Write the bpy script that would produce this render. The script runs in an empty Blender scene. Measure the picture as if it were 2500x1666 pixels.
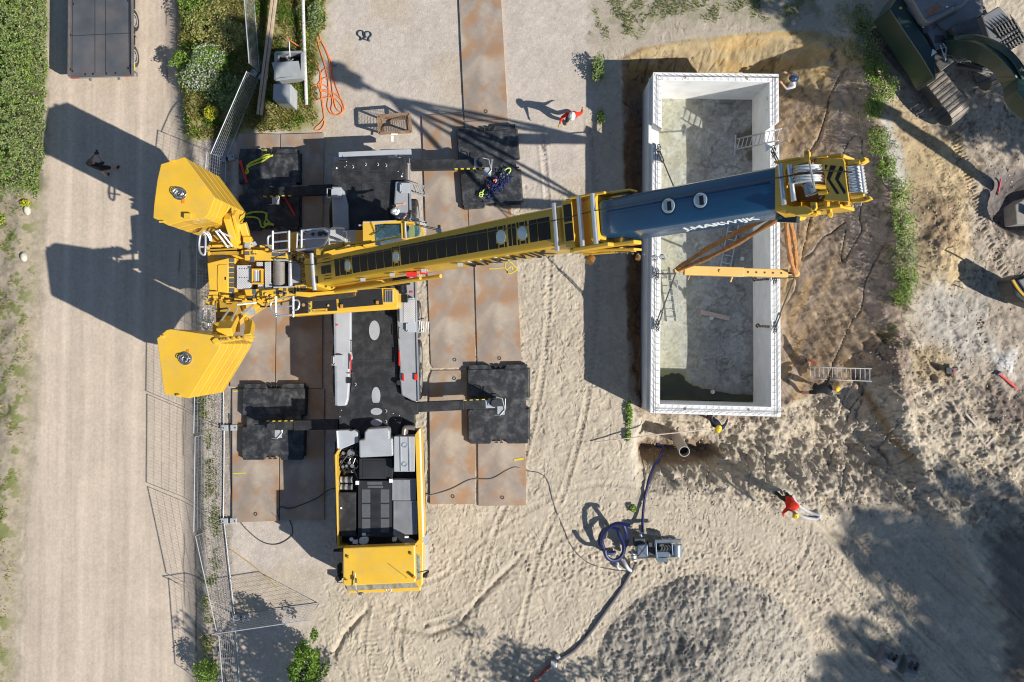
import bpy, math, random
import numpy as np
from mathutils import Vector, Matrix
random.seed(7); RNG = np.random.default_rng(11)
SC = bpy.context.scene; COL = SC.collection
# ---------------------------------------------------------------- camera, sky, sun
H, F = 33.0, 2150.0
cam = bpy.data.cameras.new("camera"); cam.lens = F/2500*36; cam.sensor_width = 36; cam.clip_end = 3000; cam.clip_start = .5
co = bpy.data.objects.new("camera", cam); COL.objects.link(co); co.location = (0, 0, H); SC.camera = co
SD = Vector((-1.1, .55, -1)).normalized()
EL = math.asin(-SD.z)
w = bpy.data.worlds.new("World"); SC.world = w; w.use_nodes = True
nt = w.node_tree; bgn = nt.nodes["Background"]
sky = nt.nodes.new("ShaderNodeTexSky"); sky.sky_type = 'NISHITA'; sky.sun_disc = False
sky.sun_elevation = EL; sky.sun_rotation = math.atan2(1.1, -.55)
nt.links.new(sky.outputs[0], bgn.inputs[0]); bgn.inputs[1].default_value = .07; sky.ozone_density = 4.5; sky.air_density = 1.3; sky.dust_density = .4
sl = bpy.data.lights.new("sun", 'SUN'); sl.energy = 4.7; sl.angle = math.radians(.55); sl.color = (1, .955, .885)
so = bpy.data.objects.new("sun", sl); COL.objects.link(so); so.rotation_euler = SD.to_track_quat('-Z', 'Y').to_euler(); so.location = (20, -10, 40)
SC.view_settings.view_transform = 'Standard'; SC.view_settings.look = 'None'; SC.view_settings.exposure = .38; SC.view_settings.gamma = 1
SC.cycles.filter_width = 1.1
# ---------------------------------------------------------------- helpers
def W(px, py, z=0.):
    s = (H-z)/F
    return Vector(((px-1250)*s, (833-py)*s, z))
SPLIT = {"anti_slip_pad", "collar_cheek", "ballast_arm", "tread_platform", "tread_cover", "side_cheek", "foot_pad", "fender_light", "inspection_cover", "cover_ring", "lock_window", "head_plate", "lifting_lug", "return_sheave", "head_sheave", "guide_roller", "mirror", "antenna", "filler_cap", "winch_flange", "tread_insert", "lashing_eye", "bumper_bracket", "radiator_cover", "cooler_grating", "filter_canister", "side_rail", "side_trim", "roof_bracket", "step_guard", "tank_lid", "access_step", "boom_side_pipe", "side_camera", "red_signal", "collar_pad", "hinge_pin", "cable_ring", "chevron_mark", "end_lug", "end_shackle", "tail_light", "mudguard", "pad_plate", "side_panel", "winch_roller", "floor_slot", "seam_line", "hydraulic_hose", "arm_hose", "exhaust_pipe", "exhaust_rib", "latch_cap", "housing_clamp", "tank_cap", "panel_label", "cabinet_leg", "hitch_hook", "lashing_slot", "slewing_platform_x", "sheave_axle", "lug_hole", "bracket_bolt", "cross_brace", "rubber_x", "hose_bundle", "arm_hinge", "storage_x", "bucket_ear", "fall_rope", "skid", "head_light", "head_shackles", "guard_rail", "deck_seam", "clamp_bracket", "suction_flange"}
MATS = {}
def M(name, col, rough=.6, metal=0., var=.12, scale=2., bump=0., bscale=25., dust=0., dcol=(.42, .36, .28), dscale=1.3, coat=0., trans=0., alpha=1.):
    if name in MATS: return MATS[name]
    m = bpy.data.materials.new(name); m.use_nodes = True; n = m.node_tree; N = n.nodes; L = n.links
    b = N["Principled BSDF"]; b.inputs["Roughness"].default_value = rough; b.inputs["Metallic"].default_value = metal
    if coat: b.inputs["Coat Weight"].default_value = coat; b.inputs["Coat Roughness"].default_value = .15
    if trans: b.inputs["Transmission Weight"].default_value = trans
    tc = N.new("ShaderNodeTexCoord")
    nz = N.new("ShaderNodeTexNoise"); nz.inputs["Scale"].default_value = scale; nz.inputs["Detail"].default_value = 6
    L.new(tc.outputs["Object"], nz.inputs["Vector"])
    mr = N.new("ShaderNodeMapRange"); mr.inputs[1].default_value = .3; mr.inputs[2].default_value = .7
    mr.inputs[3].default_value = 1-var; mr.inputs[4].default_value = 1+var
    L.new(nz.outputs["Fac"], mr.inputs[0])
    mu = N.new("ShaderNodeVectorMath"); mu.operation = 'SCALE'; mu.inputs[0].default_value = col
    L.new(mr.outputs[0], mu.inputs["Scale"]); out = mu.outputs[0]
    if dust:
        n2 = N.new("ShaderNodeTexNoise"); n2.inputs["Scale"].default_value = dscale; n2.inputs["Detail"].default_value = 9; n2.inputs["Roughness"].default_value = .72
        L.new(tc.outputs["Object"], n2.inputs["Vector"])
        r2 = N.new("ShaderNodeMapRange"); r2.inputs[1].default_value = .47; r2.inputs[2].default_value = .72; r2.inputs[3].default_value = 0; r2.inputs[4].default_value = dust
        L.new(n2.outputs["Fac"], r2.inputs[0])
        mx = N.new("ShaderNodeMix"); mx.data_type = 'RGBA'; mx.inputs[7].default_value = (*dcol, 1)
        L.new(r2.outputs[0], mx.inputs[0]); L.new(out, mx.inputs[6]); out = mx.outputs[2]
    L.new(out, b.inputs["Base Color"])
    if bump:
        n3 = N.new("ShaderNodeTexNoise"); n3.inputs["Scale"].default_value = bscale; n3.inputs["Detail"].default_value = 5
        L.new(tc.outputs["Object"], n3.inputs["Vector"])
        bp = N.new("ShaderNodeBump"); bp.inputs["Strength"].default_value = bump; bp.inputs["Distance"].default_value = .02
        L.new(n3.outputs["Fac"], bp.inputs["Height"]); L.new(bp.outputs[0], b.inputs["Normal"])
    MATS[name] = m; return m
def treadmat(name, col, metal=.5, rough=.4, sc=26):
    m = M(name, col, rough, metal, .1, 2.5); n = m.node_tree; N = n.nodes; L = n.links; b = N["Principled BSDF"]
    tc = N.new("ShaderNodeTexCoord"); mp = N.new("ShaderNodeMapping"); mp.inputs["Rotation"].default_value = (0, 0, .785)
    L.new(tc.outputs["Object"], mp.inputs[0])
    ck = N.new("ShaderNodeTexVoronoi"); ck.inputs["Scale"].default_value = sc*.7; ck.inputs["Randomness"].default_value = 0
    L.new(mp.outputs[0], ck.inputs["Vector"])
    bp = N.new("ShaderNodeBump"); bp.inputs["Strength"].default_value = .8; bp.inputs["Distance"].default_value = .012
    L.new(ck.outputs["Distance"], bp.inputs["Height"]); L.new(bp.outputs[0], b.inputs["Normal"])
    old = b.inputs["Base Color"].links[0].from_socket
    mr = N.new("ShaderNodeMapRange"); mr.inputs[1].default_value = .1; mr.inputs[2].default_value = .55; mr.inputs[3].default_value = 1.12; mr.inputs[4].default_value = .62
    L.new(ck.outputs["Distance"], mr.inputs[0])
    vm = N.new("ShaderNodeVectorMath"); vm.operation = 'SCALE'; L.new(old, vm.inputs[0]); L.new(mr.outputs[0], vm.inputs["Scale"]); L.new(vm.outputs[0], b.inputs["Base Color"])
    return m
def leafmat(name, cols, rough=.55, tl=.25):
    if name in MATS: return MATS[name]
    m = bpy.data.materials.new(name); m.use_nodes = True; n = m.node_tree; N = n.nodes; L = n.links
    b = N["Principled BSDF"]; b.inputs["Roughness"].default_value = rough
    g = N.new("ShaderNodeNewGeometry"); r = N.new("ShaderNodeValToRGB"); e = r.color_ramp.elements
    e[0].color = (*cols[0], 1); e[-1].color = (*cols[-1], 1); e[0].position = 0; e[-1].position = 1
    for i, c in enumerate(cols[1:-1]):
        k = e.new((i+1)/(len(cols)-1)); k.color = (*c, 1)
    L.new(g.outputs["Random Per Island"], r.inputs[0]); L.new(r.outputs[0], b.inputs["Base Color"])
    t = N.new("ShaderNodeBsdfTranslucent"); L.new(r.outputs[0], t.inputs[0])
    mx = N.new("ShaderNodeMixShader"); mx.inputs[0].default_value = tl
    L.new(b.outputs[0], mx.inputs[1]); L.new(t.outputs[0], mx.inputs[2]); L.new(mx.outputs[0], N["Material Output"].inputs[0])
    MATS[name] = m; return m
def attrmat(name, rough=.95, bumps=((6, .5, .03), (40, .4, .01)), spec=.2, speck=0., foot=0., rel=False):
    m = bpy.data.materials.new(name); m.use_nodes = True; n = m.node_tree; N = n.nodes; L = n.links
    b = N["Principled BSDF"]; b.inputs["Roughness"].default_value = rough; b.inputs["Specular IOR Level"].default_value = spec
    a = N.new("ShaderNodeAttribute"); a.attribute_name = "Col"
    tc = N.new("ShaderNodeTexCoord")
    nz = N.new("ShaderNodeTexNoise"); nz.inputs["Scale"].default_value = 14; nz.inputs["Detail"].default_value = 8; nz.inputs["Roughness"].default_value = .75
    L.new(tc.outputs["Object"], nz.inputs["Vector"])
    mr = N.new("ShaderNodeMapRange"); mr.inputs[1].default_value = .3; mr.inputs[2].default_value = .7; mr.inputs[3].default_value = .89; mr.inputs[4].default_value = 1.11
    L.new(nz.outputs["Fac"], mr.inputs[0])
    vm = N.new("ShaderNodeVectorMath"); vm.operation = 'SCALE'; L.new(a.outputs["Color"], vm.inputs[0]); L.new(mr.outputs[0], vm.inputs["Scale"])
    out = vm.outputs[0]
    if speck:
        v = N.new("ShaderNodeTexVoronoi"); v.inputs["Scale"].default_value = 9; L.new(tc.outputs["Object"], v.inputs["Vector"])
        r = N.new("ShaderNodeMapRange"); r.inputs[1].default_value = .10; r.inputs[2].default_value = .16; r.inputs[3].default_value = speck; r.inputs[4].default_value = 0
        L.new(v.outputs["Distance"], r.inputs[0])
        sp = N.new("ShaderNodeSeparateColor"); L.new(v.outputs["Color"], sp.inputs[0])
        gt = N.new("ShaderNodeMath"); gt.operation = 'GREATER_THAN'; gt.inputs[1].default_value = .8; L.new(sp.outputs[0], gt.inputs[0])
        ml = N.new("ShaderNodeMath"); ml.operation = 'MULTIPLY'; L.new(gt.outputs[0], ml.inputs[0]); L.new(r.outputs[0], ml.inputs[1])
        at = N.new("ShaderNodeMath"); at.operation = 'MULTIPLY'; L.new(ml.outputs[0], at.inputs[0]); L.new(a.outputs["Alpha"], at.inputs[1])
        mx = N.new("ShaderNodeMix"); mx.data_type = 'RGBA'; mx.inputs[7].default_value = (.72, .68, .62, 1)
        L.new(at.outputs[0], mx.inputs[0]); L.new(out, mx.inputs[6]); out = mx.outputs[2]
    L.new(out, b.inputs["Base Color"])
    prev = None
    for sc, st, di in bumps:
        z = N.new("ShaderNodeTexNoise"); z.inputs["Scale"].default_value = sc; z.inputs["Detail"].default_value = 6; z.inputs["Roughness"].default_value = .65
        L.new(tc.outputs["Object"], z.inputs["Vector"])
        bp = N.new("ShaderNodeBump"); bp.inputs["Strength"].default_value = st; bp.inputs["Distance"].default_value = di
        L.new(z.outputs["Fac"], bp.inputs["Height"])
        if rel:
            ra = N.new("ShaderNodeAttribute"); ra.attribute_name = "Rel"; rm = N.new("ShaderNodeMath"); rm.operation = 'MULTIPLY'; rm.inputs[1].default_value = st; L.new(ra.outputs["Fac"], rm.inputs[0]); L.new(rm.outputs[0], bp.inputs["Strength"])
        if prev: L.new(prev.outputs[0], bp.inputs["Normal"])
        prev = bp
    if foot:
        for sc, di, rn in ((2.7, .05, 1.), (5.2, .03, 1.)):
            mp = N.new("ShaderNodeMapping"); mp.inputs["Scale"].default_value = (sc, sc*.62, sc); mp.inputs["Rotation"].default_value = (0, 0, sc)
            nn = N.new("ShaderNodeTexNoise"); nn.inputs["Scale"].default_value = 1.3; nn.inputs["Detail"].default_value = 2; L.new(tc.outputs["Object"], nn.inputs["Vector"])
            ad = N.new("ShaderNodeVectorMath"); ad.operation = 'MULTIPLY_ADD'; ad.inputs[1].default_value = (.9, .9, .9); L.new(nn.outputs["Color"], ad.inputs[0]); L.new(tc.outputs["Object"], ad.inputs[2]); L.new(ad.outputs[0], mp.inputs[0])
            vo = N.new("ShaderNodeTexVoronoi"); vo.feature = 'F1'; vo.voronoi_dimensions = '2D'; vo.inputs["Scale"].default_value = 1.; L.new(mp.outputs[0], vo.inputs["Vector"])
            r = N.new("ShaderNodeMapRange"); r.interpolation_type = 'SMOOTHSTEP'; r.inputs[1].default_value = .16; r.inputs[2].default_value = .42; L.new(vo.outputs["Distance"], r.inputs[0])
            iv = N.new("ShaderNodeAttribute"); iv.attribute_name = "Foot"; pn = N.new("ShaderNodeTexNoise"); pn.inputs["Scale"].default_value = .5+sc*.1; pn.inputs["Detail"].default_value = 3; L.new(tc.outputs["Object"], pn.inputs["Vector"])
            pr = N.new("ShaderNodeMapRange"); pr.inputs[1].default_value = .40; pr.inputs[2].default_value = .66; pr.inputs[3].default_value = .08; pr.inputs[4].default_value = foot; L.new(pn.outputs["Fac"], pr.inputs[0]); cl = N.new("ShaderNodeMath"); cl.operation = 'MULTIPLY'; cl.use_clamp = True; L.new(iv.outputs["Fac"], cl.inputs[0]); L.new(pr.outputs[0], cl.inputs[1])
            bp = N.new("ShaderNodeBump"); bp.inputs["Distance"].default_value = di; L.new(cl.outputs[0], bp.inputs["Strength"]); L.new(r.outputs[0], bp.inputs["Height"]); L.new(prev.outputs[0], bp.inputs["Normal"]); prev = bp
    if prev: L.new(prev.outputs[0], b.inputs["Normal"])
    return m
def tag(o, label=None, cat=None, group=None, kind=None):
    if label: o["label"] = label
    if cat: o["category"] = cat
    if group: o["group"] = group
    if kind: o["kind"] = kind
    return o
def thing(name, loc, label, cat, group=None, rz=0.):
    o = bpy.data.objects.new(name, None); COL.objects.link(o); o.location = loc; o.rotation_euler = (0, 0, rz); o.empty_display_size = .3
    return tag(o, label, cat, group)
def origin(p):
    v = Vector((0, 0, 0)); lim = 0
    while p is not None and lim < 4: v += p.location; p = p.parent; lim += 1
    return v
def catmull(pts, k=6):
    P = [Vector(p) for p in pts]
    if len(P) < 3: return P
    out = []
    for i in range(len(P)-1):
        a = P[max(i-1, 0)]; b = P[i]; c = P[i+1]; d = P[min(i+2, len(P)-1)]
        for j in range(k):
            t = j/k
            out.append(.5*((2*b)+(c-a)*t+(2*a-5*b+4*c-d)*t*t+(3*b-a-3*c+d)*t**3))
    out.append(P[-1]); return out
class MB:
    """collects shapes; build() links them as ONE mesh object"""
    def __init__(s): s.v = []; s.f = []; s.m = []; s.mi = 0; s.cut = []; s.mk = []
    def next(s): s.mk.append((len(s.v), len(s.f)))
    def add(s, vs, fs):
        s.cut.append((len(s.v), len(s.f))); o = len(s.v); s.v += [tuple(x) for x in vs]; s.f += [tuple(i+o for i in f) for f in fs]; s.m += [s.mi]*len(fs); return s
    def prism(s, top, z0, z1=None):
        """top: world points (Vector) of the upper outline; z0 the bottom height"""
        n = len(top); T = [Vector(p) for p in top]
        if z1 is not None:
            for p in T: p.z = z1
        ar = sum(T[i].x*T[(i+1) % n].y-T[(i+1) % n].x*T[i].y for i in range(n))
        if ar < 0: T.reverse()
        B = [Vector((p.x, p.y, z0)) for p in T]
        s.add(T+B, [tuple(range(n)), tuple(range(2*n-1, n-1, -1))]+[(i, i+n, (i+1) % n+n, (i+1) % n) for i in range(n)]); return s
    def pp(s, pts, z1, z0): return s.prism([W(x, y, z1) for x, y in pts], z0)
    def pr(s, x0, y0, x1, y1, z1, z0): return s.pp([(x0, y0), (x1, y0), (x1, y1), (x0, y1)], z1, z0)
    def frus(s, pts, z1, z0, k=.1):
        T = [W(x, y, z1) for x, y in pts]; c = sum(T, Vector())/len(T); n = len(T)
        if sum(T[i].x*T[(i+1) % n].y-T[(i+1) % n].x*T[i].y for i in range(n)) < 0: T.reverse()
        B = []
        for p in T:
            d = p-c; d.z = 0; q = p+Vector((math.copysign(k, d.x), math.copysign(k, d.y), 0)); q.z = z0; B.append(q)
        s.add(T+B, [tuple(range(n)), tuple(range(2*n-1, n-1, -1))]+[(i, i+n, (i+1) % n+n, (i+1) % n) for i in range(n)]); return s
    def box(s, c, size, R=None):
        c = Vector(c); hx, hy, hz = size[0]/2, size[1]/2, size[2]/2
        vs = [Vector((x, y, z)) for x in (-hx, hx) for y in (-hy, hy) for z in (-hz, hz)]
        if R is not None: vs = [R @ v for v in vs]
        return s.add([v+c for v in vs], [(0, 1, 3, 2), (4, 6, 7, 5), (0, 4, 5, 1), (2, 3, 7, 6), (0, 2, 6, 4), (1, 5, 7, 3)])
    def beam(s, a, b, w, h, up=Vector((0, 0, 1))):
        a = Vector(a); b = Vector(b); d = b-a
        x = d.normalized(); y = up.cross(x)
        if y.length < 1e-4: y = Vector((1, 0, 0)).cross(x)
        y.normalize(); z = x.cross(y)
        R = Matrix((x, y, z)).transposed()
        return s.box((a+b)/2, (d.length, w, h), R)
    def tube(s, pts, r, n=8, closed=False, caps=True):
        P = [Vector(p) for p in pts]; N = len(P); rs = r if isinstance(r, (list, tuple)) else [r]*N
        up = None; rings = []
        for i in range(N):
            if closed: t = P[(i+1) % N]-P[i-1]
            else: t = P[min(i+1, N-1)]-P[max(i-1, 0)]
            if t.length < 1e-7: t = Vector((0, 0, 1))
            t.normalize()
            if up is None:
                up = Vector((0, 0, 1)) if abs(t.z) < .9 else Vector((1, 0, 0))
            u = (up-t*up.dot(t))
            if u.length < 1e-5: u = t.orthogonal()
            u.normalize(); up = u; q = t.cross(u)
            rings.append([P[i]+(u*math.cos(6.2832*k/n)+q*math.sin(6.2832*k/n))*rs[i] for k in range(n)])
        vs = [v for rg in rings for v in rg]; fs = []
        for i in range(N if closed else N-1):
            j = (i+1) % N
            for k in range(n): fs.append((i*n+k, i*n+(k+1) % n, j*n+(k+1) % n, j*n+k))
        if caps and not closed: fs += [tuple(range(n-1, -1, -1)), tuple((N-1)*n+k for k in range(n))]
        return s.add(vs, fs)
    def cyl(s, a, b, r, n=16): return s.tube([a, b], r, n)
    def ring(s, a, b, ro, ri, n=24):
        a = Vector(a); b = Vector(b); t = (b-a).normalized(); u = t.orthogonal().normalized(); q = t.cross(u)
        vs = []
        for c, r in ((a, ro), (b, ro), (b, ri), (a, ri)):
            vs += [c+(u*math.cos(6.2832*k/n)+q*math.sin(6.2832*k/n))*r for k in range(n)]
        fs = []
        for j in range(4):
            for k in range(n): fs.append((j*n+k, j*n+(k+1) % n, ((j+1) % 4)*n+(k+1) % n, ((j+1) % 4)*n+k))
        return s.add(vs, fs)
    def ell(s, c, r, n=12, m=8, R=None, lo=-1.):
        c = Vector(c); vs = []; fs = []
        t0 = math.asin(max(-1, lo))
        for i in range(m+1):
            t = t0+(math.pi/2-t0)*i/m
            for k in range(n):
                a = 6.2832*k/n; v = Vector((r[0]*math.cos(t)*math.cos(a), r[1]*math.cos(t)*math.sin(a), r[2]*math.sin(t)))
                if R is not None: v = R @ v
                vs.append(c+v)
        for i in range(m):
            for k in range(n): fs.append((i*n+k, i*n+(k+1) % n, (i+1)*n+(k+1) % n, (i+1)*n+k))
        fs.append(tuple(range(n-1, -1, -1))); fs.append(tuple(m*n+k for k in range(n)))
        return s.add(vs, fs)
    def loft(s, rings, caps=True):
        n = len(rings[0]); vs = [v for r in rings for v in r]; fs = []
        for i in range(len(rings)-1):
            for k in range(n): fs.append((i*n+k, i*n+(k+1) % n, (i+1)*n+(k+1) % n, (i+1)*n+k))
        if caps: fs += [tuple(range(n-1, -1, -1)), tuple((len(rings)-1)*n+k for k in range(n))]
        return s.add(vs, fs)
    def build(s, name, mats, parent=None, smooth=False, bevel=0., label=None):
        if not isinstance(mats, (list, tuple)): mats = [mats]
        cuts = s.mk or s.cut
        if name in SPLIT and len(cuts) > 1:
            cuts = cuts+[(len(s.v), len(s.f))]; first = None
            for (v0, f0), (v1, f1) in zip(cuts[:-1], cuts[1:]):
                q = MB(); q.v = s.v[v0:v1]; q.f = [tuple(i-v0 for i in f) for f in s.f[f0:f1]]; q.m = s.m[f0:f1]
                if q.f: first = first or q.build(name, mats, parent, smooth, bevel, label) if first is None else (q.build(name, mats, parent, smooth, bevel, label) and first)
            return first
        me = bpy.data.meshes.new(name); o0 = origin(parent)
        me.from_pydata([(v[0]-o0.x, v[1]-o0.y, v[2]-o0.z) for v in s.v], [], s.f)
        for m in mats: me.materials.append(m)
        if len(mats) > 1: me.polygons.foreach_set("material_index", s.m)
        bm_fix(me)
        if smooth: me.polygons.foreach_set("use_smooth", [True]*len(me.polygons))
        o = bpy.data.objects.new(name, me); COL.objects.link(o)
        if parent is not None: o.parent = parent
        if smooth == 'auto':
            try: me.set_sharp_from_angle(angle=math.radians(38))
            except Exception: pass
        if bevel:
            b = o.modifiers.new("bevel", 'BEVEL'); b.width = bevel; b.segments = 2; b.limit_method = 'ANGLE'; b.angle_limit = math.radians(40)
        if label: o["label"] = label
        return o
import bmesh
def bm_fix(me):
    b = bmesh.new(); b.from_mesh(me); bmesh.ops.recalc_face_normals(b, faces=b.faces); b.to_mesh(me); b.free()
def npmesh(name, V, Fc, mat, parent=None, nper=None, smooth=False, col=None, matidx=None):
    """fast mesh: V (n,3), Fc (m,k) equal-size faces"""
    me = bpy.data.meshes.new(name); m, k = Fc.shape
    me.vertices.add(len(V)); me.vertices.foreach_set("co", np.ascontiguousarray(V, dtype=np.float32).ravel())
    me.loops.add(m*k); me.loops.foreach_set("vertex_index", np.ascontiguousarray(Fc, dtype=np.int32).ravel())
    me.polygons.add(m); me.polygons.foreach_set("loop_start", np.arange(0, m*k, k, dtype=np.int32))
    try: me.polygons.foreach_set("loop_total", np.full(m, k, dtype=np.int32))
    except Exception: pass
    if smooth: me.polygons.foreach_set("use_smooth", np.ones(m, dtype=bool))
    me.update(calc_edges=True)
    for x in (mat if isinstance(mat, (list, tuple)) else [mat]): me.materials.append(x)
    if matidx is not None: me.polygons.foreach_set("material_index", matidx.astype(np.int32))
    if col is not None:
        a = me.color_attributes.new("Col", 'FLOAT_COLOR', 'POINT'); a.data.foreach_set("color", np.ascontiguousarray(col, dtype=np.float32).ravel())
    o = bpy.data.objects.new(name, me); COL.objects.link(o)
    if parent is not None: o.parent = parent
    return o
def text_mesh(body, size, ext=.004):
    c = bpy.data.curves.new("lettering", 'FONT'); c.body = body; c.size = size; c.extrude = ext; c.align_x = 'CENTER'; c.align_y = 'CENTER'; c.offset = size*.018
    o = bpy.data.objects.new("lettering_tmp", c); COL.objects.link(o)
    bpy.context.view_layer.update()
    me = bpy.data.meshes.new_from_object(o.evaluated_get(bpy.context.evaluated_depsgraph_get()))
    bpy.data.objects.remove(o); return me
# ---------------------------------------------------------------- noise
def hsh(i, j, s):
    h = (i.astype(np.int64)*374761393+j.astype(np.int64)*668265263+s*974711) & 0xffffffff
    h = ((h ^ (h >> 13))*1274126177) & 0xffffffff
    return ((h ^ (h >> 16)) & 0xffff)/65535.
def vn(x, y, s=0):
    xi = np.floor(x); yi = np.floor(y); u = x-xi; v = y-yi; u = u*u*(3-2*u); v = v*v*(3-2*v)
    return (hsh(xi, yi, s)*(1-u)+hsh(xi+1, yi, s)*u)*(1-v)+(hsh(xi, yi+1, s)*(1-u)+hsh(xi+1, yi+1, s)*u)*v
def fbm(x, y, o=4, s=0, g=.5):
    r = 0; a = 1; t = 0
    for k in range(o): r = r+a*vn(x*2**k+k*17.3, y*2**k-k*9.1, s+k); t += a; a *= g
    return r/t-.5
def ss(x): x = np.clip(x, 0, 1); return x*x*(3-2*x)
def pin(x, y, poly):
    """signed distance in px, >0 inside"""
    n = len(poly); ins = np.zeros(x.shape, bool); d = np.full(x.shape, 1e9)
    for i in range(n):
        ax, ay = poly[i]; bx, by = poly[(i+1) % n]
        c = ((ay > y) != (by > y)) & (x < (bx-ax)*(y-ay)/(by-ay+1e-9)+ax); ins ^= c
        ex, ey = bx-ax, by-ay; t = np.clip(((x-ax)*ex+(y-ay)*ey)/(ex*ex+ey*ey+1e-9), 0, 1)
        d = np.minimum(d, np.hypot(x-ax-t*ex, y-ay-t*ey))
    return np.where(ins, d, -d)
def zone(x, y, poly, soft=20, wob=20, sc=40, s=0):
    return ss(.5+(pin(x, y, poly)+wob*2*fbm(x/sc, y/sc, 3, s))/soft)
def line(x, y, pts):
    d = np.full(x.shape, 1e9)
    for (ax, ay), (bx, by) in zip(pts[:-1], pts[1:]):
        ex, ey = bx-ax, by-ay; t = np.clip(((x-ax)*ex+(y-ay)*ey)/(ex*ex+ey*ey+1e-9), 0, 1)
        d = np.minimum(d, np.hypot(x-ax-t*ex, y-ay-t*ey))
    return d
# ---------------------------------------------------------------- terrain
RL = ([-400, 0, 480, 700, 1000, 1300, 1666, 2200], [118, 106, 98, 88, 78, 48, 28, 20])
RR = ([-400, 0, 150, 300, 500, 900, 1300, 1666, 2200], [418, 424, 424, 440, 455, 466, 470, 474, 478])
ridge = [(2040, -150), (2095, 100), (2140, 330), (2175, 520), (2205, 690), (2175, 800), (2185, 920), (2260, 1120), (2420, 1400), (2560, 1640), (2640, 1800)]
def height(x, y):
    m = 1/65.15
    z = .10*fbm(x/260, y/260, 3, 1)+.05*fbm(x/60, y/60, 3, 2)
    rr = np.interp(y, *RR); rl = np.interp(y, *RL)
    onroad = ss((rr+36-x)/74)
    z = z*(1-onroad*.8)-.40*onroad+.012*fbm(x/9, y/160, 3, 5)*onroad
    z = z+.30*ss((rl-x)/60)*(1+.8*fbm(x/40, y/40, 3, 6))
    # bank between road and fence
    z = z+.10*np.exp(-((x-rr-32)/16)**2)
    # pit
    xl = np.interp(y, [0, 140, 400, 800, 980, 1130, 1300], [1540, 1512, 1522, 1530, 1556, 1552, 1560])+26*fbm(x/60, y/45, 4, 8)+8*fbm(x/9, y/9, 2, 208)
    xr = np.interp(y, [0, 60, 200, 500, 700, 900, 1100, 1300], [2040, 2060, 2120, 2170, 2190, 2180, 2240, 2330])+30*fbm(x/90, y/60, 3, 9)
    wid = np.interp(y, [0, 300, 700, 900, 1150], [190, 235, 250, 200, 110])
    yt = np.interp(x, [1500, 1560, 1700, 1850, 1960, 2100], [150, 125, 100, 85, 82, 120])+16*fbm(x/40, y/40, 4, 10)
    fl = ss((x-xl)/40); fr = np.clip((xr-x)/wid, 0, 1); fr = fr*.8+.2*ss(fr)
    ft = ss((y-yt)/74); fb = ss((1215-y+.10*(x-1900).clip(0))/150)
    p = fl*fr*ft*fb
    z = z-1.75*p
    terr = 4*p*(1-p)
    aa = math.radians(62); pu = x*math.cos(aa)+y*math.sin(aa); pv = -x*math.sin(aa)+y*math.cos(aa)
    rg = 1-2*np.abs(2*fbm(pu/120, pv/26, 4, 213, .55)); z = z+terr*(.17*fbm(x/50, y/34, 5, 12, .6)+.08*(rg-.5)+.07*fbm(x/12, y/9, 3, 13)-.16*np.exp(-((np.abs(fbm((x+.35*y)/60, (y-.35*x)/260, 3, 216)))/.012)**2))+p*.05*fbm(x/9, y/9, 3, 214)
    # churned ground south and east of the pit
    ch = ss(.5+(pin(x, y, [(1570, 1040), (1880, 1000), (2080, 960), (2150, 760), (2300, 880), (2500, 980), (2600, 1250), (2450, 1330), (2180, 1230), (1950, 1260), (1620, 1190)]))/60)
    a = math.radians(35); u = x*math.cos(a)+y*math.sin(a); v = -x*math.sin(a)+y*math.cos(a)
    rid = 1-np.abs(2*fbm(u/150, v/38, 4, 14))*2
    z = z+ch*(.34*(rid-.6)+.42*fbm(x/34, y/34, 5, 15, .6)+.22*np.abs(fbm(x/12, y/12, 3, 215)))
    # trench with pipe
    tr = np.exp(-(line(x, y, [(1580, 1112), (1745, 1118)])/19)**2); z = z-.75*tr
    # diagonal cut edges lower right
    dd = line(x, y, [(2175, 880), (2200, 1040), (2290, 1230), (2440, 1500), (2560, 1666)])
    z = z+.35*np.exp(-(dd/26)**2)*ss((y-760)/120)
    d2 = (x-(1960+(y-1250)*.98)); z = z-.35*ss(.5+d2/24)*ss((y-1250)/80)*ss((2500-x)/300)
    # ridge with weeds
    dr = line(x, y, ridge); z = z+.22*np.exp(-(dr/38)**2)*(1+1.2*fbm(x/30, y/30, 3, 16))*ss((900-y)/200)
    # east working area
    ea = ss((x-2240)/60)*ss((1250-y)/200)
    z = z+ea*(.20*fbm(x/60, y/60, 5, 17, .6)+.10*fbm(x/16, y/16, 3, 18))
    hp = np.exp(-(((x-2290)/62)**2+((y-600)/120)**2)); z = z+hp*(.55+.35*fbm(x/20, y/20, 4, 19))
    hl = np.exp(-(((x-2500)/85)**2+((y-500)/75)**2)); z = z-1.3*ss(hl*1.6-.35)
    # sand heap
    hd = np.hypot((x-1730)/270, (y-1640)/235); hd = hd+.10*fbm(x/70, y/70, 3, 220); z = z+1.55*np.clip(1-hd, 0, 1)**.85+ss((1.04-hd)*8)*(.16*fbm(x/11, y/11, 4, 21, .6)+.16*fbm(x/34, y/60, 3, 221))
    z = z+.10*(1-2*np.abs(2*fbm((x*.72+y*.69)/200, (x*.69-y*.72)/17, 4, 222)))*ss((x-1950)/120)*ss((y-1230)/100)
    # sand undulation
    sd = ss((x-1000)/80)*ss((y-480)/120)*ss((1530-x)/60)+ss((x-800)/60)*ss((y-1300)/60)
    sd = np.clip(sd, 0, 1); z = z+sd*(.035*fbm(x/13, y/13, 2, 22)+.05*fbm(x/45, y/45, 2, 23))
    tk = line(x, y, [(960, 1530), (1050, 1550), (1120, 1525), (1190, 1440), (1270, 1360)]); z = z-.10*np.exp(-(tk/6)**2)
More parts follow.
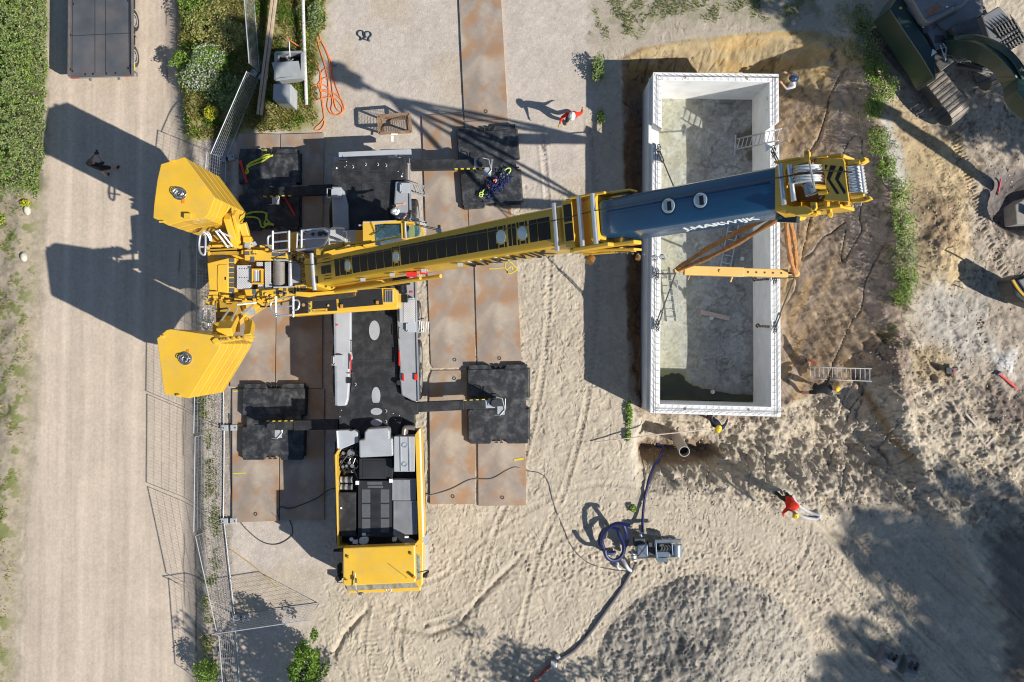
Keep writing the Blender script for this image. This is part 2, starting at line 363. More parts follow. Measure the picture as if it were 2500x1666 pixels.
    tk = line(x, y, [(815, 1600), (840, 1550), (890, 1495)]); z = z-.12*np.exp(-(tk/6)**2)
    out = np.maximum(np.abs(x-1250)-1400, np.abs(y-833)-1000)
    z = z*ss(1-out/1500)
    return z
def hgt(px, py): return float(height(np.array([float(px)]), np.array([float(py)]))[0])
def G(px, py, dz=0.):
    """a point standing on the ground seen at this pixel"""
    x, y = float(px), float(py)
    for _ in range(4):
        z = hgt(x, y); s = (H-z)/H; x = 1250+(px-1250)*s; y = 833+(py-833)*s
    z = hgt(x, y); v = W(px, py, z); v.z += dz; return v
def axis(lo, hi, st, far):
    c = list(np.arange(lo, hi+.1, st)); s = st; a = c[0]; L = []
    while a > -far: s *= 1.25; a -= s; L.append(a)
    s = st; b = c[-1]; R = []
    while b < far: s *= 1.25; b += s; R.append(b)
    return np.array(L[::-1]+c+R)
ST = 2.6; ax_ = axis(-150, 2650, ST, 45000); ay_ = axis(-120, 1790, ST, 45000)
GX, GY = np.meshgrid(ax_, ay_)
x = GX.ravel(); y = GY.ravel()
z = height(x, y)
# footprints and wheel ruts pressed into the sand
Z = z.reshape(GX.shape); IX0 = int(np.searchsorted(ax_, -150)); IY0 = int(np.searchsorted(ay_, -120))
def stamp(px, py, L, Wd, a, d):
    ci = (px+150)/ST+IX0; cj = (py+120)/ST+IY0; r = int(L*1.6/ST)+3
    i0, i1, j0, j1 = int(ci)-r, int(ci)+r+1, int(cj)-r, int(cj)+r+1
    if i0 < 0 or j0 < 0 or i1 >= Z.shape[1] or j1 >= Z.shape[0]: return
    X = GX[j0:j1, i0:i1]-px; Y = GY[j0:j1, i0:i1]-py
    u = X*math.cos(a)+Y*math.sin(a); v = -X*math.sin(a)+Y*math.cos(a)
    q = (u/L)**2+(v/Wd)**2
    Z[j0:j1, i0:i1] += -d*np.exp(-q**2)+.55*d*np.exp(-((np.sqrt(q)-1.35)/.35)**2)
def sandy(px, py):
    if px < 1010: return 1330 < py and px > 800-(py-1330)*.2
    if 1530 < px < 2060 and py < 1170: return False
    return (py > 470 and px < 1450) or (py > 760 and px < 1540) or py > 1180
for _ in range(16000):
    px = random.uniform(780, 2350); py = random.uniform(300, 1700)
    jx = px+random.gauss(0, 26); jy = py+random.gauss(0, 26)
    if not sandy(jx, jy): continue
    if px > 2000 and random.random() < .6: continue
    if float(fbm(np.array([jx/85.]), np.array([jy/85.]), 2, 300)[0]) < random.uniform(-.20, .04): continue
    stamp(px, py, random.uniform(4.4, 7.5), random.uniform(2.4, 3.6), random.uniform(0, 3.14), random.uniform(.008, .026))
for _ in range(1500):
    px = random.uniform(1250, 2250); py = 1400+(px-1500)*random.uniform(-.1, .3)+random.uniform(-60, 40)
    stamp(px, py, random.uniform(4, 7), random.uniform(4, 6), 0, -random.uniform(.008, .025))
def track(p0, p1, n, wd, a, d=.03):
    for i in range(n):
        t = i/n; cx = p0[0]+(p1[0]-p0[0])*t; cy = p0[1]+(p1[1]-p0[1])*t
        stamp(cx, cy, wd, 2.6, a, d*random.uniform(.6, 1.2))
track((900, 1540), (930, 1700), 14, 20, 0); track((2400, 560), (2480, 720), 16, 14, 2.4, .05); track((2400, 540), (2330, 330), 26, 15, 2.7, .05)
track((2460, 640), (2420, 560), 12, 12, .5, .05); track((2010, 1160), (2130, 1080), 7, 30, 1.0, .03)
def ruts(pts, gap, wd=6., d=.035, tread=True):
    P = catmull([(p[0], p[1], 0) for p in pts], 26)
    for i in range(len(P)-1):
        t = (P[i+1]-P[i]); L_ = t.length
        if L_ < 1e-3: continue
        t /= L_; n = Vector((-t.y, t.x, 0)); a = math.atan2(t.y, t.x)
        for k in range(max(1, int(L_/4))):
            q = P[i]+t*(k*4.)
            for g in (-gap/2, gap/2): stamp(q.x+n.x*g, q.y+n.y*g, 4.5, wd, a, d*.42)
            if tread:
                for g in (-gap/2, gap/2): stamp(q.x+n.x*g, q.y+n.y*g, wd*1.1, 1.5, a+1.57+.5*(-1)**k, d*.5)
ruts([(1380, 300), (1400, 600), (1385, 900), (1330, 1150), (1250, 1360), (1180, 1700)], 118, 8)
ruts([(1700, 1700), (1900, 1500), (2010, 1380), (2040, 1250), (2110, 1130)], 110, 9, .03)
ruts([(1020, 1480), (1120, 1440), (1250, 1330), (1420, 1240), (1560, 1240), (1800, 1300), (2000, 1420), (2200, 1650)], 100, 8, .03)
ruts([(2300, 1650), (2180, 1480), (2080, 1340)], 60, 14, .04); ruts([(2420, 1010), (2360, 800), (2380, 640), (2440, 560)], 70, 13, .04)
ruts([(960, 1700), (930, 1600), (945, 1480)], 90, 9, .03); ruts([(2250, 240), (2330, 420), (2350, 600)], 60, 14, .04)
for i in range(5):
    track((2010+i*22, 1110+i*14), (2070+i*22, 1230+i*14), 12, 9, .5, .02)
z = Z.ravel()
# colour of each soil
def C(*a): return np.array(a)
def mixc(c, k, m): return c*(1-m[:, None])+np.asarray(k)[None, :]*m[:, None]
n1 = fbm(x/70, y/70, 5, 30); n2 = fbm(x/9, y/9, 4, 31); n3 = fbm(x/25, y/25, 4, 32); n4 = fbm(x/160, y/160, 3, 33)
c = np.tile(C(.455, .390, .300), (len(x), 1))                                       # sand
yard = zone(x, y, [(440, -500), (1445, -500), (1450, 180), (1440, 470), (1050, 520), (1000, 900), (820, 1390), (770, 1500), (690, 1590), (600, 1900), (440, 1900)], 60, 30, 60, 34)
c = mixc(c, (.465, .405, .345), yard)
c = c*(1+.16*n1+.24*n2+.14*n3)[:, None]; c = mixc(c, (.40, .325, .22), ss(n4*5-.3)*yard*.5)
rr = np.interp(y, *RR); rl = np.interp(y, *RL)
road = ss(.5+(rr+6-x+8*n3)/14)*ss(.5+(x-rl+22*n3)/22)
stre = fbm(x/5, y/330, 4, 35); st2 = fbm(x/22, y/500, 3, 36)
rc = C(.515, .425, .335)[None, :]*(1+.18*stre+.22*st2+.16*n1+.10*n3)[:, None]
c = c*(1-road[:, None])+rc*road[:, None]
verge = ss(.5+(rl-x+40*n3)/34)
vc = C(.30, .255, .19)[None, :]*(1+.5*n2+.4*n3)[:, None]
gm = ss((n3+.5*n2-.02)*9)*ss((rl+5-x)/50)
c = c*(1-verge[:, None])+vc*verge[:, None]; c = mixc(c, (.115, .135, .035), gm*verge*.85)
bank = ss(.5+(x-rr-2+6*n3)/12)*ss(.5+(566-x+14*n3)/14)*ss((y+30-(0))/30)
bc = C(.30, .26, .215)[None, :]*(1+.7*n2+.5*n3)[:, None]
c = c*(1-bank[:, None])+bc*bank[:, None]
cr = np.exp(-((x-rr-3-6*fbm(x*0, y/45, 3, 37))/2.6)**2)*ss((y-700)/100); c = mixc(c, (.06, .05, .04), cr*ss(n3*5+.75)*.9); c = mixc(c, (.2, .16, .12), np.exp(-((x-rr-3-6*fbm(x*0, y/45, 3, 37))/6)**2)*ss(n2*5+.4)*.6)
crk = np.exp(-((x-rr+30-12*fbm(x*0, y/60, 4, 38))/1.5)**2); c = mixc(c, (.09, .075, .06), crk*ss(fbm(x*0, y/90, 2, 39)*6+.4)*.9)
grs = zone(x, y, [(436, -400), (800, -400), (792, 90), (770, 200), (775, 300), (720, 322), (600, 320), (520, 345), (450, 340), (432, 180)], 26, 18, 30, 40)
c = mixc(c, (.24, .225, .085), grs*.92)
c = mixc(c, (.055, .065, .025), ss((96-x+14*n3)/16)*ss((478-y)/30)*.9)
g2 = zone(x, y, [(1445, -400), (1900, -400), (2000, -100), (2000, 60), (1900, 75), (1800, 55), (1700, 70), (1600, 60), (1500, 90), (1446, 110)], 40, 35, 30, 41)
c = mixc(c, (.36, .31, .25), g2*.8); c = mixc(c, (.15, .17, .05), g2*ss(n3*7+.35)*.8)
c = mixc(c, (.36, .31, .25), zone(x, y, [(1445, -20), (1960, -20), (2050, 130), (1880, 90), (1700, 105), (1560, 125), (1450, 160)], 20, 10, 30, 42)*.6)
# pit and its sides
pit = zone(x, y, [(1518, 140), (1560, 118), (1700, 95), (1860, 78), (1990, 75), (2090, 100), (2150, 330), (2190, 520), (2215, 700), (2190, 900), (2060, 960), (1940, 1000), (1900, 1040), (1560, 1020), (1535, 960)], 10, 5, 25, 43)
band = fbm(x/120, y/20, 4, 44); bnd2 = fbm((x+.5*y)/28, (y-.9*x)/150, 4, 45)
pc = C(.32, .245, .18)[None, :]*(1+.45*n2+.35*n3)[:, None]
pc = mixc(pc, (.40, .275, .15), ss(bnd2*5+.30)*.8*ss(1-np.abs(x-1990)/190))
st3 = fbm((x+.35*y)/11, (y-.35*x)/170, 4, 217, .6); pc = pc*(1+.55*st3)[:, None]; pc = mixc(pc, (.46, .30, .14), ss(st3*8-.6)*.6*ss(bnd2*5+.5)); pc = mixc(pc, (.31, .225, .145), ss(n4*7+.1)*.55)
pc = mixc(pc, (.35, .30, .24), ss(1-(x-1890)/70)*ss((y-250)/60)*.85)
pc = mixc(pc, (.40, .31, .17), ss((230-y)/60)*.9); pc = mixc(pc, (.46, .31, .12), ss((200-y)/40)*ss(band*6+.3)*.7)
pc = mixc(pc, (.24, .165, .115), ss((1600-x)/40)*.6)
pc = mixc(pc, (.13, .125, .125), np.exp(-(line(x, y, [(2030, 110), (2055, 210), (2060, 300), (2080, 360), (2105, 450), (2110, 560)])/9)**2)*ss(n2*6+.7))
c = c*(1-pit[:, None])+pc*pit[:, None]
ns = zone(x, y, [(1525, 158), (1560, 128), (1700, 105), (1850, 90), (1950, 88), (1960, 130), (1560, 175)], 10, 8, 20, 60)
c = mixc(c, (.42, .33, .20), ns*.8); c = mixc(c, (.44, .30, .13), ns*ss(band*7+.1)*.75)
es = zone(x, y, [(2040, 150), (2130, 180), (2165, 500), (2190, 700), (2150, 850), (2080, 600), (2050, 350)], 30, 16, 40, 46)
c = mixc(c, (.335, .265, .215), es*.65)
tz = zone(x, y, [(1560, 1085), (1745, 1080), (1790, 1110), (1740, 1140), (1570, 1140)], 14, 8, 20, 47); c = mixc(c, (.20, .14, .09), tz*.85)
c = mixc(c, (.56, .50, .40), np.exp(-(line(x, y, [(1545, 990), (1545, 1180)])/14)**2)*.6)
# east side
e1 = zone(x, y, [(2190, 60), (2560, 60), (2560, 1060), (2300, 960), (2220, 820)], 60, 30, 60, 48)
c = mixc(c, (.37, .31, .245), e1*.9)
c = mixc(c, (.46, .345, .19), zone(x, y, [(2180, 250), (2330, 330), (2390, 420), (2350, 700), (2240, 690), (2200, 420)], 60, 30, 50, 49)*.85)
c = mixc(c, (.28, .19, .12), zone(x, y, [(2245, 480), (2320, 490), (2320, 600), (2240, 620)], 40, 30, 20, 50)*.8)
c = mixc(c, (.46, .455, .43), zone(x, y, [(2150, 280), (2190, 330), (2215, 450), (2180, 470), (2150, 360)], 26, 22, 20, 51)*.7)
c = mixc(c, (.44, .435, .40), zone(x, y, [(2270, 680), (2400, 720), (2440, 860), (2300, 880), (2260, 760)], 70, 40, 40, 52)*.45)
c = mixc(c, (.66, .65, .62), zone(x, y, [(2420, 855), (2470, 860), (2480, 920), (2435, 905)], 22, 20, 14, 53)*.9)
c = mixc(c, (.19, .15, .125), zone(x, y, [(2395, 960), (2560, 950), (2560, 1060), (2440, 1040)], 40, 26, 26, 54)*.9)
c = mixc(c, (.12, .11, .115), zone(x, y, [(2405, 420), (2560, 420), (2560, 560), (2440, 560)], 30, 20, 26, 55)*.85)
c = mixc(c, (.40, .30, .17), zone(x, y, [(2215, 855), (2310, 850), (2320, 930), (2235, 940)], 30, 16, 20, 56)*.8)
c = mixc(c, (.24, .18, .14), zone(x, y, [(2130, 830), (2230, 810), (2220, 1000), (2160, 930)], 30, 20, 20, 57)*.8)
edge = np.exp(-(line(x, y, [(2080, 880), (2130, 960), (2180, 1060), (2225, 1120)])/9)**2); c = mixc(c, (.27, .17, .08), edge*.85)
c = mixc(c, (.44, .37, .285), zone(x, y, [(2000, 1180), (2090, 1090), (2190, 1180), (2230, 1260), (2120, 1300)], 20, 10, 30, 58)*.6)
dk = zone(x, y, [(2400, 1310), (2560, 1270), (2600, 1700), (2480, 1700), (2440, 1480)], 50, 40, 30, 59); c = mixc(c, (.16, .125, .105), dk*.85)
hd = np.hypot((x-1730)/270, (y-1640)/235)+.10*fbm(x/70, y/70, 3, 220); hm = ss((1.0-hd)*14)
c = mixc(c, (.40, .36, .30), hm*.85); c = c*(1-.14*hm*ss(n2*4+.5))[:, None]
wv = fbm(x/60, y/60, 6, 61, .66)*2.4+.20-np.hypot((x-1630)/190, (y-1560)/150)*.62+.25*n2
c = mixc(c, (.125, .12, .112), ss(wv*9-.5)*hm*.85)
crk2 = 1-np.abs(2*fbm(x/46+.8*n3, y/60+.8*n3, 4, 66)); rough = np.clip(pit*.9+zone(x, y, [(2190, 60), (2560, 60), (2560, 1300), (2100, 1250), (2180, 900)], 60, 30, 60, 68), 0, 1)
c = c*(1-.55*rough*ss((crk2-.955)*30))[:, None]*(1+.5*rough*n2+.35*rough*n3)[:, None]; c = mixc(c, (.14, .10, .075), rough*ss((fbm(x/20, y/20, 4, 67, .65)-.17)*14)*.6)
wl = sum(np.exp(-((x-np.interp(y, [0, 1666], [a_, b_])-8*fbm(x*0, y/300, 2, i_))/9)**2) for i_, (a_, b_) in enumerate(((170, 120), (285, 235), (345, 300), (225, 180)))); c = c*(1+road*.11*(wl-.5))[:, None]
n5 = fbm(x/5, y/5, 2, 64); c = c*(1+.22*n5)[:, None]; cc = np.clip(c, .01, .8)
gravel = np.clip(yard+road*.45+bank, 0, 1)*(1-grs)*(1-pit)
V = np.stack([(x-1250)/65.15, (833-y)/65.15, z], 1)
nx, ny = len(ax_), len(ay_); I = np.arange(nx*ny).reshape(ny, nx)
Fq = np.stack([I[1:, :-1], I[1:, 1:], I[:-1, 1:], I[:-1, :-1]], -1).reshape(-1, 4)
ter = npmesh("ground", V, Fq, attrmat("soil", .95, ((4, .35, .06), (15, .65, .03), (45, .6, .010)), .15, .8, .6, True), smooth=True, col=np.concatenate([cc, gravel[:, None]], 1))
foot = np.clip(1-yard-road-verge-bank-grs-pit-g2*.8-.35*hm, 0, 1)*(1-.55*zone(x, y, [(2190, 60), (2560, 60), (2560, 1300), (2200, 1000)], 80, 30, 60, 65))
rv = np.clip(1-.6*road-.25*yard, .2, 1); ra_ = ter.data.attributes.new("Rel", 'FLOAT', 'POINT'); ra_.data.foreach_set("value", rv.astype(np.float32))
fa = ter.data.attributes.new("Foot", 'FLOAT', 'POINT'); fa.data.foreach_set("value", foot.astype(np.float32))
tag(ter, kind="structure")
# ---------------------------------------------------------------- materials
YEL = M("yellow_paint", (.72, .43, .035), .40, 0, .09, .8, dust=.45, dcol=(.46, .33, .14), dscale=2.2, coat=.25)
YEL2 = M("boom_yellow", (.58, .345, .02), .33, 0, .06, 1.2, dust=.12, dcol=(.5, .36, .12), coat=.3)
PALEY = M("spreader_yellow", (.74, .46, .13), .5, 0, .08, 2, dust=.25, dcol=(.6, .45, .25))
BLK = M("anti_slip_black", (.013, .014, .017), .62, 0, .35, 3, bump=.3, bscale=90, dust=.5, dcol=(.09, .085, .08), dscale=3)
BLKP = M("black_pads", (.010, .010, .011), .7, 0, .2, 4, bump=.25, bscale=120)
BLKM = M("mat_black", (.020, .022, .026), .5, 0, .35, 3, dust=.75, dcol=(.16, .155, .15), dscale=3.4, bump=.3, bscale=40)
GREY = M("carrier_grey", (.40, .42, .45), .42, 0, .07, 2, dust=.12, dcol=(.4, .37, .32))
SILV = treadmat("tread_plate", (.70, .70, .70), .15, .4)
FEN = treadmat("fender_tread", (.52, .54, .56), .1, .42, 40)
YTR = treadmat("yellow_tread", (.70, .42, .05), 0., .45, 30)
GALV = M("galvanised", (.50, .51, .52), .45, .35, .12, 6)
ALU = M("aluminium", (.72, .73, .74), .3, .75, .08, 5)
WSIL = M("sheave_silver", (.70, .70, .69), .35, .5, .06, 6)
PGRY = M("pad_grey", (.085, .09, .10), .75, 0, .1, 8, bump=.3, bscale=150)
DGRY = M("dark_grey", (.045, .048, .052), .5, .2, .2, 6)
BLUE = M("boom_blue", (.010, .072, .165), .27, 0, .06, 1.5, coat=.4, dust=.06, dcol=(.1, .14, .2))
WHT = M("white_paint", (.80, .80, .78), .45, 0, .04, 5)
RED = M("red_paint", (.62, .03, .02), .4, 0, .08, 5)
ORA = M("orange", (.80, .22, .02), .5, 0, .06, 5)
RUB = M("rubber", (.022, .021, .020), .85, 0, .2, 6, dust=.5, dcol=(.24, .20, .16), dscale=4)
RIM = M("rim_grey", (.42, .42, .41), .5, .4, .1, 6)
GLS = M("glass_blue", (.35, .62, .72), .03, 0, .05, 2, trans=.92)
STEEL = M("steel", (.33, .33, .33), .4, .8, .15, 6)
ROPE = M("wire_rope", (.06, .055, .05), .5, .5, .1, 20)
DRUM = M("rope_drum", (.42, .385, .34), .55, .3, .1, 6)
# steel road plates
def platemat():
    m = M("rusty_plate", (.315, .255, .205), .62, .12, .22, 1.1, dust=.85, dcol=(.50, .42, .32), dscale=.85, bump=.15, bscale=9)
    n = m.node_tree; N = n.nodes; L = n.links; b = N["Principled BSDF"]; old = b.inputs["Base Color"].links[0].from_socket
    tc = N.new("ShaderNodeTexCoord"); nz = N.new("ShaderNodeTexNoise"); nz.inputs["Scale"].default_value = .9; nz.inputs["Detail"].default_value = 8
    nz.noise_dimensions = '4D'; nz.inputs["W"].default_value = 4; nz.inputs["Distortion"].default_value = 1.2
    L.new(tc.outputs["Object"], nz.inputs["Vector"])
    r = N.new("ShaderNodeMapRange"); r.inputs[1].default_value = .50; r.inputs[2].default_value = .64; r.inputs[4].default_value = .7
    L.new(nz.outputs["Fac"], r.inputs[0])
    mx = N.new("ShaderNodeMix"); mx.data_type = 'RGBA'; mx.inputs[7].default_value = (.36, .185, .075, 1)
    L.new(r.outputs[0], mx.inputs[0]); L.new(old, mx.inputs[6]); L.new(mx.outputs[2], b.inputs["Base Color"]); return m
PLT = platemat()
YSP = M("yellow_spray", (.62, .50, .03), .8)
ROADPLATES = [
 ([(1119, -30), (1222, -30), (1240, 288), (1134, 295)], "long rusty steel plate running in from the top edge of the photo"),
 ([(1134, 298), (1240, 291), (1250, 560), (1157, 570), (1146, 560)], "rusty steel plate under the outrigger mat nearest the red-shirted person"),
 ([(1030, 282), (1130, 275), (1144, 565), (1040, 575)], "purplish steel plate right of the upper truck ladder"),
 ([(1040, 578), (1153, 573), (1162, 896), (1059, 900), (1052, 890)], "steel plate left of the yellow sprayed heart, below the boom"),
 ([(1157, 573), (1258, 565), (1274, 893), (1166, 896)], "steel plate with the yellow sprayed heart and a pale orange stain"),
 ([(1055, 905), (1163, 904), (1160, 1231), (1050, 1232), (1048, 925)], "orange stained steel plate beneath the lower right outrigger beam"),
 ([(1166, 902), (1281, 900), (1285, 1234), (1168, 1236)], "sand-dusted steel plate with a short yellow stroke by the grey cable"),
 ([(582, 326), (684, 328), (680, 640), (576, 640)], "brown steel plate beside the gravel under the yellow slings"),
 ([(686, 328), (790, 325), (787, 640), (682, 640)], "dark shaded steel plate left of the crane's rear bumper"),
 ([(562, 645), (674, 644), (671, 947), (562, 945)], "sunlit steel plate right of the lower counterweight"),
 ([(676, 644), (788, 643), (786, 948), (673, 948)], "steel plate half in the crane's shade with a patch of sand"),
 ([(567, 951), (681, 951), (681, 1272), (567, 1277)], "light brown steel plate with three yellow strokes on its left edge"),
 ([(684, 951), (791, 950), (791, 1270), (683, 1270)], "steel plate wholly in the shade beside the crane's front axle"),
]
for i, (q, lab) in enumerate(ROADPLATES):
    cx = sum(p[0] for p in q)/len(q); cy = sum(p[1] for p in q)/len(q)
    zz = max(hgt(*p) for p in q+[(cx, cy)])*0+.075+.004*(i % 3)
    c0 = W(cx, cy, 0); e = thing("steel_road_plate", c0, lab, "steel plate", "steel road plates under the crane")
    m = MB(); m.pp(q, zz, -.15); m.build("plate", PLT, e, bevel=.006)
    if i in (0, 3, 4, 5, 6, 11):
        for a, b in ((.5, .06), (.5, .94)):
            px = q[0][0]*(1-a)*(1-b)+q[1][0]*a*(1-b)+q[2][0]*a*b+q[-2 if len(q) > 4 else 3][0]*(1-a)*b
            py = q[0][1]*(1-a)*(1-b)+q[1][1]*a*(1-b)+q[2][1]*a*b+q[-2 if len(q) > 4 else 3][1]*(1-a)*b
            l = MB(); cc0 = W(px, py, zz); l.ring(cc0+Vector((0, 0, .0)), cc0+Vector((0, 0, .012)), .07, .04, 14); l.build("lifting_hole", DGRY, e)
    e["_z"] = zz
def spray(parent, pts, wd, name="paint_mark", zz=.09):
    m = MB(); P = catmull([W(x, y, zz) for x, y in pts], 6); L_ = []; R_ = []
    for i, p in enumerate(P):
        t = (P[min(i+1, len(P)-1)]-P[max(i-1, 0)]).normalized(); n = Vector((-t.y, t.x, 0))*wd*random.uniform(.8, 1.1)
        L_.append(p+n); R_.append(p-n)
    for i in range(len(P)-1): m.add([L_[i], L_[i+1], R_[i+1], R_[i]], [(0, 1, 2, 3)])
    m.build(name, YSP, parent)
pl = [o for o in COL.objects if o.name.startswith("steel_road_plate")]
spray(pl[4], [(1240, 668), (1234, 652), (1236, 641), (1246, 640), (1256, 650), (1262, 655), (1258, 662), (1246, 668), (1238, 664), (1242, 655), (1250, 652), (1252, 660)], .022)
spray(pl[4], [(1194, 657), (1212, 656), (1232, 654)], .02)
spray(pl[6], [(1255, 1124), (1266, 1122), (1278, 1120)], .04)
for yy in (955, 1039, 1156): spray(pl[11], [(568, yy+1), (585, yy), (600 if yy > 1100 else 594, yy-1)], .02)
for g_, h_ in (((560, 838), (700, 800)),): pass
# ---------------------------------------------------------------- outrigger mats
MATZ = .34
def outmat(TL, TR, BR, BL, lab, lugs=True, notch=True):
    """a mat of two thick black halves with side notches"""
    def P(u, v):
        return ((TL[0]*(1-u)+TR[0]*u)*(1-v)+(BL[0]*(1-u)+BR[0]*u)*v, (TL[1]*(1-u)+TR[1]*u)*(1-v)+(BL[1]*(1-u)+BR[1]*u)*v)
    c0 = P(.5, .5); e = thing("outrigger_mat", W(c0[0], c0[1], .09), lab, "support mat", "black outrigger mats")
    for v0, v1 in ((0, .40), (.57, 1)):
        m = MB(); m.frus([P(0, v0+(.03 if v0 else 0)), P(.02, v0), P(1, v0), P(1, v1), P(0, v1)], MATZ, .085, .05); m.build("mat_section", BLKM, e, bevel=.02)
    m = MB(); m.pp([P(.07, .40), P(.95, .40), P(.95, .57), P(.07, .57)], MATZ-.004, .085); m.build("mat_web", BLKM, e)
    for v in (0, 1):
        for a, b in ((0.02, .40), (.60, .98)):
            m = MB(); k = .0 if v == 0 else 1
            p0, p1 = P(a, k), P(b, k); dy = -.19 if v == 0 else .19
            A = W(*p0, MATZ-.03); B = W(*p1, MATZ-.03); d = Vector((0, -dy if v == 0 else -dy, 0)); d = Vector((0, .17 if v == 0 else -.17, 0))
            sh = Vector(((B-A).normalized()*.10))
            m.add([A, B, B+d-(sh if b < .5 else Vector()), A+d+(sh if a > .5 else Vector()), A-Vector((0, 0, .22)), B-Vector((0, 0, .22)), B+d-(sh if b < .5 else Vector())-Vector((0, 0, .22)), A+d+(sh if a > .5 else Vector())-Vector((0, 0, .22))],
                  [(0, 1, 2, 3), (7, 6, 5, 4), (0, 4, 5, 1), (1, 5, 6, 2), (2, 6, 7, 3), (3, 7, 4, 0)]); m.build("edge_flange", BLKM, e, bevel=.01)
    for v in (0, 1):
        m = MB()
        for u in (.46, .54):
            c = W(*P(u, v), .2); m.box(c+Vector((0, .06 if v == 0 else -.06, 0)), (.03, .13, .12)); m.box(c+Vector((0, .12 if v == 0 else -.12, 0)), (.12, .03, .1))
        m.build("lifting_lug", DGRY, e)
    m = MB()
    for u, v in ((.03, .08), (.95, .93)):
        c = W(*P(u, v), MATZ); m.ring(c-Vector((0, 0, .0)), c+Vector((0, 0, .012)), .055, .03, 14)
    for v in (.43, .54):
        c = W(*P(.97, v), .2); m.box(c, (.10, .04, .1))
    m.build("eye_holes", DGRY, e)
    return e
outmat((1116, 326), (1261, 314), (1275, 489), (1130, 500), "black outrigger mat carrying the pile of blue chain")
outmat((1142, 903), (1291, 901), (1292, 1072), (1144, 1073), "black outrigger mat under the lower right outrigger foot, dusty and bare")
outmat((583, 375), (731, 375), (730, 551), (583, 551), "black outrigger mat in the shade with yellow slings on it")
outmat((593, 949), (746, 948), (741, 1112), (590, 1112), "black outrigger mat in front of the grey fence feet, splashed with chalk")
# ---------------------------------------------------------------- the crane
CR = thing("mobile_crane", W(920, 760, 0), "yellow eight-axle mobile crane with its boom raised over the white concrete box", "crane")
def part(name, mat, fn, parent=CR, smooth=False, bevel=0., label=None):
    m = MB(); fn(m); return m.build(name, mat, parent, smooth, bevel, label)
# wheels (eight axles, on the side seen and the far side)
def wheel(c, r=.70, wd=.46, parent=CR, name="wheel", ax=Vector((1, 0, 0)), sgn=1):
    m = MB(); c = Vector(c)
    prof = [(-.5, .62), (-.5, .92), (-.42, .985), (-.2, 1), (.2, 1), (.42, .985), (.5, .92), (.5, .62)]
    n = 30; u = ax.orthogonal().normalized(); q = ax.cross(u)
    rings = [[c+ax*(a*wd)+(u*math.cos(6.2832*k/n)+q*math.sin(6.2832*k/n))*(b*r) for k in range(n)] for a, b in prof]
    m.loft(rings, caps=False); w_ = m.build(name, RUB, parent, 'auto')
    m = MB(); f = sgn
    m.ring(c+ax*(f*wd*.40), c+ax*(f*wd*.49), r*.64, r*.50, 26); m.cyl(c-ax*(wd*.3*f), c+ax*(f*wd*.22), r*.60, 26); m.cyl(c+ax*(f*wd*.2), c+ax*(f*wd*.50), r*.26, 16)
    for k in range(10):
        a = 6.2832*k/10; m.cyl(c+ax*(f*wd*.2)+(u*math.cos(a)+q*math.sin(a))*r*.38, c+ax*(f*wd*.28)+(u*math.cos(a)+q*math.sin(a))*r*.38, r*.035, 6)
    m.build("rim", RIM, w_, 'auto')
    return w_
for y_ in (533, 622, 780, 875, 930, 1140, 1235, 1300):
    cx = 1004+(y_-533)*.022
    for s_, x_ in ((1, cx), (-1, cx-176)):
        p = W(x_, y_, .70); wheel(p, .70, .48, sgn=s_)
part("chassis_frame", DGRY, lambda m: (m.pr(862, 396, 985, 1300, 1.1, .55), m.pr(840, 900, 1010, 1060, 1.2, .6), m.pr(830, 392, 990, 450, 1.2, .5)))
# deck with its joints
dk_ = part("deck", BLK, lambda m: (m.pp([(849, 389), (986, 386), (986, 486), (963, 487), (962, 745), (971, 830), (971, 945), (988, 975), (1020, 985), (1021, 1012), (980, 1020), (972, 1062), (882, 1062), (862, 1045), (829, 1050), (826, 992), (852, 980), (858, 940), (857, 700), (850, 600), (848, 560), (846, 470), (830, 455), (811, 452), (809, 399), (830, 394)], 1.75, 1.45)), bevel=.01)
part("deck_seam", DGRY, lambda m: [m.box(W(x_, y_, 1.757), (sx, sy, .008)) for x_, y_, sx, sy in ((849, 440, .02, 1.6), (918, 446, 1.9, .02), (912, 417, 1.6, .02), (884, 470, .02, .9), (918, 770, 1.4, .02), (915, 880, 1.4, .02), (914, 940, 1.4, .02), (978, 420, .02, 1.0), (913, 1022, 1.6, .02), (858, 1030, .02, .7))], dk_)
ins = MB()
def disc(m, px, py, rx, ry, z1, z0, n=24, top=None):
    c = W(px, py, z1); P = []
    for k in range(n):
        a = 6.2832*k/n; yy = math.sin(a)*ry
        if top is not None and yy < top: yy = top
        P.append(Vector((c.x+math.cos(a)*rx, c.y+yy, z1)))
    m.prism(P, z0)
disc(ins, 914, 807, .19, .35, 1.757, 1.7); disc(ins, 918, 967, .155, .32, 1.757, 1.7, top=-.24); disc(ins, 919, 1005, .205, .125, 1.757, 1.7); disc(ins, 919, 1032, .205, .125, 1.757, 1.7)
ins.build("tread_insert", FEN, dk_)
def dots(m):
    for x_, y_ in ((822, 411), (842, 408), (846, 404), (981, 431), (972, 419), (1001, 402), (983, 425), (846, 395), (960, 1010), (834, 1002), (830, 1018), (966, 1025), (975, 1015)): m.cyl(W(x_, y_, 1.75), W(x_, y_, 1.765), .013 if x_ not in (822, 981) else .03, 12)
part("bolt_head", WHT, dots, dk_)
part("lashing_eye", GALV, lambda m: [m.tube([W(x_+dx, y_+dy, 1.78) for dx, dy in ((0, 0), (3, 2), (3.5, 5), (1, 7))], .014, 6) for x_, y_ in ((860, 404), (891, 398), (921, 398), (941, 400), (941, 1000), (941, 1026), (866, 935))], dk_)
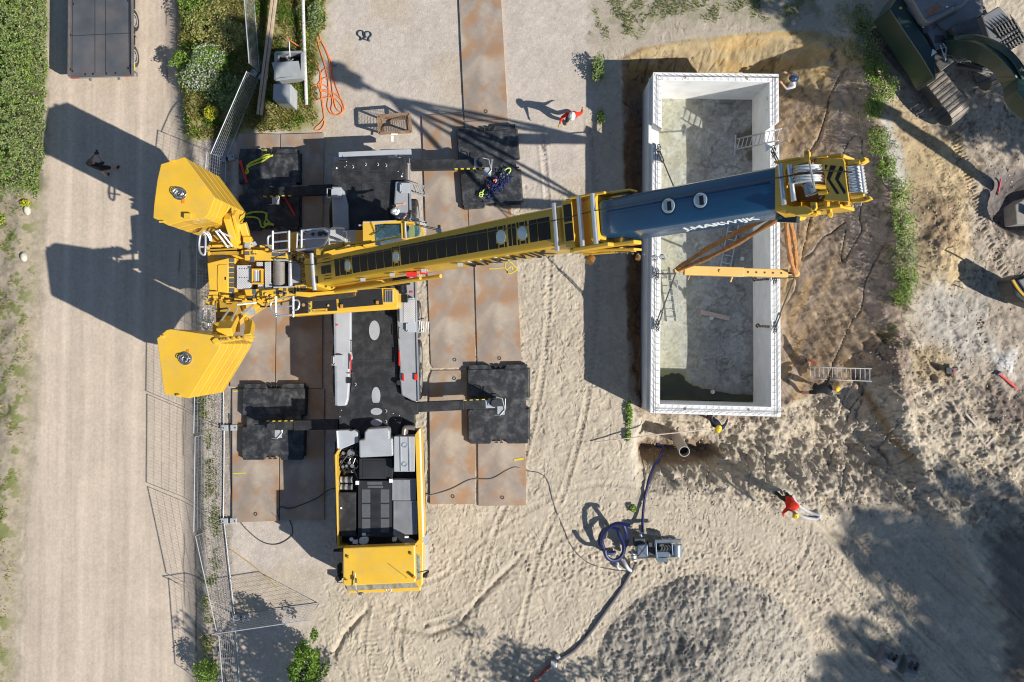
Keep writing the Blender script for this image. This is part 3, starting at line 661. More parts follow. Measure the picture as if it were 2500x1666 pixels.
# fenders
def fender(name, pts, z1, mat=FEN, lip=None):
    f_ = part(name, mat, lambda m: m.pp(pts, z1, z1-.28), bevel=.05)
    return f_
fender("fender", [(809, 456), (815, 453), (830, 455), (840, 466), (845, 485), (849, 500), (851, 562), (812, 562)], 1.92)
fender("fender", [(965, 443), (1000, 444), (1003, 560), (962, 560), (960, 520)], 1.95)
fender("fender", [(817, 700), (857, 700), (857, 860), (860, 876), (853, 884), (853, 930), (850, 975), (845, 991), (822, 992)], 1.92, GREY)
fender("fender", [(963, 640), (1014, 640), (1017, 760), (1021, 981), (1005, 978), (980, 965), (975, 920), (976, 900), (971, 830)], 1.95)
part("side_rail", ALU, lambda m: (m.beam(W(1001, 446, 1.95), W(1003, 560, 1.95), .06, .1), m.beam(W(1014, 640, 1.95), W(1022, 981, 1.95), .05, .1), m.beam(W(816, 700, 1.9), W(821, 990, 1.9), .05, .1), m.beam(W(1000, 388, 1.8), W(1001, 440, 1.8), .03, .06)))
def hatch(px, py, s_, right=True):
    def f(m):
        m.box(W(px, py, 2.0), (.32, .36, .10))
        k = 1 if right else -1
        m.tube([W(px-k*8, py-9, 2.08), W(px-k*13, py-9, 2.05), W(px-k*13, py+9, 2.05), W(px-k*8, py+9, 2.08)], .02, 6)
    part("step_box", GREY, f, bevel=.01)
hatch(823, 471, 1); hatch(990, 460, 1); hatch(827, 880, 1); hatch(1005, 799, 1)
def ladder(a, b, wd, n, r=.02, parent=CR, name="access_ladder", mat=ALU, slot=None, nm2="rung", up=Vector((0, 0, 1))):
    """ladder from a (foot) to b (head): a part with rungs"""
    a = Vector(a); b = Vector(b); d = (b-a).normalized(); s = d.cross(up)
    if s.length < .05: s = Vector((0, 1, 0))
    s.normalize(); s = s*wd/2
    m = MB()
    for k in (-1, 1): m.beam(a+s*k, b+s*k, r*1.4, r*2.6)
    L_ = m.build(name, mat, parent)
    m = MB()
    for i in range(n):
        p = a+(b-a)*((i+.5)/n); m.tube([p-s, p+s], r*.8, 6)
    m.build(nm2, mat, L_)
    return L_
ladder(W(1040, 468, .25), W(1004, 458, 1.95), .42, 6); ladder(W(1048, 800, .25), W(1014, 797, 1.95), .40, 6)
def gate(m):
    for x_, y_ in ((799, 461), (811, 870)):
        m.tube([W(x_+10, y_, 1.95), W(x_, y_, 1.9), W(x_, y_+22, 1.9), W(x_+10, y_+22, 1.95)], .025, 6)
part("step_guard", GALV, gate)
part("rear_bumper_beam", GREY, lambda m: m.beam(W(828, 379, 1.45), W(1004, 371, 1.45), .17, .2), bevel=.01)
part("bumper_bracket", GALV, lambda m: (m.box(W(838, 387, 1.35), (.3, .15, .1)), m.box(W(958, 382, 1.35), (.3, .2, .1)), m.box(W(897, 392, 1.2), (2.4, .2, .2))))
part("fender_light", RED, lambda m: (m.box(W(856.5, 885, 1.98), (.035, .55, .05)), m.box(W(975, 875, 1.98), (.04, .52, .05)), m.box(W(985, 922, 1.98), (.05, .24, .1)), m.box(W(1016, 921, 2.0), (.11, .22, .06)), m.box(W(822, 794, 1.93), (.1, .04, .04)), m.box(W(1004, 713, 1.96), (.1, .06, .03)), m.box(W(855, 912, 1.95), (.2, .02, .04))))
part("hand_rail", BLKP, lambda m: (m.tube([W(857, 832, 1.95), W(860, 832, 1.95), W(860, 859, 1.95), W(857, 859, 1.95)], .02, 6), m.tube([W(976, 800, 1.98), W(973, 800, 2.0), W(973, 826, 2.0), W(977, 826, 1.98)], .015, 6), m.cyl(W(974, 935, 1.8), W(974, 935, 1.95), .09, 14), m.box(W(851, 929, 1.9), (.12, .2, .12))))
# outrigger beams
def outrigger(a, b, foot, z_, lab=None, side=1, flip=0):
    A = W(*a, z_); B = W(*b, z_); d = (B-A).normalized(); n = Vector((-d.y, d.x, 0))
    mid = A+(B-A)*.58
    o = part("outrigger_beam", BLK, lambda m: (m.beam(A, mid, .36, .34), m.beam(mid-d*.02, B-d*.45, .31, .29)), bevel=.015)
    part("beam_head", GREY if flip == 0 else DGRY, lambda m: (m.beam(B-d*.45, B-d*.12, .30, .3), m.cyl(B-d*.28+Vector((0, 0, .15)), B-d*.28+Vector((0, 0, .19)), .09, 14)), o, bevel=.01)
    part("hazard_stripe", [YSP, BLKP], lambda m: [setattr(m, 'mi', k % 2) or m.beam(mid+d*(k*.11)+n*(side*.17)+Vector((0, 0, .06)), mid+d*(k*.11+.11)+n*(side*.17)+Vector((0, 0, .06)), .03, .16) for k in range(int(((B-mid).length)/.11))], o)
    Fp = W(*foot, z_+.15); part("support_jack", DGRY, lambda m: (m.cyl(Vector((Fp.x, Fp.y, z_+.25)), Vector((Fp.x, Fp.y, MATZ+.02)), .16, 18), m.cyl(Vector((Fp.x, Fp.y, z_+.25)), Vector((Fp.x, Fp.y, z_+.33)), .11, 16)), o, 'auto')
    part("foot_plate", DGRY, lambda m: m.cyl(Vector((Fp.x, Fp.y, MATZ)), Vector((Fp.x, Fp.y, MATZ+.06)), .27, 20), o)
    def hold(m):
        q = Vector((Fp.x+.26*(1 if d.x > 0 else 1), Fp.y-.16, z_+.1))
        for k in (0, 1):
            m.tube([q+Vector((-.2, .35, -.02*k)), q+Vector((.02+.12*k, .3, 0)), q+Vector((.12, -.1, 0)), q+Vector((-.05, -.3, 0)), q+Vector((-.25, -.3, 0))][k:], .018, 6)
        m.box(q+Vector((-.02, -.14, -.04)), (.26, .3, .02))
    part("plate_holder", GALV, hold, o)
outrigger((1003, 405), (1188, 401), (1174, 398), 1.0, side=-1)
outrigger((1018, 994), (1216, 985), (1207, 983), 1.0, side=1)
outrigger((812, 464), (640, 470), (655, 468), 1.0, side=1, flip=1)
outrigger((828, 1036), (640, 1040), (662, 1040), 1.0, side=-1, flip=1)
# engine bay
EB = part("engine_bay", M("bay_black", (.008, .008, .010), .6), lambda m: m.pr(824, 1052, 1018, 1334, 1.62, .7))
part("bay_side_panel", YEL, lambda m: (m.pp([(817, 1112), (825, 1098), (829, 1098), (822, 1114), (826, 1334), (842, 1336), (842, 1338), (824, 1338)], 2.3, 1.0)), bevel=.01)
part("bay_side_panel", YEL, lambda m: m.pp([(1013, 1062), (1021, 1050), (1024, 1068), (1032, 1322), (1014, 1334), (1012, 1330), (1022, 1318)], 2.3, 1.0), bevel=.01)
part("side_trim", WHT, lambda m: (m.beam(W(1025, 1048, 2.15), W(1034, 1310, 2.15), .045, .12), m.beam(W(823.5, 1052, 2.15), W(826.5, 1098, 2.15), .04, .12)))
part("storage_box", GREY, lambda m: m.pp([(824, 1051), (848, 1050), (856, 1053), (864, 1050), (873, 1056), (875, 1082), (870, 1082), (826, 1100)], 2.15, 1.5), bevel=.03)
part("air_duct_cover", FEN, lambda m: m.pp([(876, 1075), (889, 1073), (890, 1056), (897, 1047), (944, 1044), (951, 1051), (952, 1070), (959, 1070), (960, 1114), (877, 1118)], 2.35, 1.5), bevel=.06)
def exh(m): m.pr(962, 1066, 1012, 1152, 2.3, 1.6)
ex = part("exhaust_box", M("exhaust_alu", (.42, .43, .43), .4, .1, .06, 3), exh, bevel=.015)
part("exhaust_rib", ALU, lambda m: [m.beam(W(x_, 1066, 2.31), W(x_+2, 1151, 2.31), .035, .03) for x_ in (977, 998)]+[m.ring(W(988, y_, 2.3), W(988, y_, 2.315), .10, .06, 16) for y_ in (1087, 1134)], ex)
part("exhaust_pipe", M("pipe_brown", (.30, .26, .22), .4, .6), lambda m: (m.tube(catmull([W(986, 1062, 2.2), W(987, 1050, 2.2), W(992, 1044, 2.2), W(1013, 1045, 2.2)], 5), .085, 12), m.box(W(990, 1055, 2.1), (.18, .18, .1))), smooth='auto')
GRM = M("grille_black", (.016, .017, .02), .55)
def grillemesh(m, x0, y0, x1, y1, z_, nx_, ny_, r=.008):
    for i in range(nx_+1):
        xx = x0+(x1-x0)*i/nx_; m.beam(W(xx, y0, z_), W(xx, y1, z_), r, r)
    for i in range(ny_+1):
        yy = y0+(y1-y0)*i/ny_; m.beam(W(x0, yy, z_), W(x1, yy, z_), r, r)
part("radiator_cover", GRM, lambda m: (m.pr(877, 1120, 958, 1170, 1.98, 1.6), m.pr(874, 1174, 959, 1312, 2.02, 1.6)), bevel=.01)
part("radiator_grille", M("grille_wire", (.12, .125, .135), .4, .5), lambda m: (grillemesh(m, 886, 1126, 943, 1166, 2.0, 24, 16, .007), grillemesh(m, 906, 1195, 928, 1308, 2.04, 9, 42, .007)))
part("foot_pad", PGRY, lambda m: [m.pr(x_, y_, x_+21, y_+w_, 2.035, 2.0) for x_ in (883, 929) for y_, w_ in ((1195, 33), (1231, 33), (1267, 34))]+[m.pr(896, 1176, 933, 1184, 2.035, 2.0), m.pr(897, 1186, 935, 1192, 2.035, 2.0), m.pr(884, 1304, 905, 1310, 2.035, 2.0)], bevel=.01)
part("cooler_grating", M("grating_silver", (.62, .63, .64), .4, .1, .1, 4), lambda m: (m.pr(958, 1172, 1015, 1222, 2.05, 1.7), m.pr(961, 1224, 1019, 1305, 2.08, 1.7)), bevel=.008)
part("grating_bars", M("grating_dark", (.22, .225, .23), .5, .4), lambda m: (grillemesh(m, 960, 1173, 1014, 1221, 2.052, 26, 20, .010), grillemesh(m, 963, 1225, 1018, 1304, 2.082, 30, 34, .010)))
def eng(m):
    rr_ = random.Random(3)
    for k in range(60):
        a = W(rr_.uniform(832, 868), rr_.uniform(1085, 1152), rr_.uniform(1.65, 1.95)); b = a+Vector((rr_.uniform(-.3, .3), rr_.uniform(-.3, .3), rr_.uniform(-.1, .1)))
        c_ = a+Vector((rr_.uniform(-.3, .3), rr_.uniform(-.3, .3), .05)); m.tube(catmull([a, b, c_], 5), rr_.uniform(.008, .03), 6)
    m.tube(catmull([W(832, 1118, 1.9), W(848, 1115, 1.95), W(870, 1124, 1.9), W(873, 1140, 1.9), W(848, 1151, 1.9), W(834, 1140, 1.9), W(831, 1122, 1.9)], 6), .025, 8)
part("engine_hoses", M("engine_black", (.03, .03, .032), .3, .3), eng, EB, 'auto')
part("engine_fittings", STEEL, lambda m: [m.cyl(W(x_, y_, 1.75), W(x_, y_, 2.0), r, 14) for x_, y_, r in ((857, 1106, .13), (834, 1128, .05), (853, 1130, .06), (846, 1138, .05), (837, 1140, .05), (860, 1138, .07), (838, 1107, .06))], EB, 'auto')
part("filter_canister", ALU, lambda m: [m.cyl(W(824, y_, 1.85), W(861, y_, 1.85), .12, 18) for y_ in (1171, 1190)], EB, 'auto')
part("filter_band", DGRY, lambda m: [(m.cyl(W(824, y_, 1.85), W(832, y_, 1.85), .125, 18), m.cyl(W(837, y_, 1.85), W(843, y_, 1.85), .125, 18), m.cyl(W(850, y_, 1.85), W(858, y_, 1.85), .125, 18)) for y_ in (1171, 1190)], EB, 'auto')
part("battery_cover", BLK, lambda m: m.pr(825, 1203, 868, 1310, 2.1, 1.6), bevel=.01)
part("tank_cap", WHT, lambda m: (m.cyl(W(833, 1241, 2.1), W(833, 1241, 2.13), .035, 12), m.cyl(W(858, 1317, 2.0), W(858, 1317, 2.06), .07, 14), m.pr(884, 1302, 893, 1308, 2.06, 2.03), m.pr(958, 1313, 967, 1322, 2.06, 1.9), m.pr(988, 1310, 998, 1314, 2.04, 1.9), m.pr(861, 1319, 873, 1328, 2.06, 1.9), m.pr(868, 1175, 876, 1184, 2.08, 1.9), m.pr(950, 1170, 958, 1179, 2.08, 1.9)))
part("expansion_tank", M("tank_white", (.6, .62, .62), .4), lambda m: m.pp([(877, 1315), (886, 1312), (897, 1312), (898, 1326), (888, 1331), (877, 1328)], 2.12, 1.8), bevel=.03)
part("grab_handle", GALV, lambda m: m.tube(catmull([W(841, 1339, 2.6), W(858, 1337, 2.6), W(870, 1335, 2.6), W(874, 1331, 2.6)], 4), .035, 8), smooth='auto')
# driver's cab
def cabf(m):
    T = [W(x_, y_, 2.86) for x_, y_ in ((837, 1338), (1013, 1331), (1015, 1422), (1010, 1424), (842, 1431), (837, 1427))]
    m.prism(T, 2.45)
CB = part("driver_cab", YEL, cabf, bevel=.05)
part("cab_body", YEL, lambda m: m.pp([(841, 1332), (1034, 1322), (1032, 1428), (1024, 1438), (850, 1443), (842, 1436)], 1.55, .6), CB, bevel=.04)
part("windscreen", M("windscreen_grey", (.10, .12, .11), .08, 0, .1, 2, coat=.5), lambda m: m.add([W(845, 1430, 2.62), W(1012, 1423, 2.62), W(1024, 1436, 1.5), W(850, 1443, 1.5), W(845, 1424, 2.62), W(1010, 1418, 2.62), W(1020, 1428, 1.5), W(852, 1434, 1.5)], [(0, 1, 2, 3), (7, 6, 5, 4), (0, 4, 5, 1), (3, 2, 6, 7), (0, 3, 7, 4), (1, 5, 6, 2)]), CB)
part("side_window", GLS, lambda m: m.add([W(1017, 1352, 2.55), W(1017, 1418, 2.55), W(1027, 1412, 1.7), W(1027, 1360, 1.7), W(1008, 1352, 2.55), W(1008, 1418, 2.55), W(1008, 1412, 1.7), W(1008, 1360, 1.7)], [(0, 1, 2, 3), (7, 6, 5, 4), (0, 4, 5, 1), (3, 2, 6, 7), (0, 3, 7, 4), (1, 5, 6, 2)]), CB)
part("cab_step", SILV, lambda m: m.pp([(1032, 1330), (1043, 1330), (1046, 1385), (1042, 1394), (1033, 1394)], .95, .55), CB)
part("cab_pillar", GREY, lambda m: (m.pp([(1031, 1308), (1040, 1308), (1043, 1328), (1033, 1330)], 1.5, .8),), CB)
part("roof_bracket", M("bracket_brown", (.25, .16, .03), .5), lambda m: [(m.box(W(x_, y_, 2.9), (.05, .09, .07))) for x_, y_ in ((849, 1360), (1003, 1352))], CB)
part("beacon", ORA, lambda m: (m.cyl(W(1011, 1410, 2.86), W(1011, 1410, 3.08), .05, 12),), CB, 'auto')
part("antenna", DGRY, lambda m: (m.tube([W(993, 1411, 2.86), W(990, 1412, 3.5)], .008, 5), m.tube([W(846, 1417, 2.86), W(846, 1417, 3.2)], .008, 5), m.tube([W(838, 1416, 2.8), W(848, 1416, 2.95)], .015, 6)), CB)
part("work_light", STEEL, lambda m: (m.tube([W(867, 1400, 2.95), W(869, 1440, 3.0), W(874, 1447, 2.6)], .02, 6), m.box(W(869, 1418, 3.0), (.07, .14, .06)), m.ell(W(881, 1450, 2.4), (.12, .06, .05), 10, 6)), CB)
part("mirror", BLKP, lambda m: (m.box(W(829, 1388, 2.3), (.11, .32, .35)), m.pp([(817, 1414), (825, 1403), (835, 1408), (832, 1418), (823, 1422)], 2.35, 2.0), m.tube([W(838, 1422, 2.4), W(822, 1422, 2.4)], .015, 6), m.beam(W(1036, 1403, 2.3), W(1047, 1396, 2.3), .06, .25), m.box(W(1038, 1405, 2.1), (.16, .1, .3)), m.tube([W(1020, 1398, 2.4), W(1046, 1392, 2.4)], .02, 6), m.box(W(822, 1344, 1.9), (.22, .09, .1))), CB, bevel=.02)
part("tow_eye", GALV, lambda m: m.tube(catmull([W(943, 1434, 1.0), W(943, 1442, 1.0), W(949, 1446, 1.0), W(955, 1442, 1.0), W(955, 1434, 1.0)], 5), .03, 8), CB, 'auto')
part("front_bumper", YEL, lambda m: m.beam(W(852, 1440, .7), W(1028, 1434, .7), .18, .35), CB, bevel=.03)
# ---------------------------------------------------------------- superstructure
part("slewing_ring", DGRY, lambda m: m.cyl(W(912, 660, 1.75), W(912, 660, 2.3), 1.15, 40), smooth='auto')
ZT = 3.5
SS_ = part("slewing_platform", YEL, lambda m: (m.pp([(505, 600), (520, 582), (600, 600), (650, 607), (716, 610), (757, 625), (820, 600), (905, 600), (960, 640), (960, 690), (900, 712), (757, 730), (716, 728), (640, 745), (560, 800), (528, 790), (524, 730), (510, 730)], 3.1, 2.3)), bevel=.03)
part("platform_floor", YEL, lambda m: m.pr(640, 636, 760, 708, 3.15, 2.9), SS_)
part("rear_hood", YEL, lambda m: (m.pp([(506, 643), (559, 630), (575, 630), (577, 728), (512, 730)], ZT, 3.0),), SS_, bevel=.02)
part("hood_lid", YEL, lambda m: (m.pp([(531, 648), (536, 646), (554, 646), (557, 650), (557, 700), (556, 722), (531, 720), (530, 690)], ZT+.03, ZT-.05),), SS_, bevel=.02)
part("tread_platform", YTR, lambda m: (m.pp([(518, 574), (585, 574), (592, 592), (592, 622), (512, 622), (512, 595)], ZT-.05, 3.2), m.pp([(526, 733), (590, 733), (592, 755), (588, 772), (570, 795), (527, 792)], ZT-.05, 3.2)), SS_, bevel=.01)
part("floor_slot", DGRY, lambda m: (m.beam(W(521, 605, ZT), W(574, 601, ZT), .03, .02), m.beam(W(530, 757, ZT), W(558, 754, ZT), .03, .02), m.beam(W(530, 779, ZT), W(552, 778, ZT), .03, .02), m.box(W(550, 680, ZT+.02), (.05, .1, .02)), m.box(W(543, 627, ZT), (.4, .07, .02))), SS_)
part("anti_slip_pad", PGRY, lambda m: ([m.pr(559, y_, 572, y_+10, ZT+.012, ZT-.02) for y_ in (630, 642, 655, 667, 680, 691, 704, 717)]), SS_, bevel=.01)
part("tread_cover", SILV, lambda m: (m.pr(578, 648, 612.5, 706, ZT+.12, 3.1), m.pp([(646, 640), (661, 639), (661, 690), (665, 694), (664, 702), (658, 705), (647, 704)], ZT+.14, 3.1), m.pr(626, 640, 642, 650, ZT+.06, 3.1), m.pr(629, 695, 645, 706, ZT+.06, 3.1), m.pp([(713, 637), (722, 637), (731, 648), (733.5, 648), (734, 698), (713, 698)], ZT+.05, 3.1)), SS_, bevel=.008)
part("cover_hole", DGRY, lambda m: [m.cyl(W(585+i*6, y_, ZT+.12), W(585+i*6, y_, ZT+.127), .018, 8) for i in range(4) for y_ in (656, 678)], SS_)
part("auxiliary_winch", YEL, lambda m: (m.pr(614, 656, 640, 660, ZT+.3, 3.1), m.pr(614, 690, 640, 694, ZT+.3, 3.1), m.pr(614, 660, 617, 690, ZT+.25, 3.1), m.pr(636, 660, 640, 690, ZT+.25, 3.1)), SS_, bevel=.01)
part("winch_roller", ALU, lambda m: (m.cyl(W(624, 660, ZT+.15), W(624, 690, ZT+.15), .07, 14), m.cyl(W(631, 660, ZT+.15), W(631, 690, ZT+.15), .05, 14)), SS_, 'auto')
def drum(m):
    a = W(683, 638, 3.55); b = W(683, 698, 3.55); n = 60
    for i in range(n):
        p = a+(b-a)*(i/n); q = a+(b-a)*((i+1)/n); mid = (p+q)/2
        m.tube([p, p*.7+mid*.3, mid, mid*.3+q*.7], [.208, .220, .220, .208], 30)
part("hoist_winch", DRUM, drum, smooth='auto')
part("winch_flange", DGRY, lambda m: (m.pr(669, 634, 702, 637, 3.75, 3.0), m.pr(669, 699, 702, 702, 3.75, 3.0), m.pr(697, 637, 704, 699, 3.3, 3.0)), SS_)
part("winch_rod", GALV, lambda m: (m.cyl(W(709, 637, 3.75), W(709, 700, 3.75), .075, 14), m.cyl(W(670, 634, 3.8), W(704, 636, 3.8), .03, 8), m.cyl(W(668, 702, 3.8), W(716, 700, 3.8), .03, 8)), SS_, 'auto')
def cheek(m):
    m.pp([(596, 611), (605, 609), (640, 611), (652, 617), (668, 615), (710, 615), (722, 626), (722, 632), (734, 638), (744, 640), (744, 629), (712, 625), (712, 637), (597, 636)], ZT+.2, 2.9)
    m.pp([(596, 707), (668, 704), (716, 700), (720, 697), (748, 693), (752, 705), (750, 712), (716, 722), (668, 724), (600, 722)], ZT+.2, 2.9)
part("side_cheek", YEL, cheek, SS_, bevel=.02)
part("anti_slip_pad", PGRY, lambda m: [m.pr(a, b, c_, d_, ZT+.215, ZT+.1) for a, b, c_, d_ in ((597, 614, 609, 623), (612, 613, 621, 622), (611, 627, 621, 640), (623, 613, 626, 622), (663.5, 617, 697, 626), (701, 616, 710, 622), (712, 620, 717, 629), (720, 619, 724, 635), (729, 631, 735, 639), (738, 630, 743, 638),
    (603, 726, 615, 734), (616, 706, 625, 719), (617, 720, 625, 733), (668, 712, 677, 718), (678.5, 711, 688, 718), (691, 704, 699, 711), (691, 713, 700, 719), (706, 711, 715, 717), (718, 701, 722, 717), (725, 700, 729, 716), (733, 700, 740, 709), (741, 699, 747, 708), (634, 747, 646, 751), (649, 746, 660, 750))], SS_, bevel=.01)
def pipes(m):
    r_ = random.Random(5)
    for k in range(26):
        y_ = r_.uniform(642, 698); a = W(733, y_, 3.45); b = W(r_.uniform(742, 750), y_+r_.uniform(-8, 8), 3.5+r_.uniform(0, .2)); c_ = W(762, r_.uniform(640, 700), 3.5)
        m.tube(catmull([a, b, c_], 4), .022, 6)
part("hydraulic_hose", M("hose_yellow", (.62, .42, .12), .5), pipes, SS_, 'auto')
def clutter(m):
    r_ = random.Random(9)
    for k in range(46):
        x_ = r_.choice((r_.uniform(590, 660), r_.uniform(640, 760), r_.uniform(510, 600))); y_ = r_.choice((r_.uniform(716, 742), r_.uniform(600, 622)))
        m.box(W(x_, y_, 3.45+r_.uniform(0, .25)), (r_.uniform(.05, .3), r_.uniform(.04, .14), r_.uniform(.05, .2)))
    for x_, y_ in ((663, 724), (663, 731), (663, 739), (683, 727), (690, 729), (650, 720), (656, 736)): m.cyl(W(x_, y_, 3.3), W(x_, y_, 3.75), .06, 12)
    for y_ in (638, 645, 709, 716): m.beam(W(506, y_-30 if y_ < 700 else y_+18, 3.4), W(600, y_-34 if y_ < 700 else y_+10, 3.4), .06, .1)
part("platform_fittings", YEL, clutter, SS_, bevel=.01)
part("filler_cap", M("cap_brown", (.35, .17, .04), .5), lambda m: [m.cyl(W(x_, y_, 3.5), W(x_, y_, 3.8), .055, 12) for x_, y_ in ((654, 728), (662, 728), (650, 745), (672, 746), (688, 742), (741, 745))], SS_, 'auto')
def rail(m, pts, z0, z1, loop=None, posts=True, mid=True, r=.024):
    P1 = [W(x_, y_, z1) for x_, y_ in pts]; m.tube(P1, r, 7)
    if mid: m.tube([Vector((p.x, p.y, (z0+z1)/2)) for p in P1], r*.8, 7)
    if posts:
        for p in P1: m.tube([p, Vector((p.x, p.y, z0))], r, 7)
def rails(m):
    # guard frames that fold over each side of the winch
    for (x0, y0, x1, y1) in ((666, 568, 706, 611), (674, 728, 716, 770)):
        m.next()
        for yy in (y0, (y0+y1)/2, y1): m.tube([W(x0, yy+2, 4.3), W(x1, yy-2, 4.3)], .028, 7)
        for xx in (x0, x1): m.tube([W(xx, y0-4, 4.35), W(xx, y1+4, 4.25)], .035, 7); m.tube([W(xx, y1, 4.3), W(xx, y1, 3.5)], .03, 7)
    m.tube(catmull([W(666, 575, 4.3), W(656, 578, 4.3), W(654, 590, 4.3), W(656, 602, 4.3), W(666, 606, 4.3)], 4), .035, 7)
    m.tube(catmull([W(716, 733, 4.3), W(727, 734, 4.3), W(731, 742, 4.3), W(727, 755, 4.3), W(716, 758, 4.3)], 4), .03, 7)
    m.tube(catmull([W(674, 733, 4.3), W(664, 737, 4.3), W(661, 750, 4.3), W(668, 764, 4.3), W(676, 766, 4.3)], 4), .025, 7)
    # platform rail
    m.next()
    m.tube(catmull([W(736, 563, 4.4), W(765, 560, 4.4), W(788, 558, 4.4), W(800, 560, 4.4), W(804, 570, 4.4), W(796, 590, 4.4), W(786, 602, 4.4), W(770, 606, 4.4), W(724, 611, 4.4)], 4), .03, 7)
    m.tube([W(728, 586, 4.0), W(798, 581, 4.0)], .025, 7)
    for x_, y_ in ((736, 563), (788, 558), (726, 570), (724, 611), (788, 602)): m.tube([W(x_, y_, 4.4), Vector((*W(x_, y_, 4.4).xy, 3.3))], .03, 7)
    m.tube([W(736, 563, 4.4), W(736, 609, 4.3)], .03, 7); m.tube([W(726, 572, 4.3), W(724, 611, 4.3)], .028, 7)
    # ladder frames at the rear
    for dx, dy in ((0, 0), (7, 186)):
        m.next()
        m.tube(catmull([W(489+dx, 575+dy*.96, 4.2), W(486+dx, 600+dy*.96, 4.2), W(490+dx, 618+dy*.97, 4.2), W(500+dx, 622+dy*.97, 4.2), W(502+dx, 600+dy*.96, 4.2), W(502+dx, 575+dy*.96, 4.2)], 4), .035, 7)
        m.tube([W(487+dx, 603+dy*.96, 4.2), W(512+dx, 604+dy*.96, 4.1)], .03, 7)
    for k in range(2):
        m.next()
        m.tube(catmull([W(490+k*8, 574, 4.2), W(494+k*10, 566, 4.4), W(506+k*6, 572, 4.3), W(514+k*2, 588, 4.2)], 4), .03, 7)
        m.tube(catmull([W(500+k*8, 775, 4.2), W(504+k*10, 784, 4.4), W(514+k*4, 788, 4.3), W(523, 776, 4.2)], 4), .03, 7)
    for (ax1, ay1), (bx, by) in (((526, 564), (556, 604)), ((535, 561), (566, 601)), ((560, 755), (537, 788)), ((580, 753), (560, 792)), ((578, 744), (626, 739)), ((530, 563), (570, 582)), ((590, 768), (612, 750)), ((596, 760), (618, 745))):
        m.next(); m.tube([W(ax1, ay1, 4.3), W(bx, by, 3.9)], .035, 7)
    m.tube([W(556, 604, 3.9), W(566, 601, 3.9)], .03, 7); m.tube([W(537, 788, 3.9), W(560, 790, 3.9)], .03, 7)
part("guard_rail", ALU, rails, SS_, 'auto')
part("tool_platform", GREY, lambda m: m.pp([(734, 568), (790, 560), (801, 574), (801, 611), (728, 613)], 3.35, 2.6), SS_, bevel=.01)
part("tank_lid", DGRY, lambda m: [m.cyl(W(x_, y_, 3.35), W(x_, y_, 3.40), r, 18) for x_, y_, r in ((745, 568, .055), (764, 572, .06), (781, 571, .08), (740, 578, .03), (790, 569, .06), (796, 572, .05))], SS_, 'auto')
part("side_panel", YEL, lambda m: (m.pp([(700, 570), (726, 566), (726, 613), (700, 613)], 3.2, 2.5), m.pr(868, 562, 886, 597, 3.2, 2.4)), SS_)
part("access_step", SILV, lambda m: (m.pp([(802, 562), (836, 560), (840, 590), (850, 594), (830, 594), (802, 590)], 3.2, 2.6), m.pp([(838, 562), (870, 562), (870, 596), (850, 594), (840, 588)], 2.9, 2.4)), SS_)
part("step_rail", ALU, lambda m: (m.tube(catmull([W(802, 566, 3.9), W(812, 557, 3.9), W(836, 557, 3.9), W(840, 561, 3.9)], 4), .03, 7), m.tube([W(838, 567, 3.3), W(846, 565, 3.3), W(848, 592, 3.3)], .02, 6), m.tube(catmull([W(806, 592, 3.6), W(830, 591, 3.6), W(848, 596, 3.5), W(852, 600, 3.4)], 4), .05, 7)), SS_, 'auto')
part("lower_engine_block", M("void_black", (.01, .01, .011), .6), lambda m: m.pr(802, 592, 886, 618, 2.8, 2.3), SS_)
# crane operator's cab
OC = part("operator_cab", YEL, lambda m: (m.pp([(885, 544), (912, 545), (914, 552), (914, 600), (886, 602)], 4.2, 2.6), m.pp([(886, 540), (980, 539), (1010, 542), (1012, 545), (886, 546)], 4.2, 3.9), m.pp([(978, 540), (986, 540), (988, 582), (980, 583)], 4.2, 3.6), m.pp([(886, 541), (1010, 541), (1012, 588), (886, 600)], 2.75, 2.5)), bevel=.015)
part("roof_window", GLS, lambda m: m.pp([(914, 553), (921, 551), (975, 549), (979, 555), (979, 580), (950, 590), (916, 598)], 4.14, 4.1), OC)
part("front_window", GLS, lambda m: m.pp([(1000, 556), (1003, 550), (1021, 549), (1027, 562), (1022, 577), (994, 581)], 4.0, 3.9), OC)
part("side_window", GLS, lambda m: m.pp([(915, 545.5), (980, 544), (980, 548), (915, 549)], 4.0, 2.9), OC)
part("front_frame", YEL, lambda m: (m.pp([(986, 541), (1010, 543), (1032, 552), (1038, 575), (1033, 576), (1027, 556), (1006, 548), (988, 549)], 3.7, 3.4), m.pp([(990, 583), (1030, 574), (1034, 579), (992, 589)], 3.7, 3.4)), OC, bevel=.01)
part("cab_grating", SILV, lambda m: (m.pp([(1024, 541), (1040, 541), (1040, 574), (1028, 560)], 2.7, 2.6), m.pr(1000, 533, 1024, 541, 2.4, 2.3)), OC)
part("cab_rail", GALV, lambda m: (m.beam(W(876, 551, 4.1), W(968, 542, 4.1), .05, .05), m.tube([W(886, 543, 4.2), W(968, 539, 4.2)], .02, 6), m.tube([W(989, 543, 4.25), W(991, 583, 4.25)], .03, 8)), OC)
part("cab_mirror", BLKP, lambda m: (m.tube([W(1014, 548, 4.0), W(1076, 560, 4.0)], .014, 5), m.tube([W(1014, 550, 4.0), W(1070, 563, 3.9)], .014, 5), m.box(W(1072, 561, 3.9), (.09, .3, .14)), m.box(W(1040, 544, 4.0), (.06, .05, .05)), m.tube([W(995, 534, 4.0), W(1040, 545, 4.0)], .012, 5), m.ell(W(1001, 519, 3.8), (.07, .09, .03), 12, 5), m.tube([W(1001, 519, 3.8), W(998, 545, 4.0)], .014, 5), m.tube([W(905, 575, 4.25), W(925, 563, 4.25), W(945, 555, 4.2)], .014, 5)), OC)
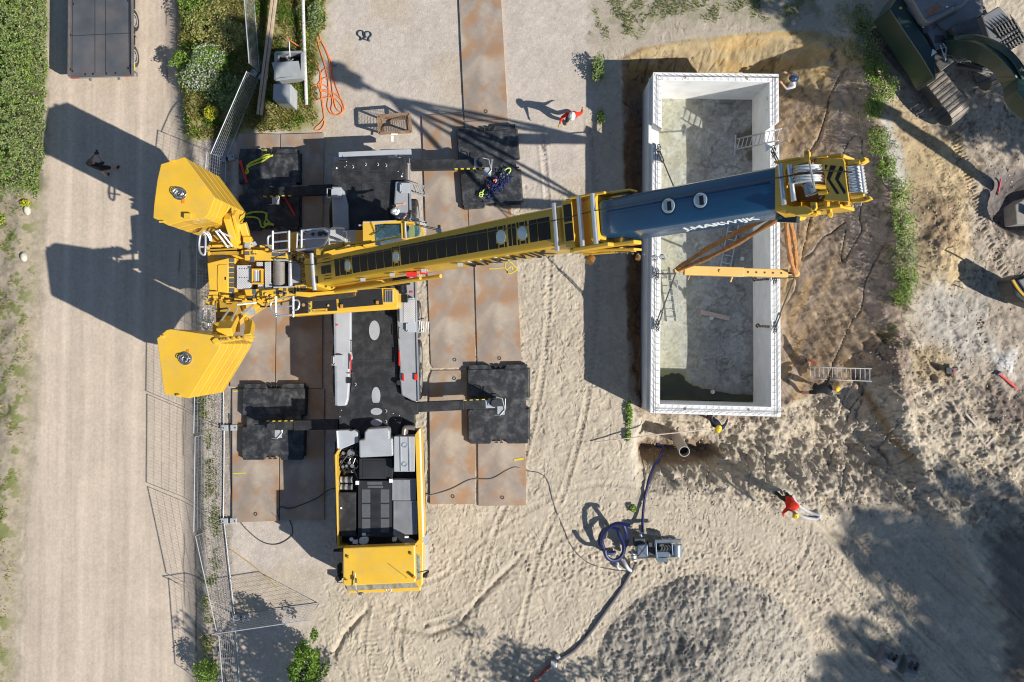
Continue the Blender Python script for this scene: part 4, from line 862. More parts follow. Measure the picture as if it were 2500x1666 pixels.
# right-hand engine housing (south side)
EH = part("engine_housing", YEL, lambda m: (m.pp([(752, 733), (868, 706), (936, 703), (963, 703), (970, 712), (971, 750), (964, 752), (830, 762), (704, 772), (704, 768), (752, 764)], 3.6, 2.5)), bevel=.03)
part("anti_slip_pad", BLKP, lambda m: (m.pp([(763, 735), (821, 730), (823, 759), (800, 760), (800, 753), (763, 755)], 3.615, 3.5), m.pp([(827, 729), (870, 723), (870, 709), (932, 705), (935, 744), (829, 753)], 3.615, 3.5)), EH)
part("exhaust_grille", ALU, lambda m: (m.pr(940, 708, 959, 739, 3.66, 3.5),), EH)
part("grille_slot", DGRY, lambda m: [m.pr(943+i*4, 710, 945.4+i*4, 737, 3.67, 3.6) for i in range(4)], EH)
part("housing_step", SILV, lambda m: (m.pr(963, 709, 970, 737, 3.5, 3.1),), EH)
part("housing_clamp", M("clamp_brown", (.4, .2, .04), .5), lambda m: [(m.box(W(x_, y_, 3.66), (.09, .12, .08))) for x_, y_ in ((834, 748), (921, 739))], EH, bevel=.01)
part("latch_cap", M("cap_teal", (.05, .09, .10), .3), lambda m: [m.cyl(W(755, y_, 3.6), W(755, y_, 3.68), .05, 12) for y_ in (737, 748, 758.5)], EH, 'auto')
part("tool_tray", M("tray", (.5, .33, .1), .5), lambda m: (m.tube([W(766, 757, 3.68), W(799, 755, 3.68), W(799, 762, 3.68), W(768, 763, 3.68), W(766, 757, 3.68)], .012, 5), m.ell(W(801, 746, 3.63), (.045, .045, .04), 10, 5)), EH)
part("housing_side_lip", YEL, lambda m: m.beam(W(705, 770, 3.5), W(970, 753, 3.5), .07, .12), EH)
part("silencer", M("silencer_black", (.012, .012, .014), .35, .3), lambda m: (m.cyl(W(978, 695, 3.0), W(980, 717, 3.0), .20, 22), m.cyl(W(960, 688, 3.4), W(1000, 684, 3.4), .16, 20), m.box(W(985, 730, 2.5), (.3, .25, .3))), smooth='auto')
part("fuel_tank", GREY, lambda m: (m.pp([(982, 730), (1010, 726), (1012, 788), (975, 788), (974, 750)], 2.3, 1.9),), bevel=.03)
part("tank_tread", SILV, lambda m: m.pr(985, 732, 1012, 786, 2.32, 2.2))
# luffing cylinder and side arm
part("side_arm", YEL, lambda m: (m.pp([(722, 712), (762, 714), (866, 706), (868, 712), (770, 722), (752, 726), (720, 722)], 4.0, 3.4),), bevel=.02)
part("hose_bundle", ROPE, lambda m: [m.tube(catmull([W(720, 727+i*2, 3.7), W(752, 727+i*2, 3.8), (W(800, 724+i*2, 3.75)), W(868, 712+i*3, 3.7)], 5), .02, 6) for i in range(5)], smooth='auto')
part("luffing_cylinder", M("cyl_yellow", (.45, .27, .03), .35), lambda m: (m.tube([W(770, 614, 4.6), W(840, 596, 5.2)], .09, 18), m.tube([W(840, 596, 5.2), W(905, 590, 6.2)], .04, 12), m.box(W(782, 616, 4.7), (.22, .2, .2))), smooth='auto')
# counterweights
def stack(poly, z1, z0, n, parent_name, lab):
    T = [W(x_, y_, z1) for x_, y_ in poly]; cw = None
    for k in range(n):
        za = z0+(z1-z0)*k/n; zb = z0+(z1-z0)*(k+1)/n
        m = MB(); m.prism([Vector((p.x, p.y, zb-.012)) for p in T], za+.004)
        o = m.build("counterweight_slab", YEL, cw or CR, bevel=.02)
        if cw is None: cw = o
    return cw
UP = [(393, 401), (449, 384), (452, 385), (525, 483), (509, 524), (499, 533), (446, 541), (411, 551), (374, 532), (376, 500), (384, 440)]
LO = [(383, 827), (390, 820), (407, 806), (417, 804), (519, 819), (540, 840), (536, 852), (462, 973), (404, 963), (400, 955)]
def cstack(poly, z1, z0, n, nm, label):
    T = [W(x_, y_, z1) for x_, y_ in poly]
    m = MB(); g = .014
    hs = (z1-z0)/n; m.prism([Vector((p.x, p.y, z0+hs-.0)) for p in T], z0)
    base = m.build(nm, YEL, CR, bevel=.015, label=label)
    c0 = sum(T, Vector())/len(T)
    for k in range(1, n):
        m = MB(); sc = 1-.006*(k % 2)
        m.prism([Vector((c0.x+(p.x-c0.x)*sc, c0.y+(p.y-c0.y)*sc, z0+hs*(k+1))) for p in T], z0+hs*k+g)
        m.build("ballast_slab", YEL, base, bevel=.015)
    return base
cu = cstack(UP, 5.72, 2.5, 9, "counterweight_stack", "counterweight nearest the person with the camera")
cl = cstack(LO, 5.72, 2.5, 9, "counterweight_stack", "counterweight above the gravel strip and fence")
def rope_nest(m, px, py, z_):
    r_ = random.Random(int(px)); c = W(px, py, z_+.05)
    for k in range(11):
        a = r_.uniform(0, 6.28); R_ = r_.uniform(.07, .17); cc = c+Vector((r_.uniform(-.07, .07), r_.uniform(-.05, .05), r_.uniform(0, .08)))
        m.tube([cc+Vector((math.cos(a+6.2832*i/14)*R_, math.sin(a+6.2832*i/14)*R_*r_.uniform(.6, .95), .02*math.sin(i))) for i in range(14)], .012, 5, closed=True)
    m.ring(c-Vector((0, 0, .05)), c, .20, .155, 26)
part("lifting_shackle", STEEL, lambda m: rope_nest(m, 438, 473, 5.72), cu, 'auto'); part("lifting_shackle", STEEL, lambda m: rope_nest(m, 452, 876, 5.72), cl, 'auto')
part("shackle_ring", DGRY, lambda m: m.cyl(W(438, 473, 5.72), W(438, 473, 5.735), .17, 24), cu); part("shackle_ring", DGRY, lambda m: m.cyl(W(452, 876, 5.72), W(452, 876, 5.735), .15, 24), cl)
part("warning_tag", ORA, lambda m: m.box(W(447, 491, 5.735), (.09, .15, .01)), cu); part("warning_tag", ORA, lambda m: m.box(W(459, 857, 5.735), (.07, .06, .01)), cl)
part("stack_bracket", YEL, lambda m: ([m.beam(W(512+i*3.3, 505+i*.3, 5.5-i*.42), W(516+i*3.3, 500+i*.3, 5.42-i*.42), .05, .16) for i in range(8)], m.box(W(459, 528, 5.8), (.22, .16, .12)), m.box(W(420, 394, 5.76), (.14, .07, .08)), m.box(W(395, 542, 5.76), (.16, .06, .08))), cu, bevel=.01)
part("stack_rib", YEL, lambda m: [m.box(W(463+i*7, 533+i*1.8, 5.55-i*.33), (.035, .14, .2)) for i in range(12)], cu)
part("clamp_bracket", YEL, lambda m: (m.pp([(516, 832), (522, 826), (614, 818), (614, 826), (532, 838), (524, 842)], 5.8, 5.4), m.box(W(396, 822, 5.76), (.14, .08, .08)), m.box(W(435, 966, 5.76), (.12, .07, .08))), cl, bevel=.02)
part("bracket_bolt", M("bolt_brown", (.3, .17, .04), .5), lambda m: [m.cyl(W(x_, y_, 5.78), W(x_, y_, 5.86), .04, 10) for x_, y_ in ((540, 830), (548, 829), (554, 829), (567, 827), (581, 826), (594, 825))], cl, 'auto')
part("ballast_arm", YEL, lambda m: (m.beam(W(556, 528, 4.4), W(578, 598, 3.5), .22, .35), m.beam(W(572, 520, 4.4), W(588, 590, 3.5), .10, .3), m.beam(W(592, 545, 3.8), W(606, 590, 3.6), .24, .24), m.box(W(606, 586, 3.7), (.26, .2, .3)),
     m.beam(W(612, 790, 3.7), W(606, 824, 4.3), .24, .26), m.beam(W(566, 780, 3.6), W(548, 812, 4.4), .5, .3), m.beam(W(602, 778, 3.6), W(612, 832, 4.0), .14, .2), m.beam(W(520, 800, 3.2), W(585, 800, 3.4), .3, .1)), SS_, bevel=.02)
part("arm_hinge", GALV, lambda m: (m.cyl(W(600, 597, 3.7), W(612, 600, 3.7), .12, 14), m.cyl(W(618, 593, 3.6), W(622, 600, 3.6), .09, 14), m.pp([(600, 757), (618, 753), (620, 768), (604, 770)], 3.7, 3.5)), SS_, 'auto')
# ---------------------------------------------------------------- boom
def BP(px, py, D): return Vector(((px-1250)/F*D, (833-py)/F*D, H-D))
BA = BP(765, 664, 28.5); BB = BP(1395, 547, 21.5); BC = BP(1460, 535, 20.9); BD = BP(1895, 460, 18.2); BE = BP(1930, 453, 18.0); BT = BP(2085, 436, 17.1)
def frame(a, b):
    t = (b-a).normalized(); s = t.cross(Vector((0, 0, 1))).normalized(); u = s.cross(t); return t, s, u      # s points to the south side
def bsec(c, s, u, w_, h_):
    """outline: flat top, bevelled shoulders, straight sides, rounded belly"""
    P = []
    P += [(-.49, -.10), (-.46, -.03), (-.40, 0), (.40, 0), (.46, -.03), (.49, -.10)]
    P += [(.61, -.58)]+[(.61*math.cos(a), -.58-.42*math.sin(a)) for a in (.35, .7, 1.05, 1.4, 1.74, 2.09, 2.44, 2.79)]+[(-.61, -.58)]
    return [c+s*(x_*w_)+u*(y_*h_) for x_, y_ in P]
t1, s1, u1 = frame(BA, BB); t2, s2, u2 = frame(BC, BD)
BM = part("boom_base_section", YEL2, lambda m: m.loft([bsec(BA, s1, u1, .86, 1.05), bsec(BA+(BB-BA)*.33, s1, u1, .88, 1.1), bsec(BA+(BB-BA)*.66, s1, u1, .95, 1.1), bsec(BB, s1, u1, 1.02, 1.12)]), smooth='auto')
def onb(k, off, lift=.006):        # point on the boom's top: k along 0..1, off across (m)
    return BA+(BB-BA)*k+s1*off+u1*lift
def kx(px): # parameter along the base section whose image is at px
    lo, hi = 0., 1.
    for _ in range(30):
        m_ = (lo+hi)/2; p = BA+(BB-BA)*m_; q = 1250+p.x/(H-p.z)*F
        if q < px: lo = m_
        else: hi = m_
    return lo
def bpad(m, x0, x1, a0, a1, th=.012):
    k0, k1 = kx(x0), kx(x1); A = [onb(k0, a0, .002), onb(k1, a0, .002), onb(k1, a1, .002), onb(k0, a1, .002)]; B = [p+u1*th for p in A]
    m.add(A+B, [(4, 5, 6, 7), (3, 2, 1, 0), (0, 1, 5, 4), (1, 2, 6, 5), (2, 3, 7, 6), (3, 0, 4, 7)])
def pads(m):
    xs = [817, 829.5, 842]; g = 1.2
    for a, b in zip(xs[:-1], xs[1:]): bpad(m, a+g, b-g, -.27, .27)
    for a, b in ((860, 878), (879, 897), (898, 917), (918, 936.5), (937.5, 957)): bpad(m, a+.6, b-.3, -.27, .27)
    for a, b in ((978.5, 999), (1000, 1020.5), (1021.5, 1043), (1044, 1065.5), (1066.5, 1089), (1090, 1114), (1115, 1139), (1140, 1165), (1166, 1191), (1192.5, 1211), (1241, 1249), (1251, 1260), (1293, 1312), (1313.5, 1343)): bpad(m, a+.4, b-.4, -.28, .28)
    for c_ in (849, 967, 1223.5, 1275.5):
        w_ = 8 if c_ < 1100 else 12
        for s_ in (-1, 1):
            bpad(m, c_-w_*.45, c_+w_*.45, s_*.24-.04, s_*.24+.04)
            for q in (-1, 1): bpad(m, c_+q*w_*.86-w_*.16, c_+q*w_*.86+w_*.16, s_*.22-.07, s_*.22+.07)
    for a, b in ((785, 796), (797.5, 808)): bpad(m, a, b, -.13, .13)
    bpad(m, 1376, 1386, -.33, .33)
    for a, b in ((763, 767.5), (771, 775)):
        bpad(m, a, b, -.42, -.20); bpad(m, a, b, .16, .40)
    for s_ in (-.22, -.34, .20, .30): bpad(m, 790, 808, s_-.01, s_+.01)
part("anti_slip_pad", BLKP, pads, BM)
def portal(m):
    for px_ in (849, 967, 1223.5, 1275.5):
        k = kx(px_); c = onb(k, 0, 0); n = 24; R_ = .14 if px_ < 1100 else .17
        T = [c+t1*(math.cos(6.2832*i/n)*R_*.95)+s1*(math.sin(6.2832*i/n)*R_)+u1*.016 for i in range(n)]; B = [p-u1*.014 for p in T]
        m.add(T+B, [tuple(range(n))]+[(i, i+n, (i+1) % n+n, (i+1) % n) for i in range(n)])
part("inspection_cover", M("cover_pale", (.50, .58, .60), .35, .1, .05), portal, BM)
part("boom_foot", GALV, lambda m: (m.tube([BA+t1*.02+s1*-.6+u1*.02, BA+t1*.02+s1*.6+u1*.02], .07, 10),), BM, 'auto')
part("boom_foot_pad", YEL2, lambda m: m.loft([bsec(BA-t1*.45, s1, u1, 1.0, .9), bsec(BA+t1*.1, s1, u1, 1.0, .95)]), BM)
part("boom_side_pipe", YEL, lambda m: (m.tube([BA+t1*.6+s1*.70-u1*.35, BA+t1*4.6+s1*.70-u1*.4], .05, 8), m.tube([BA+t1*.5+s1*.68-u1*.6, BA+t1*5.2+s1*.70-u1*.65], .06, 8), m.tube([BA+t1*1+s1*-.6-u1*.2, BA+t1*4+s1*-.6-u1*.25], .03, 8)), BM, 'auto')
part("side_camera", GALV, lambda m: [m.box(BA+(BB-BA)*k+s1*o_+u1*-.12, (.14, .1, .1)) for k, o_ in ((.22, .5), (.48, .53), (.62, .53), (.35, .5), (.55, -.52), (.3, -.5))], BM)
part("red_signal", RED, lambda m: (m.box(BA+(BB-BA)*kx(983)+s1*.56-u1*.3, (.3, .14, .18)), m.box(BA+(BB-BA)*kx(1010)+s1*.56-u1*.32, (.2, .1, .1))), BM)
def lettering(body, size, c, ex, ey, mat, name, parent, stretch=1.):
    me = text_mesh(body, size, .003); me.materials.append(mat); o = bpy.data.objects.new(name, me); COL.objects.link(o)
    n_ = ex.cross(ey); R_ = Matrix((ex*stretch, ey, n_)).transposed().to_4x4(); R_.translation = c-origin(parent)
    me.transform(R_); o.parent = parent; return o
# side sheet with the lettering (south face of the boom)
sl1 = (u1*.48*1.1-s1*.12*.95).normalized(); sl2 = (u2*.48*1.15-s2*.12*.91).normalized()
lt = lettering("MARWIJK", .52, BA+(BB-BA)*kx(1215)+s1*.568-u1*.36, t1, sl1, BLKP, "boom_lettering", BM, 1.35)
part("lettering_stripe", WHT, lambda m: [m.beam(BA+(BB-BA)*kx(x_)+s1*.478-u1*.12, BA+(BB-BA)*kx(x_+8)+s1*.585-u1*.62, .07, .006, s1) for x_ in (1130, 1160, 1195, 1225, 1262, 1300, 1330)], BM)
# middle collar
def collar(m):
    for p, wd, hh, th in ((BB, 1.22, 1.5, .32), (BB+t1*.75, 1.16, 1.5, .22)):
        m.loft([[q for q in bsec(p-t1*th/2+u1*.14, s1, u1, wd, hh)], [q for q in bsec(p+t1*th/2+u1*.14, s1, u1, wd, hh)]])
CO = part("boom_collar", YEL, collar, BM, bevel=.02)
def cheeks(m):
    for k, (s_, w_) in enumerate(((-1, .10), (1, .16))):
        for a0, a1, h0, h1 in ((-.15, 1.75, -.2, -.45), (.1, 1.2, -.02, -.12)):
            A = BB+t1*a0+s1*(s_*(.60+(.06 if s_ > 0 else .0)))+u1*h0; B = BB+t1*a1*.9+s1*(s_*(.64 if s_ > 0 else .58))+u1*h1; m.beam(A, B, w_*.6, .42, u1)
    m.beam(BB+t1*.2+s1*.68-u1*.35, BB+t1*1.5+s1*.80-u1*.55, .06, .45, u1); m.beam(BB+t1*.0+s1*.74-u1*.4, BB+t1*1.4+s1*.82-u1*.6, .05, .10, u1)
part("collar_cheek", YEL, cheeks, CO, bevel=.02)
part("collar_pad", BLKP, lambda m: [m.beam(BB+t1*a+s1*b0+u1*.15, BB+t1*a+s1*b1+u1*.15, .24, .015, u1) for a, b0, b1 in ((.03, -.46, -.05), (.03, .0, .42))], CO)
part("guide_roller", ALU, lambda m: [m.tube([BB+t1*a+s1*-.56+u1*h_, BB+t1*a+s1*.62+u1*h_], .06, 12) for a, h_ in ((-.38, .14), (.52, .32), (.92, .32))], CO, 'auto')
part("hinge_pin", M("pin_brown", (.28, .15, .05), .4, .5), lambda m: (m.cyl(BB+t1*.35+s1*.86-u1*.25, BB+t1*.35+s1*.98-u1*.25+u1*.12, .10, 16), m.cyl(BB+t1*1.5+s1*.95-u1*.55, BB+t1*1.5+s1*1.04-u1*.5, .06, 12)), CO, 'auto')
part("cable_ring", GALV, lambda m: [m.ring(BB+t1*a+s1*1.02-u1*.9, BB+t1*a+s1*1.05-u1*.9+u1*.03, .085, .05, 18) for a in (1.72, 1.95)], CO, 'auto')
part("collar_bolts", STEEL, lambda m: [m.cyl(BB+t1*(.9+i*.14)+s1*(.78+i*.03)-u1*(.3+.02*i), BB+t1*(.9+i*.14)+s1*(.78+i*.03)-u1*(.26+.02*i), .022, 8) for i in range(7)]+[m.cyl(BB+t1*(.2+i*.14)-s1*.6-u1*.1, BB+t1*(.2+i*.14)-s1*.6-u1*.06, .03, 8) for i in range(6)], CO)
# blue telescopic section
wb = .90
BLU = part("boom_blue_section", BLUE, lambda m: m.loft([bsec(BC-u2*.10, s2, u2, wb-.14, 1.0), bsec(BC+t2*.05-u2*.02, s2, u2, wb-.03, 1.12), bsec(BC+t2*.16, s2, u2, wb, 1.15), bsec(BD, s2, u2, wb+.02, 1.15)]), BM, 'auto')
def onc(k, off, lift=.004): return BC+(BD-BC)*k+s2*off+u2*lift
def bdisc(m, c, ra, h0, h1, n=32, inner=0):
    T = [c+t2*(math.cos(6.2832*i/n)*ra*.95)+s2*(math.sin(6.2832*i/n)*ra)+u2*h1 for i in range(n)]; B = [p-u2*(h1-h0) for p in T]
    m.add(T+B, [tuple(range(n))]+[(i, i+n, (i+1) % n+n, (i+1) % n) for i in range(n)])
part("cover_ring", M("blue_ring", (.004, .035, .09), .3, coat=.4), lambda m: (bdisc(m, onc(.43, -.02, 0), .215, 0, .012), bdisc(m, onc(.61, -.02, 0), .215, 0, .012)), BLU)
part("inspection_cover", M("cover_pale", (.5, .58, .6)), lambda m: (bdisc(m, onc(.43, -.02, 0), .165, .006, .03), bdisc(m, onc(.61, -.02, 0), .165, .006, .03)), BLU)
part("lock_window", M("window_black", (.01, .01, .014), .3), lambda m: [m.beam(onc(k+.008, -.11, .034), onc(k+.008, .09, .034), .10, .01, u2) for k in (.43, .61)], BLU)
part("seam_line", M("blue_dark", (.003, .03, .08), .3), lambda m: [m.beam(onc(a, -.14, .004), onc(b, -.14, .004), .03, .012, u2) for a, b in ((.06, .40), (.46, .575), (.645, .97))], BLU)
lettering("J.MARWIJK", .32, BC+(BD-BC)*.66+s2*(wb*.555+.008)-u2*.40, t2, sl2, WHT, "boom_lettering", BLU, 1.15)
# boom head
th_, sh_, uh_ = frame(BD, BT)
hd_ = lambda a, s_, u_: BD+th_*a+sh_*s_+uh_*u_
HEAD = part("boom_head", YEL, lambda m: (m.loft([bsec(hd_(-.02, 0, .02), sh_, uh_, 1.02, 1.25), bsec(hd_(.22, 0, .02), sh_, uh_, 1.02, 1.25)]), m.beam(hd_(.2, -.52, -.35), hd_(1.35, -.50, -.35), .07, .7, uh_), m.beam(hd_(.2, .52, -.35), hd_(1.35, .50, -.35), .07, .7, uh_), m.beam(hd_(.2, 0, -.75), hd_(1.3, 0, -.75), .9, .06, uh_)), BM, bevel=.015)
def hp(pts, m, u_, th):
    """plate in head plane; pts = image pixels of its outline"""
    o_ = BD+uh_*u_; V_ = []
    for px_, py_ in pts:
        d = Vector(((px_-1250)/F, (833-py_)/F, -1)); q = Vector((0, 0, H)); k = (o_-q).dot(uh_)/d.dot(uh_); V_.append(q+d*k)
    n = len(V_); c_ = sum(V_, Vector())/n; B = [p-uh_*th for p in V_]
    m.add(V_+B, [tuple(range(n)), tuple(range(2*n-1, n-1, -1))]+[(i, i+n, (i+1) % n+n, (i+1) % n) for i in range(n)])
def hpt(px_, py_, u_):
    o_ = BD+uh_*u_; d = Vector(((px_-1250)/F, (833-py_)/F, -1)); q = Vector((0, 0, H)); k = (o_-q).dot(uh_)/d.dot(uh_); return q+d*k
part("head_plate", YEL, lambda m: (hp([(1987, 391), (2018, 386), (2058, 388), (2062, 396), (2066, 440), (2073, 492), (2064, 493), (2010, 489), (2018, 470), (2012, 420), (2006, 403), (1996, 400)], m, .12, .05), hp([(1888, 395), (1940, 386), (1962, 384), (1968, 398), (1950, 402), (1940, 415), (1925, 420), (1912, 405)], m, .05, .4),
    hp([(1902, 504), (1922, 500), (1935, 505), (1965, 502), (1980, 510), (1985, 518), (1972, 524), (1945, 526), (1912, 510)], m, .05, .4), hp([(1986, 382), (2020, 380), (2020, 384), (1986, 387)], m, .16, .1), hp([(1888, 394), (1950, 383), (1951, 388), (1890, 399)], m, .1, .5)), HEAD, bevel=.012)
part("head_plate", YEL, lambda m: (hp([(2058, 389), (2098, 390), (2110, 384), (2113, 396), (2104, 402), (2070, 408), (2062, 400)], m, .0, .12), hp([(2072, 480), (2100, 476), (2122, 479), (2127, 486), (2112, 492), (2100, 494), (2074, 494)], m, .0, .12), hp([(2095, 386), (2110, 383), (2114, 392), (2104, 398), (2098, 394)], m, .05, .2)), HEAD, bevel=.012)
part("chevron_mark", BLKP, lambda m: (hp([(2027, 404), (2041, 405), (2026, 438), (2049, 473), (2042, 474), (2018, 437)], m, .128, .01), hp([(2051, 405), (2057, 408), (2058, 414), (2047, 439), (2064, 466), (2064, 473), (2060, 474), (2038, 437)], m, .128, .01), hp([(2014, 403), (2020, 403), (2016, 413), (2014, 413)], m, .128, .01), hp([(2019, 459), (2022, 466), (2026, 470), (2021, 469)], m, .128, .01)), HEAD)
part("lifting_lug", YEL, lambda m: (hp([(1962, 384), (1962, 370), (1966, 366), (1972, 366), (1976, 371), (1977, 394), (1963, 394)], m, .25, .07), hp([(1978, 494), (1992, 494), (1993, 508), (1989, 514), (1982, 514), (1979, 508)], m, .2, .07), hp([(2014, 492), (2024, 490), (2028, 518), (2030, 524), (2026, 531), (2020, 530), (2016, 510)], m, -.05, .1)), HEAD, bevel=.01)
part("lug_hole", M("hole_dark", (.05, .03, .01), .6), lambda m: (m.cyl(hpt(1970, 374, .252), hpt(1970, 374, .258), .035, 14), m.cyl(hpt(1986, 506, .202), hpt(1986, 506, .208), .035, 14), m.cyl(hpt(2098, 386, .052), hpt(2098, 386, .06), .02, 10), m.cyl(hpt(2111, 483, .02), hpt(2111, 483, .03), .02, 10)), HEAD)
part("guide_roller", ALU, lambda m: (m.tube([hpt(1904, 401, .24), hpt(1914, 500, .24)], .055, 12), m.tube([hpt(1927, 403, .24), hpt(1938, 491, .24)], .055, 12), m.tube([hpt(1976, 396, .42), hpt(1988, 458, .42)], .022, 8), m.tube([hpt(2101, 402, .05), hpt(2110, 474, .05)], .022, 8)), HEAD, 'auto')
def sheave(m, c, ax, r, wd, n=28):
    m.next(); prof = [(-.5, .35), (-.5, .98), (-.35, 1), (-.1, .86), (.1, .86), (.35, 1), (.5, .98), (.5, .35)]
    u = ax.orthogonal().normalized(); q = ax.cross(u)
    m.loft([[c+ax*(a*wd)+(u*math.cos(6.2832*k/n)+q*math.sin(6.2832*k/n))*(b*r) for k in range(n)] for a, b in prof], caps=False)
    m.cyl(c-ax*wd*.3, c+ax*wd*.3, r*.9, n)
part("return_sheave", WSIL, lambda m: [sheave(m, hpt(1974, y_, .1), sh_, .30, .07) for y_ in (412, 420, 436, 444)], HEAD, 'auto')
part("sheave_axle", M("axle_blue", (.20, .26, .32), .3, .5), lambda m: (m.tube([hpt(1968, 404, .05), hpt(1980, 446, .05)], .09, 14), m.tube([hpt(1975, 450, .1), hpt(1982, 474, .1)], .13, 16)), HEAD, 'auto')
part("head_void", M("void_brown", (.22, .11, .02), .6), lambda m: (hp([(1925, 405), (2012, 402), (2016, 485), (1935, 490)], m, -.35, .3),), HEAD)
part("cross_brace", YEL, lambda m: (m.tube([hpt(1990, 455, .2), hpt(2016, 458, .1)], .05, 8), m.tube([hpt(2000, 472, .1), hpt(2022, 470, .1)], .05, 8), m.tube([hpt(1958, 452, .1), hpt(1966, 456, .1)], .03, 8), m.tube([hpt(2072, 400, .02), hpt(2100, 396, .02)], .05, 8), m.tube([hpt(2078, 480, .02), hpt(2110, 476, .02)], .05, 8), m.tube([hpt(2000, 500, -.1), hpt(2050, 498, -.1)], .05, 8)), HEAD, 'auto')
part("head_sheave", WSIL, lambda m: [sheave(m, hpt(2083+i*1.25, 413+i*8.1, -.10), sh_, .20, .058) for i in range(8)], HEAD, 'auto')
part("sheave_guard", GALV, lambda m: m.tube([hpt(2076, 444, .05), hpt(2080, 472, .05)], .04, 10), HEAD, 'auto')
part("head_fittings", YEL, lambda m: (m.box(hpt(2045, 500, -.2), (.5, .1, .2)), m.box(hpt(2020, 498, -.1), (.14, .14, .2)), m.box(hpt(2068, 498, -.2), (.12, .12, .2)), m.cyl(hpt(2027, 525, -.1), hpt(2027, 525, .0), .05, 12), m.cyl(hpt(1989, 525, -.1), hpt(1989, 525, -.05), .04, 12)), HEAD, bevel=.01)
part("head_shackles", GALV, lambda m: [m.tube([hpt(x_+math.cos(a)*2.5, y_+math.sin(a)*4, -.1) for a in [6.2832*i/10 for i in range(10)]], .012, 5, closed=True) for x_, y_ in ((2007, 512), (1990, 519), (2016, 530), (2092, 499), (2100, 498), (2080, 499))], HEAD)
part("head_light", M("lens_dark", (.02, .03, .04), .2), lambda m: (m.cyl(hpt(1989, 390, .2), hpt(1993, 392, .2), .045, 10), m.cyl(hpt(2001, 480, .2), hpt(2005, 482, .2), .04, 10), m.beam(hpt(1903, 526, -.5), hpt(1950, 527, -.5), .3, .16, uh_), m.box(hpt(1908, 520, -.5), (.2, .3, .2))), HEAD, bevel=.01)
# hoist rope and electric cable
def ropes(m):
    P = [W(683, 638, 3.95), onb(.0, -.22, .12), onb(kx(1100), -.20, .18), onb(kx(1385), -.12, .24), onc(.02, -.16, .30), onc(.5, -.17, .30), hpt(1935, 428, .32), hpt(1974, 420, .40), hpt(2010, 416, .22), hpt(2080, 421, .12)]
    m.tube(P, .013, 6)
part("hoist_rope", ROPE, ropes, smooth='auto')
part("electric_cable", ROPE, lambda m: m.tube([W(1000, 668, 5.), BP(1445, 600, 22.), BP(1890, 527, 18.8), hpt(1905, 527, -.6)], .018, 6), smooth='auto')
# ---------------------------------------------------------------- hook block, slings, spreaders, box
HX, HY = 7.0, 3.3
tipc = hpt(2086, 440, -.3)
HK = thing("hook_block", (HX, HY, 11.0), "hook block hanging under the boom head in its shade", "hook block")
DBL = M("hook_dark", (.03, .03, .035), .5)
def hb(m):
    m.box((HX, HY, 12.0), (.28, .55, .9)); m.box((HX, HY, 12.3), (.5, .7, .3)); m.cyl((HX, HY, 11.6), (HX, HY, 11.2), .1, 12)
part("block_body", DBL, hb, HK, bevel=.04)
part("hook", DBL, lambda m: m.tube(catmull([(HX, HY, 11.3), (HX+.02, HY, 11.0), (HX+.2, HY, 10.75), (HX+.12, HY, 10.5), (HX-.1, HY, 10.5), (HX-.2, HY, 10.72)], 5), .06, 10), HK, 'auto')
part("fall_rope", ROPE, lambda m: [m.tube([Vector((HX+dx*.3, HY+dy, 12.4)), tipc+Vector((dx, dy, 0))], .012, 5) for dx, dy in ((.1, -.25), (.1, -.1), (.1, .1), (.1, .25), (-.1, 0.), (-.1, .2))], HK)
SLG = M("sling_orange", (.44, .20, .065), .85, 0, .3, 6, bump=.4, bscale=60, dust=.5, dcol=(.16, .08, .05), dscale=5)
HKP = Vector((HX, HY, 10.55))
def Z5(px, py, z_=5.4): return W(px, py, z_)
SE = {"near_left": Z5(1652, 660), "near_right": Z5(1943, 669)}
SE["far_left"] = Vector((SE["near_left"].x, 4.62, 5.4)); SE["far_right"] = Vector((SE["near_right"].x, 4.58, 5.4))
slab = {"near_left": "long brown textile sling from the hook to the left end of the yellow spreader", "near_right": "short brown textile sling from the hook to the right end of the yellow spreader", "far_left": "textile sling to the left end of the spreader beneath the boom", "far_right": "textile sling to the right end of the spreader beneath the boom"}
for k, e_ in SE.items():
    m = MB(); d = (e_-HKP); n_ = d.cross(Vector((0, 0, 1))).normalized()
    for q in (-1, 1):
        P = []; R_ = []
        for i in range(13):
            t = i/12; sp = .012+.13*math.sin(math.pi*min(1, t*1.0))**.8*(1 if q > 0 else .9)
            P.append(HKP+d*t+n_*(q*sp)+Vector((0, 0, .02*math.sin(i*2.1)))); R_.append(.068+.018*math.sin(i*1.7+q))
        m.tube(P, R_, 8)
    o = m.build("lifting_sling", SLG, None, 'auto'); tag(o, slab[k], "sling", "brown slings on the hook")
